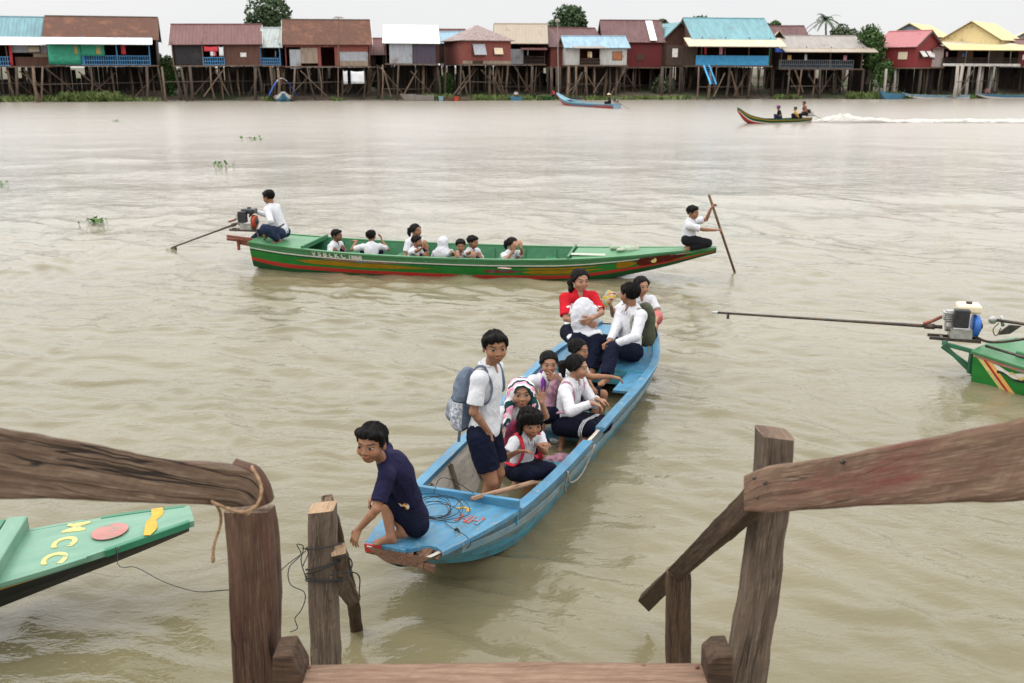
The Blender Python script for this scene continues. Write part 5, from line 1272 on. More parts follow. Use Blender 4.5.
# ------------------------------------------------------------------ mint boat at the left
lO, ld = A(-2.10, 5.905, 0), A(-.912, -.41, 0)
lh = Hull(lO, ld, [(0, .125, .56, .05, .47), (.35, .215, .535, .10, .40), (.8, .30, .50, .11, .30), (1.3, .35, .465, .13, .19), (2, .42, .43, .2, .06), (3.2, .5, .40, .34, -.08), (4.6, .5, .39, .36, -.1), (6, .36, .43, .24, 0)], 60)
def mint_boat():
    t = thing('painted_boat', 'mint green boat bow with MCC in yellow letters and a pink disc, at the left', 'boat', tuple(lh.at(2.5, 0, 0)))
    lh.build(t, [(0, .78, BLACK_P), (.78, .92, YEL), (.92, 1, MINT_D)], MINT_D, sternmat=RAWW)
    lh.deck(t, MINT, -.03, 1.25, .012, .04, name='bow_deck', crown=.01, n=20)
    def dp(s_, l, z=.014):
        g_, zg, _, _ = lh.prm(max(s_, 0)); u = l / g_; return lh.at(s_, l, zg + .012 + .01 * (1 - u * u) + z * .4)
    lt = A(.29, -.957, 0) * -1      # from near side to far side
    for sd, nm in ((1, 'near'), (-1, 'far')): lh.rail(t, MINT, .03, .03, .55, 9, sd, .0, 'gunwale'); lh.rail(t, MINT_D, .032, .045, -.1, .56, sd, -.005, 'gunwale_tip')
    def inv(px, py):
        z = .50
        for _ in range(4):
            p = at(px, py, z); s_ = (p - lO) @ lh.d; l = (p - lO) @ lh.r; g_, zg, _, _ = lh.prm(max(s_, 0)); z = zg + .02
        return s_, l, p
    def stroke(pts, mt, nm, w_=.02, par=None):
        m = MB()
        for p, q in zip(pts[:-1], pts[1:]): m.beam(p, q, w_, .002)
        m.build(nm, mt, t, o=t.location)
    ax_ = unit(inv(54, 557)[2] - inv(76, 526)[2]); ax_[2] = 0; ax_ = unit(ax_); ay_ = np.cross(A(0, 0, 1), ax_)
    for ch, px, py in (('M', 75, 527), ('C', 64, 542.5), ('C', 54, 558)):
        c = inv(px, py)[2] + A(0, 0, .014); text_mesh(t, ch, .195, c, ax_, ay_, YEL_P, 'painted_letter', .002, .006)
    s0, l0, c0 = inv(110, 533); el = [dp(s0 + .11 * math.cos(a_), l0 + .105 * math.sin(a_)) + A(0, 0, .006) for a_ in np.linspace(0, 6.283, 33)[:-1]]
    decal(t, el, PINK_P, 'painted_disc', .003)
    q = [inv(*p)[2] + A(0, 0, .005) for p in ((147, 536), (151, 529), (152, 521), (157, 516), (157, 509))]
    m = MB(); pts = curve_pts(q, 24)
    for i in range(23):
        w_ = .045 + .03 * abs(math.sin(i / 23 * 6.3 * .9)); m.beam(pts[i], pts[i + 1], w_, .003)
    m.build('painted_flourish', YEL, t, o=t.location)
    lh.rail(t, YEL, .02, .022, .3, 9, 1, -.024, 'painted_edge', 1., .016)
    for o_ in [c for c in bpy.data.objects if c.parent == t and c.name.split('.')[0] in ('painted_letter',)]:
        zs_ = [d.vector[2] for d in o_.data.attributes['lc'].data]; lo_ = (min(zs_) + max(zs_)) / 2
        for v in o_.data.vertices:      # paint lies on the sloping deck
            p = np.array(v.co) + np.array(t.location); s_, l = (p - lO) @ lh.d, (p - lO) @ lh.r; g_, zg, _, _ = lh.prm(max(s_, 0)); u = l / g_
            top = o_.data.attributes['lc'].data[v.index].vector[2]
            v.co.z = zg + .012 + .01 * (1 - u * u) - t.location[2] + (.004 if top > lo_ else .0)
    g_, zg, _, _ = lh.prm(1.27)
    ca, cb = at(19, 523, zg + .07), at(-24, 592, zg + .07); m = MB(); m.beam(ca, cb, .12, .10); m.build('coaming', MINT, t, o=t.location, bevel=.012)
    m = MB(); m.beam(ca - A(.1, 0, .1), cb - A(.1, 0, .1), .03, .25); m.build('bulkhead', MINT_D, t, o=t.location)
    for s_ in (2.2, 3.2, 4.2): lh.thwart(t, MINT_D, s_, .22, .2)
    # jagged bow planks under the tip, mud coloured streak on the side
    m = MB()
    for k in range(4): m.beam(lh.side(.02 + .11 * k, .30, 1, -.01), lh.side(.16 + .11 * k, .34, 1, .0), .05, .07)
    m.build('worn_stem_planks', RAWW, t, o=t.location, bevel=.004)
    T = np.linspace(.85, 1.9, 14); m = MB(); m.grid([[lh.side(x, .62 - .40 * i / 13, 1, .004), lh.side(x, .70 - .32 * i / 13, 1, .004)] for i, x in enumerate(T)]); m.build('painted_stripe', WHITE_P, t, o=t.location)
    m = MB(); c = inv(119, 550)[2]; m.sphere(c + A(0, 0, .01), .008, 8, 6); m.build('bolt_head', STEEL, t, True, o=t.location)
    m = MB(); c = inv(117, 552)[2]
    m.tube(curve_pts([c + A(0, .0, -.02), c + A(-.01, 0, .03), c + A(.015, -.02, .04), c + A(.02, -.06, -.03), P(135, 567, 5.2), P(160, 580, 4.9), P(185, 589, 4.5), P(226, 590, 3.6), P(252, 588, 3.2), P(276, 577, 3.7), P(296, 558, 4.2), P(306, 551, 4.27)], 70), .0024, 6)
    ob = m.build('mooring_line', ROPE_B, None, True); tag(ob, 'thin black mooring line from the mint green bow to the mooring post', 'mooring line')
mint_boat()

# ------------------------------------------------------------------ green boat with motor at the right
rO, rd = A(5.40, 10.72, 0), A(.6, -.8, 0)
rh = Hull(rO, rd, [(0, .46, .36, .43, .0), (.5, .53, .34, .46, -.06), (1.2, .60, .325, .48, -.1), (2.5, .66, .33, .5, -.12), (4.2, .6, .36, .45, -.1), (5.6, .36, .46, .22, .1), (6.4, .1, .6, .04, .4)], 60)
def right_boat():
    t = thing('motor_boat', 'bright green boat stern with red edging at the right edge, motor mounted on it', 'boat', tuple(rh.at(2.5, 0, 0)))
    rh.build(t, [(0, .86, GREEN), (.86, .94, RED_F), (.94, 1, GREEN_P)], GREEN_I, sternmat=GREEN)
    rh.deck(t, GREEN_P, -.03, 1.5, .006, name='stern_deck', crown=.03)
    for sd in (1, -1): rh.rail(t, GREEN_P, .05, .03, 0, 9, sd, .0)
    m = MB(); m.beam(rh.at(.62, .34, .40), rh.at(.72, -.42, .42), .5, .07); m.build('raised_hatch', GREEN_P, t, o=t.location, bevel=.02)
    sgn = 1 if (rh.r @ A(-.8, -.6, 0)) > 0 else -1
    # graphics on the near side
    def patch(t0, t1, q0, q1, mat, nm, off=.005, wave=0.):
        T = np.linspace(t0, t1, 16); m = MB()
        m.grid([[rh.side(x, q0 + wave * math.sin(i * .8), sgn, off), rh.side(x, q1 + wave * math.sin(i * .8 + .6), sgn, off)] for i, x in enumerate(T)]); m.build(nm, mat, t, o=t.location)
    patch(.22, .9, .66, .80, WHITE_P, 'painted_swirl', wave=.05); patch(.3, .9, .60, .66, BLACK_P, 'painted_swirl', .006, wave=.05); patch(.45, .75, .68, .74, YEL_P, 'painted_swirl', .007, wave=.05)
    patch(.70, .75, .25, .62, RED, 'painted_letter', .006); patch(.75, .92, .55, .62, RED, 'painted_letter', .006); patch(.75, .88, .40, .46, RED, 'painted_letter', .006); patch(.75, .92, .25, .31, RED, 'painted_letter', .006)
    for k, (o_, w_, mt) in enumerate(((.04, .07, YEL_P), (.11, .045, RED), (.155, .07, SHUTY))):
        m = MB(); m.grid([[rh.side(o_ + (.9 - q) * .42, q, sgn, .006), rh.side(o_ + w_ + (.9 - q) * .42, q, sgn, .006)] for q in np.linspace(.86, 0, 8)]); m.build('painted_stripe', mt, t, o=t.location)
    return t
SHUTY = M_paint('orange_yellow_paint', (.62, .36, .10), (.55, .3, .08))
right_boat()
motor('blue and black long-tail motor with cream fuel tank on the right green boat', P(961, 324, 10.75), (-.97, .24), P(716, 312.5, 12.2), [P(985, 341, 10.5), P(1040, 337, 9.9)], (BLUEM, CREAMM, BLKPL), .95,
      ([(P(945, 346, 10.6), P(973, 374, 10.55)), (P(945, 344, 10.6), P(975, 352, 10.5)), (P(972, 352, 10.5), P(969, 373, 10.52)), (P(942, 346, 11.0), P(978, 372, 10.85)), (P(944, 343, 10.55), P(946, 341, 11.0)), (P(978, 350, 10.85), P(976, 376, 10.8))], GRNM))
def spare_prop():
    o = P(1000, 321, 10.9); t = thing('spare_propeller', 'propeller end of a second shaft sticking out above the right green boat', 'propeller', tuple(o))
    m = MB(); m.tube([P(996, 320, 10.9), P(1060, 329, 10.4)], .018, 8); m.build('shaft', STEEL, t, True, o=o)
    m = MB(); m.sphere(P(993, 320, 10.9), (.055, .03, .045), 10, 8); m.tube([P(1001, 316, 10.9), P(1003, 326, 10.9)], .02, 8); m.build('hub', ALU, t, True, o=o)
    pts = [P(x, y, 10.88) for x, y in ((1010, 325), (1000, 332), (999, 335), (1010, 334), (1022, 326))]
    m = MB(); m.prism(pts, A(0, .02, 0)); m.build('fin', STEEL, t, o=o)
    m = MB(); m.tube(curve_pts([P(999, 323, 10.85), P(993, 330, 10.85), P(996, 336, 10.85), P(1001, 328, 10.85)], 14), .006, 5); m.build('wire', STEEL, t, True, o=o)
spare_prop()
m = MB(); m.tube([P(986, 346, 10.45), P(1040, 362, 9.75)], .016, 8); ob = m.build('iron_rod', STEEL, None, True); tag(ob, 'black iron rod lying along the deck of the right green boat', 'rod')
# ------------------------------------------------------------------ far bank: materials
TILE = pmat('brown_clay_roof_tiles', (.055, .027, .019), (.125, .053, .031), rough=.9, ns=6, lo=.3, hi=.7, c3=(.16, .068, .038), c3s=.9, c3lo=.48, c3hi=.72, bump=.5, bs=24, stretch=(1, 1.6, 1.6))
def roofm(name, c, c2=None, st=(.5, .10, .5)):
    if c[0] < .75: c = tuple(x * .8 for x in c); c2 = c2 and tuple(x * .8 for x in c2)
    return pmat(name, c, c2 or tuple(x * .72 for x in c), rough=.55, ns=5, stretch=st, lo=.3, hi=.7, c3=(c[0] * .5 + .04, c[1] * .42, c[2] * .38), c3s=.7, c3lo=.56, c3hi=.74, rib=(0, .35, .4), bdist=.03, spec=.3)
TEAL_R = roofm('teal_metal_roofing', (.17, .33, .37)); TEAL2 = roofm('bright_turquoise_roofing', (.17, .36, .40)); LBLUE_R = roofm('light_blue_roofing', (.29, .45, .55))
MAROON_R = roofm('maroon_metal_roofing', (.12, .045, .042), (.16, .065, .06)); MAROON2 = roofm('dark_maroon_roofing', (.085, .03, .03), (.14, .06, .055)); WHITE_R = roofm('white_metal_roofing', (.80, .80, .80), (.72, .73, .73))
CREAM_R = roofm('cream_metal_roofing', (.62, .53, .38), (.55, .46, .33)); BEIGE_R = roofm('beige_metal_roofing', (.40, .33, .25), (.36, .30, .23)); GREY_R = roofm('grey_beige_roofing', (.33, .295, .26), (.27, .24, .22))
PALEG_R = roofm('pale_grey_green_roofing', (.42, .47, .45)); PINK_R = roofm('pinkish_red_roofing', (.44, .15, .16), (.40, .14, .14)); YEL_R = roofm('pale_yellow_roofing', (.66, .54, .24), (.6, .5, .24)); STRIPE_R = roofm('rusty_striped_roofing', (.19, .09, .08), (.33, .28, .26), st=(2.2, .05, 2.2))
def wallm(name, c, c2=None, c3=None):
    c3 = c3 or tuple(x * .45 + .02 for x in c)
    return pmat(name, c, c2 or tuple(x * .65 for x in c), rough=.85, ns=3, stretch=(3.5, 3.5, .35), lo=.3, hi=.7, c3=c3, c3s=.9, c3lo=.56, c3hi=.68, rib=(0, .22, .4), bdist=.02)
DWOOD = wallm('dark_plank_wall', (.06, .038, .027)); BWOOD = wallm('brown_plank_wall', (.11, .05, .034)); BLACKW = wallm('black_sheet_wall', (.025, .023, .024)); TIN = wallm('grey_tin_wall', (.34, .35, .37), (.24, .25, .27), (.2, .15, .12))
PURP = wallm('dark_purple_tin_wall', (.075, .06, .085)); REDB = wallm('red_brown_wall', (.22, .06, .045), (.17, .05, .04), (.26, .1, .08)); DRED = wallm('dark_red_plank_wall', (.15, .02, .022), (.11, .018, .02)); REDW = wallm('deep_red_wall', (.20, .022, .022), (.16, .02, .02))
GWHITE = wallm('grey_white_wall', (.46, .45, .42), (.36, .35, .33), (.3, .18, .12)); YELW = wallm('pale_yellow_wall', (.68, .56, .28), (.62, .5, .26)); GBLUE = wallm('grey_blue_gable_wall', (.28, .36, .42)); PINKG = wallm('greyish_pink_wall', (.42, .33, .31)); PLANKP = wallm('pale_plank_wall', (.30, .23, .17))
SCREEN = pmat('dark_shade_screen', (.02, .015, .012), (.045, .033, .025), rough=.95, ns=2, stretch=(3, 3, .4)); RAILB = pmat('blue_painted_railing', (.06, .24, .50), (.10, .30, .52), ns=3); RAILC = pmat('bright_blue_net_railing', (.04, .28, .55), (.07, .36, .62), ns=4); RAILG = pmat('grey_blue_railing', (.20, .24, .29), (.14, .16, .19), ns=4)
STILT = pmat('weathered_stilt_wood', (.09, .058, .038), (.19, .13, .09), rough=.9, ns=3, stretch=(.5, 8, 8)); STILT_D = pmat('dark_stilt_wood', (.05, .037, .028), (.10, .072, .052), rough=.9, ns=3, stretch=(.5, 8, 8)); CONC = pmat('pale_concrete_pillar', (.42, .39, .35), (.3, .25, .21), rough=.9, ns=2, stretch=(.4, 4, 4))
FLOORM = pmat('dark_floor_timber', (.09, .06, .042), (.15, .10, .07), rough=.9, ns=4); TARPG = pmat('green_tarpaulin', (.02, .22, .13), (.03, .28, .18), ns=3, bump=.6, bs=3, bdist=.1); TARPB = pmat('blue_tarpaulin', (.03, .10, .42), (.05, .14, .5), ns=3)
CLOTHW = pmat('white_hanging_cloth', (.7, .7, .7), (.6, .6, .62), ns=2); CLOTHR = pmat('red_hanging_cloth', (.55, .03, .05), (.45, .03, .04), ns=2); SHUT = pmat('cream_shutter', (.62, .52, .36), (.55, .45, .32), ns=4); SHUTO = pmat('orange_brown_shutter', (.35, .13, .05), (.28, .1, .04), ns=4); WHITEF = pmat('white_fascia', (.66, .62, .58), (.5, .47, .44), ns=3)

LAUNDRY = [CLOTHW, CLOTHR, pmat('blue_laundry', (.08, .14, .35)), pmat('ochre_laundry', (.5, .33, .1)), pmat('pink_laundry', (.55, .25, .32)), pmat('grey_laundry', (.3, .3, .32))]
def Yb(px): return float(np.interp(px, [-400, 0, 512, 1024, 1500], [101, 105.5, 110.5, 117.5, 124]))
HR = np.random.default_rng(21)
HG = 'stilt houses along the far bank'
def house(label, x0, x1, fl, ev, rd, roof, wall, dY=0., dep=6.5, style='x', yaw=0., segs=(), rail=None, railv=.34, awn=None, posts=(), wins=(), stilts=(7, 3), stm=STILT, brace=3, ov=.35, W=None, into=None, back=True, ladder=None, cloth=(), swins=(), eave2=None, cat='house', sides=True):
    px = (x0 + x1) / 2; Y = Yb(px) + dY
    zf, ze, zr = P(px, fl, Y)[2], P(px, ev, Y)[2], P(px, rd, Y + (dep * .5 if style != 'y' else 0))[2]
    xc = P(px, fl, Y)[0]; W = W or (P(x1, fl, Y)[0] - P(x0, fl, Y)[0]); c_, s_ = math.cos(R(yaw)), math.sin(R(yaw)); hw = W / 2; H = ze - zf
    t = into or thing('stilt_house', label, cat, (xc, Y, 0), group=HG)
    if not into: t.rotation_euler = (0, R(HR.normal() * .45), 0)
    if rail: cloth = tuple(cloth) + tuple((a_, a_ + HR.uniform(.02, .045), .40, HR.uniform(.66, .8), LAUNDRY[HR.integers(len(LAUNDRY))]) for a_ in HR.uniform(rail[0][0] + .03, rail[0][1] - .06, max(1, int(W / 3))))
    def T(p): return (xc + c_ * p[0] - s_ * p[1], Y + s_ * p[0] + c_ * p[1], p[2])
    def mk(mb, name, mat, par=None, **k):
        mb.v = [T(p) for p in mb.v]; return mb.build(name, mat, par or t, o=t.location, **k)
    U = lambda u: -hw + u * W
    # floor and beams
    m = MB(); m.box((-hw - .1, -.25, zf - .14), (hw + .1, dep, zf)); mk(m, 'floor', FLOORM)
    # walls: back, sides, gables
    if sides:
        m = MB(); m.box((-hw, dep - .1, zf + .003), (hw, dep - .02, ze))
        for x in (-hw, hw - .07): m.box((x, .08, zf + .003), (x + .07, dep - .103, ze))
        if style in ('x', 'xg'):
            for x in (-hw, hw - .07): m.prism([(x, .05, ze + .003), (x, dep - .05, ze + .003), (x, dep / 2, zr - .06)], (.07, 0, 0))
        if style == 'y': m.prism([(-hw + .05, .05, ze + .003), (hw - .05, .05, ze + .003), (0, .05, zr - .06)], (0, .08, 0))
        mk(m, 'wall', wall)
    for (u0, u1, v0, v1, mat) in segs:
        m = MB(); m.box((U(u0), .0, zf + .004 + v0 * H), (U(u1) - .015, .07, zf + v1 * H - .004)); mk(m, 'front_panel', mat)
    for (u0, u1, v0, v1, mat, tilt) in wins:
        m = MB(); a, b, za, zb = U(u0), U(u1), zf + v0 * H, zf + v1 * H
        for q in ((a - .06, a, za - .06, zb + .06), (b, b + .06, za - .06, zb + .06), (a, b, zb, zb + .06), (a, b, za - .06, za)): m.box((q[0], -.05, q[2]), (q[1], -.003, q[3]))
        wn = mk(m, 'window', BWOOD); m = MB()
        if tilt: m.prism([(a, -.06, zb), (b, -.06, zb), (b, -.06 - tilt, za + .1), (a, -.06 - tilt, za + .1)], (0, -.03, .02))
        else: m.box((a + .004, -.035, za + .004), (b - .004, -.012, zb - .004))
        mk(m, 'shutter', mat, wn)
    for (y0, y1, v0, v1, mat, tilt) in swins:
        m = MB(); a, b, za, zb = dep * y0, dep * y1, zf + v0 * H, zf + v1 * H
        m.box((hw + .004, a - .05, za - .05), (hw + .04, b + .05, zb + .05)); wn = mk(m, 'window', BWOOD); m = MB(); m.prism([(hw + .05, a, zb), (hw + .05, b, zb), (hw + .05 + tilt, b, za + .1), (hw + .05 + tilt, a, za + .1)], (.03, 0, .02)); mk(m, 'shutter', mat, wn)
    # roof
    m = MB(); e = ov; th = .07
    def slab(p0, p1, p2, p3, L):
        a = [np.asarray(p, float) for p in (p0, p1, p2, p3)]; n = unit(np.cross(a[1] - a[0], a[3] - a[0])) * th; n = n if n[2] > 0 else -n
        w0 = np.linalg.norm(a[1] - a[0]); lc = [(0, 0, 0), (w0, 0, 0), (w0, L, 0), (0, L, 0)]; o = HR.random(3) * 9
        m.add(a + [p + n for p in a], [(3, 2, 1, 0), (4, 5, 6, 7), (0, 1, 5, 4), (1, 2, 6, 5), (2, 3, 7, 6), (3, 0, 4, 7)], [np.array(l) + o for l in lc * 2])
    if style in ('x', 'xg'):
        k = (zr - ze) / (dep / 2); zo = ze - k * e; L = math.hypot(dep / 2 + e, zr - zo); xo = hw + .3
        slab((-xo, -e, zo), (xo, -e, zo), (xo, dep / 2, zr), (-xo, dep / 2, zr), L); slab((xo, dep + e, zo), (-xo, dep + e, zo), (-xo, dep / 2, zr), (xo, dep / 2, zr), L)
        rf = mk(m, 'roof', roof)
        m = MB(); m.tube([(-xo, dep / 2, zr + .07), (xo, dep / 2, zr + .07)], .10, 6); mk(m, 'ridge_cap', roof if roof is not TILE else STILT_D, rf)
        for sx in (-1, 1):
            m = MB()
            for ys in ((-e, dep / 2), (dep + e, dep / 2)): m.beam((sx * (xo + .03), ys[0], zo - .05), (sx * (xo + .03), ys[1], zr - .05), .04, .2)
            mk(m, 'bargeboard', WHITEF if eave2 == 'w' else STILT_D, rf)
    elif style == 'y':
        k = (zr - ze) / hw; zo = ze - k * e; L = math.hypot(hw + e, zr - zo)
        slab((-hw - e, -.3, zo), (0, -.3, zr), (0, dep + .3, zr), (-hw - e, dep + .3, zo), L); slab((hw + e, -.3, zo), (0, -.3, zr), (0, dep + .3, zr), (hw + e, dep + .3, zo), L)
        rf = mk(m, 'roof', roof); m = MB()
        for s in (-1, 1): m.beam((s * (hw + e), -.32, zo - .05), (0, -.32, zr - .05), .04, .2, ref=(0, 1, 0))
        mk(m, 'bargeboard', STILT_D, rf)
    elif style == 'hip':
        xo, r0 = hw + .35, max(.1, hw - dep * .45); a = [(-xo, -e, ze), (xo, -e, ze), (xo, dep + e, ze), (-xo, dep + e, ze), (-r0, dep / 2, zr), (r0, dep / 2, zr)]
        for f in ((0, 1, 5, 4), (1, 2, 5), (2, 3, 4, 5), (3, 0, 4)):
            q = [np.array(a[i]) for i in f]; m.prism([p + A(0, 0, .0) for p in q], (0, 0, .07))
        rf = mk(m, 'roof', roof)
    if awn:     # (row of top, row of lower edge, projection, material, u0, u1)
        za, zb = P(px, awn[0], Y)[2], P(px, awn[1], Y - awn[2])[2]; m = MB(); a, b = U(awn[4]), U(awn[5])
        slab((a, -awn[2], zb), (b, -awn[2], zb), (b, .12, za), (a, .12, za), awn[2] + .4); mk(m, 'awning', awn[3])
    for u, mat in posts:
        m = MB(); m.tube([(U(u), -.12, zf), (U(u) + .04 * HR.normal(), -.12, ze + .15)], .06, 6); mk(m, 'porch_post', mat)
    if rail:
        for (u0, u1, mat) in rail:
            m = MB(); a, b, zt = U(u0), U(u1), zf + railv * H
            for z in (zt, zf + .06, (zt + zf) / 2): m.beam((a, -.2, z), (b, -.2, z), .05, .055)
            n = max(3, int((b - a) / .22))
            for i in range(n + 1):
                x = a + (b - a) * i / n; m.beam((x, -.2, zf), (x, -.2, zt), .05, .05)
            if mat in (RAILC,): m.box((a, -.19, zf + .02), (b, -.185, zt - .02))
            mk(m, 'railing', mat)
    for (u0, u1, v0, v1, mat) in cloth:
        m = MB(); n = 9; rows = []
        for i in range(5):
            v = v1 + (v0 - v1) * i / 4; rows.append([(U(u0 + (u1 - u0) * j / (n - 1)), -.24 + .05 * math.sin(j * 1.9 + i) - .02 * i, zf + v * H - .08 * math.sin(math.pi * j / (n - 1)) * (i == 0)) for j in range(n)])
        m.grid(rows); q = mk(m, 'hanging_cloth', mat, smooth=True); so_ = q.modifiers.new('thickness', 'SOLIDIFY'); so_.thickness = .012
    # added near-black panels, put in so the space under the house looks dark
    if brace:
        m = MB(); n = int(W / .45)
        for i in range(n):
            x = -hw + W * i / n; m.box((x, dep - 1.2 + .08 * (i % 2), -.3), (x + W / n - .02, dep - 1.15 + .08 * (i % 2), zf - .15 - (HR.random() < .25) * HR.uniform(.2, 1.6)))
        mk(m, 'added_shade_screen', SCREEN)
        for s_ in (-1, 1): m = MB(); m.box((s_ * hw - .03, dep * .45, -.3), (s_ * hw + .03, dep - 1.22, zf - .15)); mk(m, 'added_side_shade', SCREEN)
    # stilts
    nx, ny = (max(3, int(stilts[0] * .78)) if stilts[0] else 0), stilts[1]
    for j in range(ny):
        for i in range(nx):
            x = -hw + .15 + (W - .3) * (i + (.32 * HR.normal() if 0 < i < nx - 1 else 0)) / max(1, nx - 1); y = .15 + (dep - 1.6) * j / max(1, ny - 1) + .2 * HR.normal(); r = .06 + .06 * HR.random() ** 2
            m = MB(); ln = .16 * HR.normal(); mid = .07 * HR.normal()
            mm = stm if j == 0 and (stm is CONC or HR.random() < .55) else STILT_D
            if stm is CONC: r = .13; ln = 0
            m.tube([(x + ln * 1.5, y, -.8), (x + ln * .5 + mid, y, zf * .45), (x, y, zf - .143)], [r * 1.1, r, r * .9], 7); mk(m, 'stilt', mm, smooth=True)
    for b in range(brace):
        xa = -hw + W * HR.uniform(.05, .95); d = HR.choice((-1, 1)) * HR.uniform(.9, 2.4); xb = min(max(xa + d, -hw), hw); y = -.05 - .08 * HR.random() + (HR.random() < .4) * 1.5
        m = MB(); m.tube([(xa, y, HR.uniform(.1, .8)), (xb, y, zf - .2 - .6 * HR.random())], .05 + .02 * HR.random(), 6); mk(m, 'brace', STILT if HR.random() < .6 else STILT_D)
    if brace:
        z = zf * HR.uniform(.3, .62); m = MB(); m.tube([(-hw, -.08, z), (hw, -.08, z + .1 * HR.normal())], .045, 6); mk(m, 'cross_beam', STILT_D)
    if ladder:
        u, mat, drop = ladder; m = MB(); x = U(u)
        for s in (-.35, .35): m.beam((x + s, -.3, zf), (x + s - 1.3, -1.9, zf - drop), .07, .12)
        for k in range(9): f = (k + .5) / 9; m.beam((x - .35 - 1.3 * f, -.3 - 1.6 * f, zf - drop * f), (x + .35 - 1.3 * f, -.3 - 1.6 * f, zf - drop * f), .18, .03)
        mk(m, 'stairs', mat)
    return t
# ------------------------------------------------------------------ far bank: houses from left to right
house('teal roofed stilt house at the left end with a white awning and a red cloth', -34, 51, 66, 39, 17.5, TEAL_R, DWOOD, yaw=16, segs=((.55, .98, .50, 1, TIN), (.58, .98, .0, .34, BWOOD), (.78, .98, .34, .5, PLANKP)), wins=((.74, .86, .5, .72, SHUT, .4),), rail=((.0, .53, RAILB),), awn=(37.5, 45, 1.3, WHITE_R, -.02, .985), posts=((.2, RAILB), (.5, STILT)), cloth=((.53, .56, .0, .95, CLOTHR),), brace=5, stilts=(9, 3))
house('big brown tiled stilt house with green tarpaulin and long blue railing', 53, 155, 65, 38, 17.5, TILE, DWOOD, dep=7.5, yaw=17, awn=(37.5, 44.5, 1.5, CREAM_R if False else WHITE_R, -.03, .97), rail=((.03, .93, RAILB),), posts=((.32, RAILB), (.63, RAILB), (.93, RAILB)), cloth=((.01, .30, .02, .86, TARPG), (.30, .52, .34, .86, TARPG), (.80, .93, .74, .86, TARPG)), brace=6, stilts=(8, 3))
house('maroon metal roofed stilt house with black sheet and brown plank front', 176, 260, 65, 43, 25, MAROON_R, BWOOD, yaw=12, segs=((.02, .34, .02, .94, BLACKW), (.58, 1., .0, .96, BWOOD)), wins=((.77, .84, .36, .56, WHITEF, 0),), rail=((.34, .58, RAILB),), posts=((.0, STILT), (.34, STILT)), cloth=((.36, .52, .62, .86, CLOTHR), (.53, .58, .4, .84, CLOTHW)), brace=4, stilts=(12, 3), eave2='w')
house('tiny booth on stilts with pale roof and bright blue railing', 261, 281, 65, 45, 28.5, PALEG_R, DWOOD, dY=.8, dep=4, rail=((.03, .97, RAILB),), segs=((0, 1, .86, 1, RAILB),), posts=((.02, RAILB), (.98, RAILB)), stilts=(4, 2), brace=2)
house('brown tiled stilt house with patched tin and plank front and tall mast', 287, 370, 66, 43, 20.5, TILE, REDB, dep=7.5, yaw=10, eave2='w', segs=((0, 1, .82, 1, REDB), (.05, .18, -.12, .72, TIN), (.18, .38, .12, .80, PLANKP), (.38, .42, 0, .82, REDB), (.58, .64, 0, .82, REDB), (.64, .98, .22, .62, TIN), (.64, .98, .62, .82, REDB), (.62, .98, 0, .22, PLANKP)), cloth=((.76, .92, -.78, -.22, CLOTHW), (.67, .72, -.8, -.2, CLOTHW)), brace=6, stilts=(9, 3))
house('narrow maroon roofed hut set back in the gap between two houses', 367, 389, 66, 53, 39, MAROON_R, DWOOD, dY=6, dep=4, segs=((0, .4, 0, 1, DWOOD), (.7, 1, 0, 1, DWOOD)), stilts=(3, 2), brace=1)
house('white roofed stilt house with grey tin and dark purple sheets', 386, 437, 63.5, 42, 26.5, WHITE_R, DWOOD, yaw=6, segs=((.07, .52, 0, 1, TIN), (.53, .98, 0, 1, PURP)), brace=5, stilts=(6, 3))
house('brown roofed house mostly hidden behind the white roof', 434, 462, 62, 41, 30, MAROON_R, REDB, dY=10, dep=5, segs=((0, 1, 0, 1, REDB),), stilts=(4, 2), brace=0)
house('small blue roofed house peeking out behind the red hip roofed house', 440, 464, 62, 42, 32.5, LBLUE_R, DWOOD, dY=7.5, dep=4, segs=((0, 1, 0, 1, DWOOD),), stilts=(3, 2), brace=0)
house('red brick coloured stilt house with a striped rusty hip roof and tin shutter', 463, 511, 64, 41, 26, STRIPE_R, REDB, dep=7., style='hip', yaw=20, W=5.4, segs=((0, 1, .14, 1, REDB), (0, .2, 0, .14, PLANKP), (.2, .42, 0, .14, DWOOD), (.42, 1, 0, .14, PLANKP)), wins=((.2, .45, .35, .86, TIN, .7), (.64, .82, .38, .70, SHUT, .25)), brace=5, stilts=(7, 3))
house('beige roofed stilt house with tin panel and dark open porch', 496, 545, 64, 42, 24.5, BEIGE_R, DWOOD, dY=3.5, dep=6, segs=((.26, .56, 0, .68, TIN), (.0, .26, 0, 1, DWOOD)), rail=((.56, .98, STILT_D),), awn=(48, 50, 1.2, MAROON_R, .5, 1.03), brace=4, stilts=(7, 3))
house('maroon ridged house with a red brown gable end behind the light blue roof', 549, 604, 67, 46, 28.5, STRIPE_R if False else MAROON2, REDB, dY=4, dep=7, yaw=16, segs=((0, 1, 0, 1, REDB),), brace=3, stilts=(7, 3))
house('small grey white stilt house with light blue roof and orange brown shutter', 566, 627, 65, 47, 37, LBLUE_R, GWHITE, dep=5.5, yaw=4, segs=((.0, .22, 0, 1, GWHITE), (.55, 1, 0, 1, GWHITE)), wins=((.77, .91, .30, .72, SHUTO, 0),), awn=(46.5, 48.5, .9, GREY_R, .1, .62), rail=((.22, .55, STILT_D),), brace=8, stilts=(11, 3))
house('tall dark maroon roofed house with dark red plank walls and a white roof strip', 604, 661, 67, 41, 21, MAROON2, DRED, dY=4.5, dep=8, segs=((0, 1, 0, 1, DRED),), wins=((.56, .70, .28, .5, BWOOD, 0),), brace=3, stilts=(7, 3))
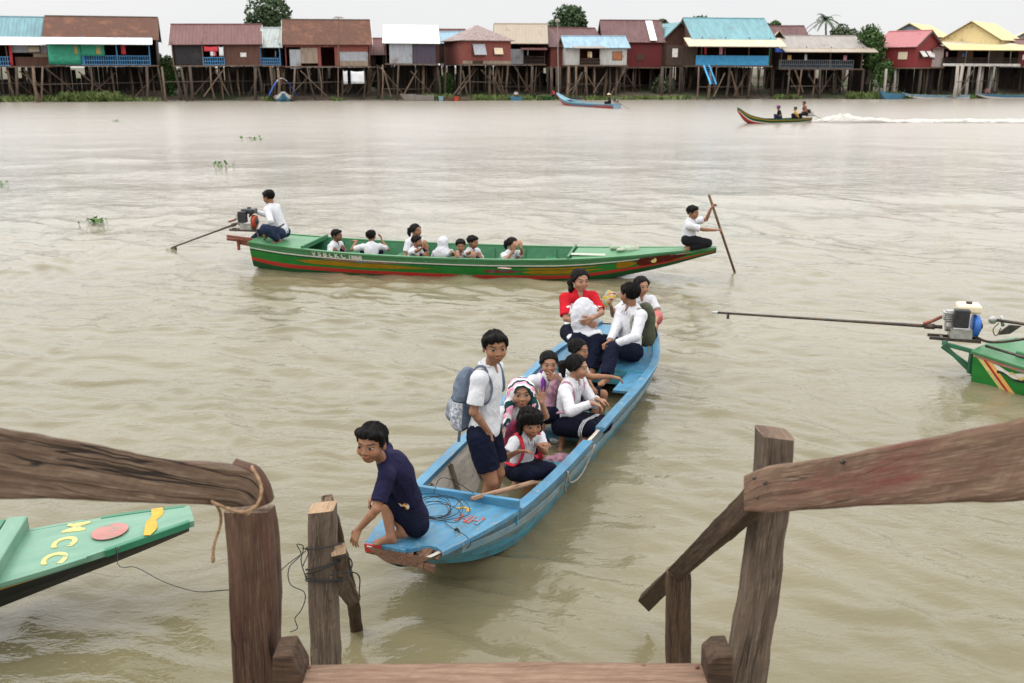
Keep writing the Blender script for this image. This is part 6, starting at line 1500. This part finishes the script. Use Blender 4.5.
t = bpy.data.objects['stilt_house.013']
m = MB(); px = 652; Yq = Yb(632) + 4.5
q0, q1 = P(650, 41.5, Yq - .4), P(645, 22, Yq + 3.9); m.prism([q0 + A(0, -.0, .12), q0 + A(.75, 0, .12), q1 + A(.75, 0, .12), q1 + A(0, 0, .12)], (0, 0, .03)); m.build('roof_strip', WHITE_R, t, o=t.location)
house('narrow house with brown gable and small turquoise roof', 664, 692, 66, 42, 22.5, TEAL2, BWOOD, dY=5, dep=8, style='y', yaw=14, W=4.6, segs=((0, 1, 0, 1, BWOOD),), brace=2, stilts=(5, 3))
house('large stilt house with bright turquoise roof, cream awning and blue netted porch', 692, 772, 65.5, 38.5, 19, TEAL2, BWOOD, dep=8.5, yaw=5, awn=(38.5, 47, 2.2, CREAM_R, -.13, 1.10), segs=((-.34, -.12, 0, .74, DWOOD), (-.12, .05, 0, .7, DWOOD)), rail=((.03, .95, RAILC),), railv=.36, posts=((.1, STILT), (.4, STILT), (.7, STILT), (.96, TARPG)), wins=((-.27, -.2, .3, .62, WHITEF, 0),), ladder=(.05, RAILC, 1.9), brace=9, stilts=(11, 3))
house('maroon roofed house far back behind the cream gable', 760, 806, 60, 40, 26.5, MAROON2, DWOOD, dY=14, dep=6, segs=((0, 1, 0, 1, DWOOD),), stilts=(4, 2), brace=0)
house('narrow house with a cream gable roof between turquoise and grey roofs', 766, 788, 66, 46, 31, CREAM_R, DWOOD, dY=4, dep=7, style='y', yaw=-12, segs=((0, 1, 0, 1, DWOOD),), stilts=(3, 2), brace=1)
house('open porch stilt house with grey beige roof, slim railing and leaning posts', 780, 862, 68.5, 48, 36.5, GREY_R, DWOOD, dep=8, awn=(48, 52.5, 1.6, BEIGE_R, -.0, 1.12), rail=((-.02, .88, RAILG),), railv=.4, posts=((.0, STILT), (.3, STILT), (.6, STILT), (.98, STILT)), cloth=((-.09, .10, .78, 1.0, TARPB),), brace=9, stilts=(10, 3))
t = house('deep red stilt house with pinkish red roof and cream shutters', 877, 911, 67.5, 46, 32, PINK_R, REDW, dep=6.0, yaw=-48, W=4.6, segs=((0, 1, 0, 1, REDW),), wins=((.05, .25, .42, .74, SHUT, 0), (.58, .82, .38, .72, SHUT, 0)), swins=((.15, .33, .45, .75, WHITEF, .5), (.40, .58, .45, .75, WHITEF, .5)), stm=CONC, stilts=(5, 3), brace=2)
t = house('greyish pink annex hut between the red house and the yellow house', 925, 943, 67, 48, 43, MAROON_R, PINKG, dY=.5, dep=5, segs=((0, 1, 0, 1, PINKG),), wins=((.05, .45, .45, .75, WHITEF, .4),), stm=STILT, stilts=(3, 2), brace=0)
house('house with grey blue gable and yellow roof rising behind the red house', 880, 934, 60, 36, 23.5, YEL_R, GBLUE, dY=10, dep=9, style='y', yaw=-36, W=5.2, segs=((0, 1, 0, 1, GBLUE),), stilts=(4, 2), brace=0)
t = house('big pale yellow house with wide awning and long porch on concrete pillars', 941, 1018, 64.5, 46, 43, CREAM_R, DWOOD, dep=7, awn=(45, 50.5, 2., YEL_R, -.0, 1.15), segs=((.2, .4, 0, .8, BWOOD), (.6, .8, 0, .75, DWOOD)), rail=((.0, 1, STILT_D),), posts=((.0, CONC), (.3, CONC), (.6, CONC), (.88, CONC)), stm=CONC, stilts=(10, 3), brace=1)
house(None, 938, 1000, 46.5, 39, 21.5, YEL_R, YELW, dY=3.5, dep=8, style='y', yaw=-42, W=6.4, segs=((0, 1, 0, 1, YELW),), into=t, stilts=(0, 0), brace=0)
m = MB(); m.box((P(941, 65, Yb(980))[0], Yb(980) - .5, P(941, 66.2, Yb(980))[2]), (P(1018, 65, Yb(980))[0], Yb(980) - .42, P(941, 63.6, Yb(980))[2])); m.build('edge_beam', WHITEF, t, o=t.location)
house('house with a curved cream gable at the right edge', 1004, 1040, 66, 42, 32, CREAM_R, GWHITE, dY=8, dep=7, style='y', yaw=-20, segs=((0, 1, 0, 1, GWHITE),), stilts=(4, 2), brace=0)
house('dark maroon stilt house cut off by the right edge', 1018, 1080, 66, 50, 40, MAROON_R, DRED, dY=1, dep=6, segs=((0, 1, 0, 1, DRED),), wins=((.05, .3, .4, .7, WHITEF, 0),), stilts=(6, 3), brace=2)
m = MB(); q = P(338, 97, Yb(330) - .6); m.tube([q, P(338.5, 18, Yb(330) - .6)], [.07, .04], 6); tt = P(338.5, 18, Yb(330) - .6); m.tube([tt - A(.6, 0, 0), tt + A(.6, 0, 0)], .03, 5); m.tube([tt - A(.3, .3, -.1), tt + A(.3, .3, .1)], .03, 5)
ob = m.build('antenna_mast', STILT, None, o=q); ob.location = tuple(q); tag(ob, 'tall thin antenna mast in front of the patched tiled house', 'antenna')
m = MB(); q = P(558.5, 95, Yb(558) - .4); m.tube([q, P(557.5, 22, Yb(558) - .4)], [.06, .04], 6); tt = P(557.5, 21, Yb(558) - .4); m.sphere(tt, (.28, .2, .22), 10, 7)
ob = m.build('loudspeaker_mast', GREYROPE, None, o=q); ob.location = tuple(q); tag(ob, 'pale mast topped by a loudspeaker beside the maroon ridged house', 'mast')
for i, (px, lab) in enumerate(((600, None), (668, None), (822, None))): pass

# ------------------------------------------------------------------ far land, plants
def land():
    xs = np.linspace(-900, 900, 181); xs = np.sign(xs) * np.abs(xs / 900) ** 1.6 * 900; d = np.array([-6, -2, -.4, .5, 2, 5, 9, 14, 22, 40, 90, 250, 900, 3000.]); z = np.array([-1.2, -.5, -.08, .12, .3, .7, 1.2, 1.9, 2.4, 2.7, 3, 3, 3, 3])
    X, D = np.meshgrid(xs, d); B = np.array([Yb(512 + x / 109 * 996) for x in xs])[None, :]
    Y = B + D + 1.2 * np.sin(X * .31) * np.exp(-np.abs(D) / 8) + .7 * np.sin(X * .83 + 1) * np.exp(-np.abs(D) / 8); Z = np.repeat(z[:, None], len(xs), 1) + .12 * np.sin(X * 1.7 + D) * (D > 0)
    v = np.stack([X.ravel(), Y.ravel(), Z.ravel()], 1); nr, nc = X.shape; I = (np.arange(nr - 1)[:, None] * nc + np.arange(nc - 1)).ravel(); q = np.stack([I, I + 1, I + nc + 1, I + nc], 1)
    tag(mesh_obj('riverbank', v, q, [pmat('muddy_bank_earth', (.07, .052, .038), (.13, .10, .07), rough=.95, ns=.8, c3=(.05, .07, .025), c3s=.25, c3lo=.45, c3hi=.6, bump=.5, bs=4, bdist=.1)], v, None, True), 'dark muddy far riverbank under the stilt houses', kind='structure')
land()
def leafm(name, c, c2): return pmat(name, c, c2, rough=.6, ns=.9, c3=tuple(x * 1.5 for x in c2), c3s=2.5, c3lo=.56, c3hi=.7, spec=.25)
LEAF_D = leafm('dark_green_leaves', (.028, .055, .022), (.05, .085, .03)); LEAF_M = leafm('mid_green_leaves', (.035, .075, .018), (.06, .11, .028)); LEAF_Y = leafm('yellow_green_leaves', (.06, .10, .02), (.10, .15, .035)); LEAF_G = leafm('grey_green_leaves', (.05, .07, .035), (.085, .105, .055))
BARK = pmat('tree_bark', (.08, .06, .045), (.13, .10, .08), rough=.9, ns=5)
def leaves(mb, pts, size, rg):
    for p in pts:
        n = unit(rg.normal(size=3) + A(0, 0, .5)); x, y = perp(n, rg.normal(size=3)); s = size * rg.uniform(.6, 1.4); l = s * 1.7
        mb.add([p - x * s * .5, p + y * l * .4 - n * .03, p + x * s * .5 + n * .04, p + y * -l * .5], [(0, 1, 2, 3)])
TG = 'trees behind the stilt houses'
def tree(name, label, px, ytop, ybase, dY, wpx, mat, n=2600, size=.26, lobes=9, seed=0, palm=False, gap=.0):
    rg = np.random.default_rng(seed); Y = Yb(px) + dY; k = Y / 996 * 1.02; top, base = P(px, ytop, Y), P(px, ybase, Y); g0 = A(top[0], Y, 1.5); t = thing(name, label, 'tree', tuple(g0), group=TG)
    w = wpx * k / 2; hgt = top[2] - base[2]; c = A(top[0], Y, (top[2] + base[2]) / 2); m = MB(); lb = []
    if palm:
        m.tube(curve_pts([g0, g0 + A(.3, 0, (top[2] - 1.5) * .5), top - A(0, 0, .4)], 10), [.16, .11], 7); m.build('trunk', BARK, t, True, o=g0); m = MB()
        for i in range(22):
            a = i * 2.4 + rg.random(); el = rg.uniform(-.2, .9); d = A(math.cos(a) * math.cos(el), math.sin(a) * math.cos(el), math.sin(el)); L = w * rg.uniform(.7, 1.1)
            sp = [top + d * L * s - A(0, 0, 1) * L * .55 * s * s for s in np.linspace(0, 1, 12)]
            sd = unit(np.cross(d, A(0, 0, 1)))
            for j in range(1, 12):
                for s in (1, -1):
                    q = sp[j]; e = q + sd * s * L * .22 * (1 - j / 16) + (sp[j] - sp[j - 1]) * .7 - A(0, 0, .12 * L * .3); m.add([sp[j - 1], q, e], [(0, 1, 2)])
        m.build('crown', mat, t, o=g0); return
    for i in range(lobes):
        u = rg.normal(size=3); u /= np.linalg.norm(u); r = rg.uniform(.32, .55); lb.append((c + u * A(w * .62, w * .5, hgt * .33) * rg.uniform(.5, 1.1), A(w * r, w * r, hgt * r * .75)))
    m.tube(curve_pts([g0, A(g0[0] + .2, Y, (1.5 + base[2]) / 2), c - A(0, 0, hgt * .2)], 10), [.28, .2, .12], 8)
    for p, r in lb[:6]: m.tube(curve_pts([A(g0[0] + .1, Y, max(1.6, base[2] - .3)), (c + p) / 2 - A(0, 0, hgt * .1), p], 8), [.12, .04], 6)
    m.build('trunk', BARK, t, True, o=g0); m = MB(); pts = []
    for i in range(n):
        p, r = lb[rg.integers(lobes)]; u = rg.normal(size=3); u /= np.linalg.norm(u); pts.append(p + u * r * rg.uniform(.55, 1.08) ** .6)
    leaves(m, pts, size, rg); m.build('crown', mat, t, o=g0, fix=False)
tree('broadleaf_tree', 'dark tall broadleaf tree rising behind the tiny booth with pale roof', 270, -2, 50, 12, 52, LEAF_D, 4600, .27, 16, 1)
tree('broadleaf_tree', 'round dark tree crown above the beige and maroon roofs', 563, 8, 36, 22, 50, LEAF_D, 3800, .30, 14, 2)
tree('broadleaf_tree', 'grey green bushy tree in the gap left of the maroon metal roof', 164, 52, 92, 9, 32, LEAF_G, 2400, .26, 10, 3)
tree('broadleaf_tree', 'smaller grey green shrub tree seen low between stilts of the maroon house', 190, 66, 94, 11, 44, LEAF_G, 2000, .26, 9, 4)
tree('palm_tree', 'feathery palm crown silhouetted above the grey beige roof', 826, 20, 50, 16, 40, LEAF_D, seed=5, palm=True)
tree('broadleaf_tree', 'bright green bushy tree leaning over the end of the grey beige porch', 872, 29, 70, .6, 34, LEAF_M, 3600, .22, 13, 6)
tree('broadleaf_tree', 'pale green tree behind the grey beige roof, beside the palm', 847, 26, 48, 13, 36, LEAF_G, 2400, .28, 10, 7)
tree('broadleaf_tree', 'small leafy tree on the bank in front of the deep red house', 884, 62, 88, -1.0, 24, LEAF_M, 1500, .20, 8, 8)
tree('broadleaf_tree', 'distant tree top peeking between the turquoise roof and the maroon roof', 774, 22, 36, 26, 22, LEAF_M, 1000, .3, 7, 9)
tree('broadleaf_tree', 'low distant tree tops above the dark maroon roof with white strip', 662, 20, 34, 30, 26, LEAF_G, 1000, .32, 7, 10)
tree('broadleaf_tree', 'distant dark tree tops behind the turquoise roof ridge', 702, 16.5, 32, 32, 36, LEAF_D, 1300, .32, 8, 11)
tree('broadleaf_tree', 'yellowish tree behind the narrow cream gable roof', 800, 30, 46, 16, 24, LEAF_Y, 1000, .28, 7, 12)
tree('broadleaf_tree', 'green bush in the gap beside the narrow set back hut', 381, 68, 92, 8, 22, LEAF_Y, 1300, .22, 8, 13)
tree('broadleaf_tree', 'leafy green trees filling the gap between the tiled house and the maroon roof', 163, 60, 96, 4, 22, LEAF_M, 1500, .22, 9, 14)
tree('broadleaf_tree', 'green bush under the gap left of the hip roofed red house', 444, 74, 97, 3, 20, LEAF_M, 1000, .2, 7, 15)
tree('broadleaf_tree', 'small bush beside the far left stilts of the turquoise roofed house', 663, 76, 97, 3.5, 20, LEAF_G, 900, .2, 7, 16)
def grass():
    rg = np.random.default_rng(4); m = MB()
    for a, b, n, h in ((-20, 130, 1500, .55), (60, 120, 900, .9), (128, 160, 120, .35), (262, 292, 160, .45), (420, 452, 420, .6), (470, 575, 900, .5), (500, 560, 200, .4), (575, 690, 700, .4), (775, 800, 260, .45), (846, 900, 500, .7), (900, 1024, 500, .45), (330, 345, 60, .3)):
        for _ in range(n):
            px = rg.uniform(a, b); Y = Yb(px) + rg.uniform(-2.6, .4); p = P(px, 95, Y); p[2] = rg.uniform(-.02, .1)
            d = rg.normal(size=3) * .6 + A(0, 0, 1.2); d = unit(d); x, y = perp(d, rg.normal(size=3)); L = h * rg.uniform(.5, 1.2); w_ = .09
            m.add([p - x * w_, p + x * w_, p + d * L + x * w_ * .5, p + d * L - x * w_ * .6], [(0, 1, 2, 3)])
    tag(m.build('bank_weeds', leafm('waterside_weed_leaves', (.06, .095, .02), (.12, .15, .045)), None, fix=False), 'green waterside weeds growing along the far bank', kind='stuff')
grass()

# ------------------------------------------------------------------ far boats
def far_boat(name, label, p0, p1, hw, fb, bands, inner, rise=.6, group='small boats at the far bank', deckm=None):
    p0, p1 = np.asarray(p0, float), np.asarray(p1, float); d = p1 - p0; L = np.linalg.norm(d[:2])
    h = Hull(A(p0[0], p0[1], 0), A(d[0], d[1], 0), [(0, hw * .12, fb + rise, hw * .05, fb + rise * .7), (L * .12, hw * .5, fb + rise * .45, hw * .3, .15), (L * .3, hw * .9, fb + .08, hw * .6, -.08), (L * .6, hw, fb, hw * .7, -.1), (L * .9, hw * .85, fb + .02, hw * .6, -.08), (L, hw * .7, fb + .05, hw * .5, -.02)], 30)
    t = thing(name, label, 'boat', tuple(h.at(L * .5, 0, 0)), group=group); h.build(t, bands, inner, sternmat=bands[-1][2]); h.rail(t, bands[-1][2], .06, .04, 0, L, 1); h.rail(t, bands[-1][2], .06, .04, 0, L, -1)
    h.deck(t, deckm or inner, 0, L * .2, .0, name='bow_deck'); h.deck(t, deckm or inner, L * .9, L, .0, name='stern_deck')
    for s in (.4, .6, .78): h.thwart(t, inner, L * s, .2, fb * .6)
    return t, h, L
tm, hm, Lm = far_boat('motor_boat', 'light blue motor boat with red bow crossing near the far bank, one rider', at(557, 104.5, 0) + A(0, 0, 0), at(617, 108.5, 0), .62, .30, [(0, .45, RED), (.45, .8, BLUE), (.8, 1, LBLUE_R)], BLUE_D, .75, 'moving motor boats')
m = MB(); m.grid([[hm.side(x, .45, s_ * 1, .006), hm.side(x, .8, s_ * 1, .006)] for x in np.linspace(Lm * .72, Lm * .95, 6) for s_ in ((hm.r @ A(0, -1, 0) > 0) * 2 - 1,)]); m.build('painted_patch', ORANGE_P, tm, o=tm.location)
sit('rider in dark clothes and pale hat steering the light blue motor boat', hm.at(Lm * .87, 0, 1.02), 1.6, (-1, .1, 0), (-1, .1, 0), shirt=('long', BLACKC), lower=('trousers', BLACKC), floor=.05, res=.024, skin=0, group='riders of the moving motor boats', collar=False)
hd = hm.at(Lm * .87, 0, 1.15); m = MB(); m.sphere(hd, (.13, .13, .09), 12, 8); m.tube([hd - A(0, 0, .03), hd - A(0, 0, .05)], .19, 14); ob = m.build('hat', SHUT, None, True, o=hd); ob.location = tuple(hd); tag(ob, 'pale brimmed hat of the rider steering the light blue motor boat', 'hat')
motor('dark motor at the stern of the light blue motor boat', hm.at(Lm * .98, 0, .62), hm.d, hm.at(Lm + 2.2, 0, -.1), [hm.at(Lm * .93, .1, .7), hm.at(Lm * .9, .2, .75)], (BLKPL, BLKPL, BLKPL), 1.0)
tr, hr_, Lr = far_boat('motor_boat', 'green and red speedboat with raised bow racing in spray, three riders', at(737, 124, .0), at(808, 122, 0), .55, .24, [(0, .30, RED), (.30, .42, WHITE_P), (.42, .78, GREEN_D), (.78, .88, YEL), (.88, 1, GREEN_D)], GREEN_I, .72, 'moving motor boats', RED)
for s, lab, z, cl in ((.56, 'rider in dark clothes and purple cap, foremost on the speedboat', .90, (BLACKC, JEANS)), (.80, 'rider in yellow ochre top crouching in the middle of the speedboat', .84, (M_cloth('ochre_cotton', (.5, .3, .08)), BLACKC)), (.92, 'shirtless looking rider in brown top sitting highest at the speedboat stern', 1.16, (M_cloth('brown_cotton', (.18, .07, .05)), BLACKC))):
    sit(lab.replace('shirtless looking rider in brown top', 'rider in brown top'), hr_.at(Lr * s, 0, z), 1.55, (-1, .0, 0), (-1, -.05, 0), shirt=('short', cl[0]), lower=('trousers', cl[1]), floor=.05, res=.022, skin=0, group='riders of the moving motor boats', collar=False, lean=.14)
hd = hr_.at(Lr * .56, 0, 1.01); m = MB(); m.sphere(hd, (.13, .12, .09), 12, 8); m.cbox(hd - A(.14, 0, .03), (.12, .16, .02)); ob = m.build('cap', M_cloth('purple_cotton', (.2, .06, .2)), None, True, o=hd); ob.location = tuple(hd); tag(ob, 'purple cap of the foremost speedboat rider', 'cap')
motor('black outboard shaped motor behind the speedboat riders', hr_.at(Lr * 1.0, 0, .55), hr_.d, hr_.at(Lr + 1.8, 0, -.1), [hr_.at(Lr * .96, .1, .7), hr_.at(Lr * .93, .2, .75)], (BLKPL, BLKPL, BLKPL), 1.0)
def wake():
    rg = np.random.default_rng(8); m, g, b = newmat('white_water_foam')
    v = g.attr('lc'); b.inputs['Roughness'].default_value = .7
    n = g.noise(g.v('MULTIPLY', v, (.8, 1.6, 1.)), 3.4, 8, .8)
    g.set(b.inputs['Base Color'], g.mix(g.rng(n, .35, .6), (.42, .37, .29), (.66, .645, .61)))
    edge = g.attr('foam', 2)
    al = g.rng(g.m('ADD', n, g.m('MULTIPLY', edge, .5)), .70, 1.02)
    al = g.m('MULTIPLY', g.m('MULTIPLY', al, .62), g.rng(edge, 0., .7))
    g.set(b.inputs['Alpha'], al)
    st = hr_.at(Lr * .98, 0, 0); L = 46; T = np.linspace(0, 1, 260); U = np.linspace(-1, 1, 26); rows = []; fo = []
    for t in T:
        x = L * t ** 1.3; w_ = .5 + 2.0 * min(1, t * 3) + 2.4 * t; hgt = (.38 * math.exp(-((t - .10) / .05) ** 2) + .08 * math.exp(-t * 5) + .01)
        rows.append([st + A(x + .2, u * w_ + .04 * x, hgt * (1 - u * u) ** 1.5 + .015) for u in U]); fo.append([(1 - u * u) * (1.15 - .55 * t) * min(1, t * 18 + .5) for u in U])
    p = np.array(rows).reshape(-1, 3); f = np.array(fo).ravel()
    p[:, 2] += np.maximum(0, f) * (.10 * vnoise(p * 1.3, 2) + .10 * vnoise(p * 4.7, 3)) + .03
    nr, nc = len(T), len(U); I = (np.arange(nr - 1)[:, None] * nc + np.arange(nc - 1)).ravel(); q = np.stack([I, I + 1, I + nc + 1, I + nc], 1)
    o = mesh_obj('wake_foam', p, q, [m], p, None, True); a_ = o.data.attributes.new('foam', 'FLOAT', 'POINT'); a_.data.foreach_set('value', f.astype(np.float32))
    tag(o, 'white foaming wake trailing behind the speedboat', kind='stuff')
wake()
# moored boats
X = lambda px, py: at(px, py, 0)
Yq = lambda px, d: P(px, 97, Yb(px) + d) * A(1, 1, 0)
far_boat('rowing_boat', 'weathered grey rowing boat moored under the white roofed house', Yq(400, -2.2), Yq(434, -2.4), .75, .55, [(0, 1, GREY_R)], DWOOD, .15)
far_boat('rowing_boat', 'low brown boat with clutter beside the red hip roofed house', Yq(438, -2.6), Yq(470, -2.8), .6, .3, [(0, 1, STILT)], DWOOD, .15)
far_boat('rowing_boat', 'small blue boat with a child under the beige roofed house', Yq(509, -2.5), Yq(522, -2.6), .5, .35, [(0, 1, BLUE)], BLUE_D, .2)
far_boat('rowing_boat', 'dark green boat moored beside the mast with the loudspeaker', Yq(533, -1.9), Yq(556, -2.0), .6, .35, [(0, 1, GREEN_D)], GREEN_I, .3)
far_boat('rowing_boat', 'purple and grey boat moored under the small grey white house', Yq(561, -2.2), Yq(584, -2.4), .5, .25, [(0, .6, GREY_R), (.6, 1, PURP)], DWOOD, .3)
far_boat('long_boat', 'bright blue boat pointing at the river beside the small leafy tree', Yq(880, -3.0), Yq(903, -1.6), .7, .55, [(0, 1, BLUE)], BLUE_D, .35)
far_boat('long_boat', 'long blue and white boat moored under the yellow house', Yq(902, -2.2), Yq(968, -2.6), .65, .35, [(0, .5, WHITE_P), (.5, 1, LBLUE_R)], WHITE_P, .3)
far_boat('long_boat', 'long boat with orange patch moored at the far right bank', Yq(975, -2.4), Yq(1040, -2.8), .65, .35, [(0, .5, WHITE_P), (.5, 1, BLUE)], WHITE_P, .3)
sit('small child in white sitting in the small blue boat by the far bank', Yq(516, -2.55) + A(0, 0, .95), 1.2, (0, -1, 0), (0, -1, 0), floor=.1, res=.024, group='people at the far bank', collar=False)
sit('person in red top sitting at the end of the dark green moored boat', Yq(553, -1.95) + A(0, 0, 1.05), 1.4, (-1, -.3, 0), (-1, -.3, 0), shirt=('short', CLOTHR), floor=.1, res=.024, group='people at the far bank', collar=False)
for px, lab in ((986, 'person in orange red top sitting in the right hand moored boat'),): sit(lab, Yq(px, -2.5) + A(0, 0, 1.15), 1.5, (-1, -.6, 0), (-1, -.6, 0), shirt=('short', ORANGE_P), floor=.1, res=.024, group='people at the far bank', collar=False)
def tent_boat():
    a, b = Yq(283.5, -4.6), Yq(282, .4); t, h, L = far_boat('covered_boat', 'small blue boat under a blue and white arched canopy beside the tiny booth', a, b, .95, .45, [(0, .5, BLUE), (.5, 1, WHITE_P)], BLUE_D, .55)
    for c0, c1, mat, nm in ((.0, .33, TARPB, 'canopy'), (.33, .5, CLOTHW, 'canopy_stripe')):
        m = MB()
        for s in (-1, 1):
            rows = []
            for tt in np.linspace(1.3, L - .2, 5):
                r1 = [h.at(tt, s * (1.35 * (1 - q) + .05), .55 + 1.75 * (1 - (1 - q) ** 1.6)) for q in np.linspace(c0 * 2, c1 * 2, 7)]; rows.append(r1)
            m.grid(rows)
        o = m.build(nm, mat, t, True, o=t.location); sd = o.modifiers.new('thickness', 'SOLIDIFY'); sd.thickness = .03
    for s in (-1, 1):
        for tt in (1.4, L - .4):
            m = MB(); m.tube([h.at(tt, s * .8, .4), h.at(tt, s * .75, 1.5)], .035, 6); m.build('canopy_post', STILT, t, o=t.location)
tent_boat()
for px, lab, mat in ((456.5, 'orange red bucket at the water under the hip roofed house', REDM), (441, 'pale blue bucket beside the low brown boat', LBLUE_R)):
    q = Yq(px, -3.4); m = MB(); m.tube([q, q + A(0, 0, .45)], [.22, .28], 12); ob = m.build('bucket', mat, None, o=q); ob.location = tuple(q); tag(ob, lab, 'bucket', 'buckets at the far bank')
# floating water hyacinth
def hyacinth(label, px, py, k, n, seed):
    rg = np.random.default_rng(seed); c = at(px, py, 0); m = MB()
    for _ in range(n):
        p = c + A(*(rg.normal(size=2) * (.16, .10) * k), .0); d = unit(A(*(rg.normal(size=2) * .5), 1)); L = rg.uniform(.05, .2) * k; q = p + d * L
        m.tube([p, q], .006 * k, 4); nn = unit(d + rg.normal(size=3) * .5); x, y = perp(nn, rg.normal(size=3)); r = rg.uniform(.035, .07) * k
        m.add([q + x * r * math.cos(a) + y * r * math.sin(a) * .85 + nn * .012 * math.cos(2 * a) for a in np.linspace(0, 6.283, 8)[:-1]], [tuple(range(7))])
    ob = m.build('water_hyacinth', leafm('hyacinth_leaves', (.05, .13, .02), (.10, .2, .04)), None, o=c, fix=False); ob.location = tuple(c); tag(ob, label, 'water plant', 'floating water hyacinth')
hyacinth('largest floating hyacinth clump, left of the green boat motor', 98, 224, .8, 26, 1)
hyacinth('small floating hyacinth tuft above the boy steering the green boat', 223, 168, 1.2, 14, 2); hyacinth('flat floating hyacinth tuft higher up the river, right of the other tufts', 254, 140, 1.2, 12, 3)
hyacinth('floating hyacinth tuft cut by the left edge of the picture', 0, 186, .8, 10, 4); hyacinth('tiny hyacinth tuft far out, nearest the tall tiled house', 117, 122, 1.0, 7, 5)
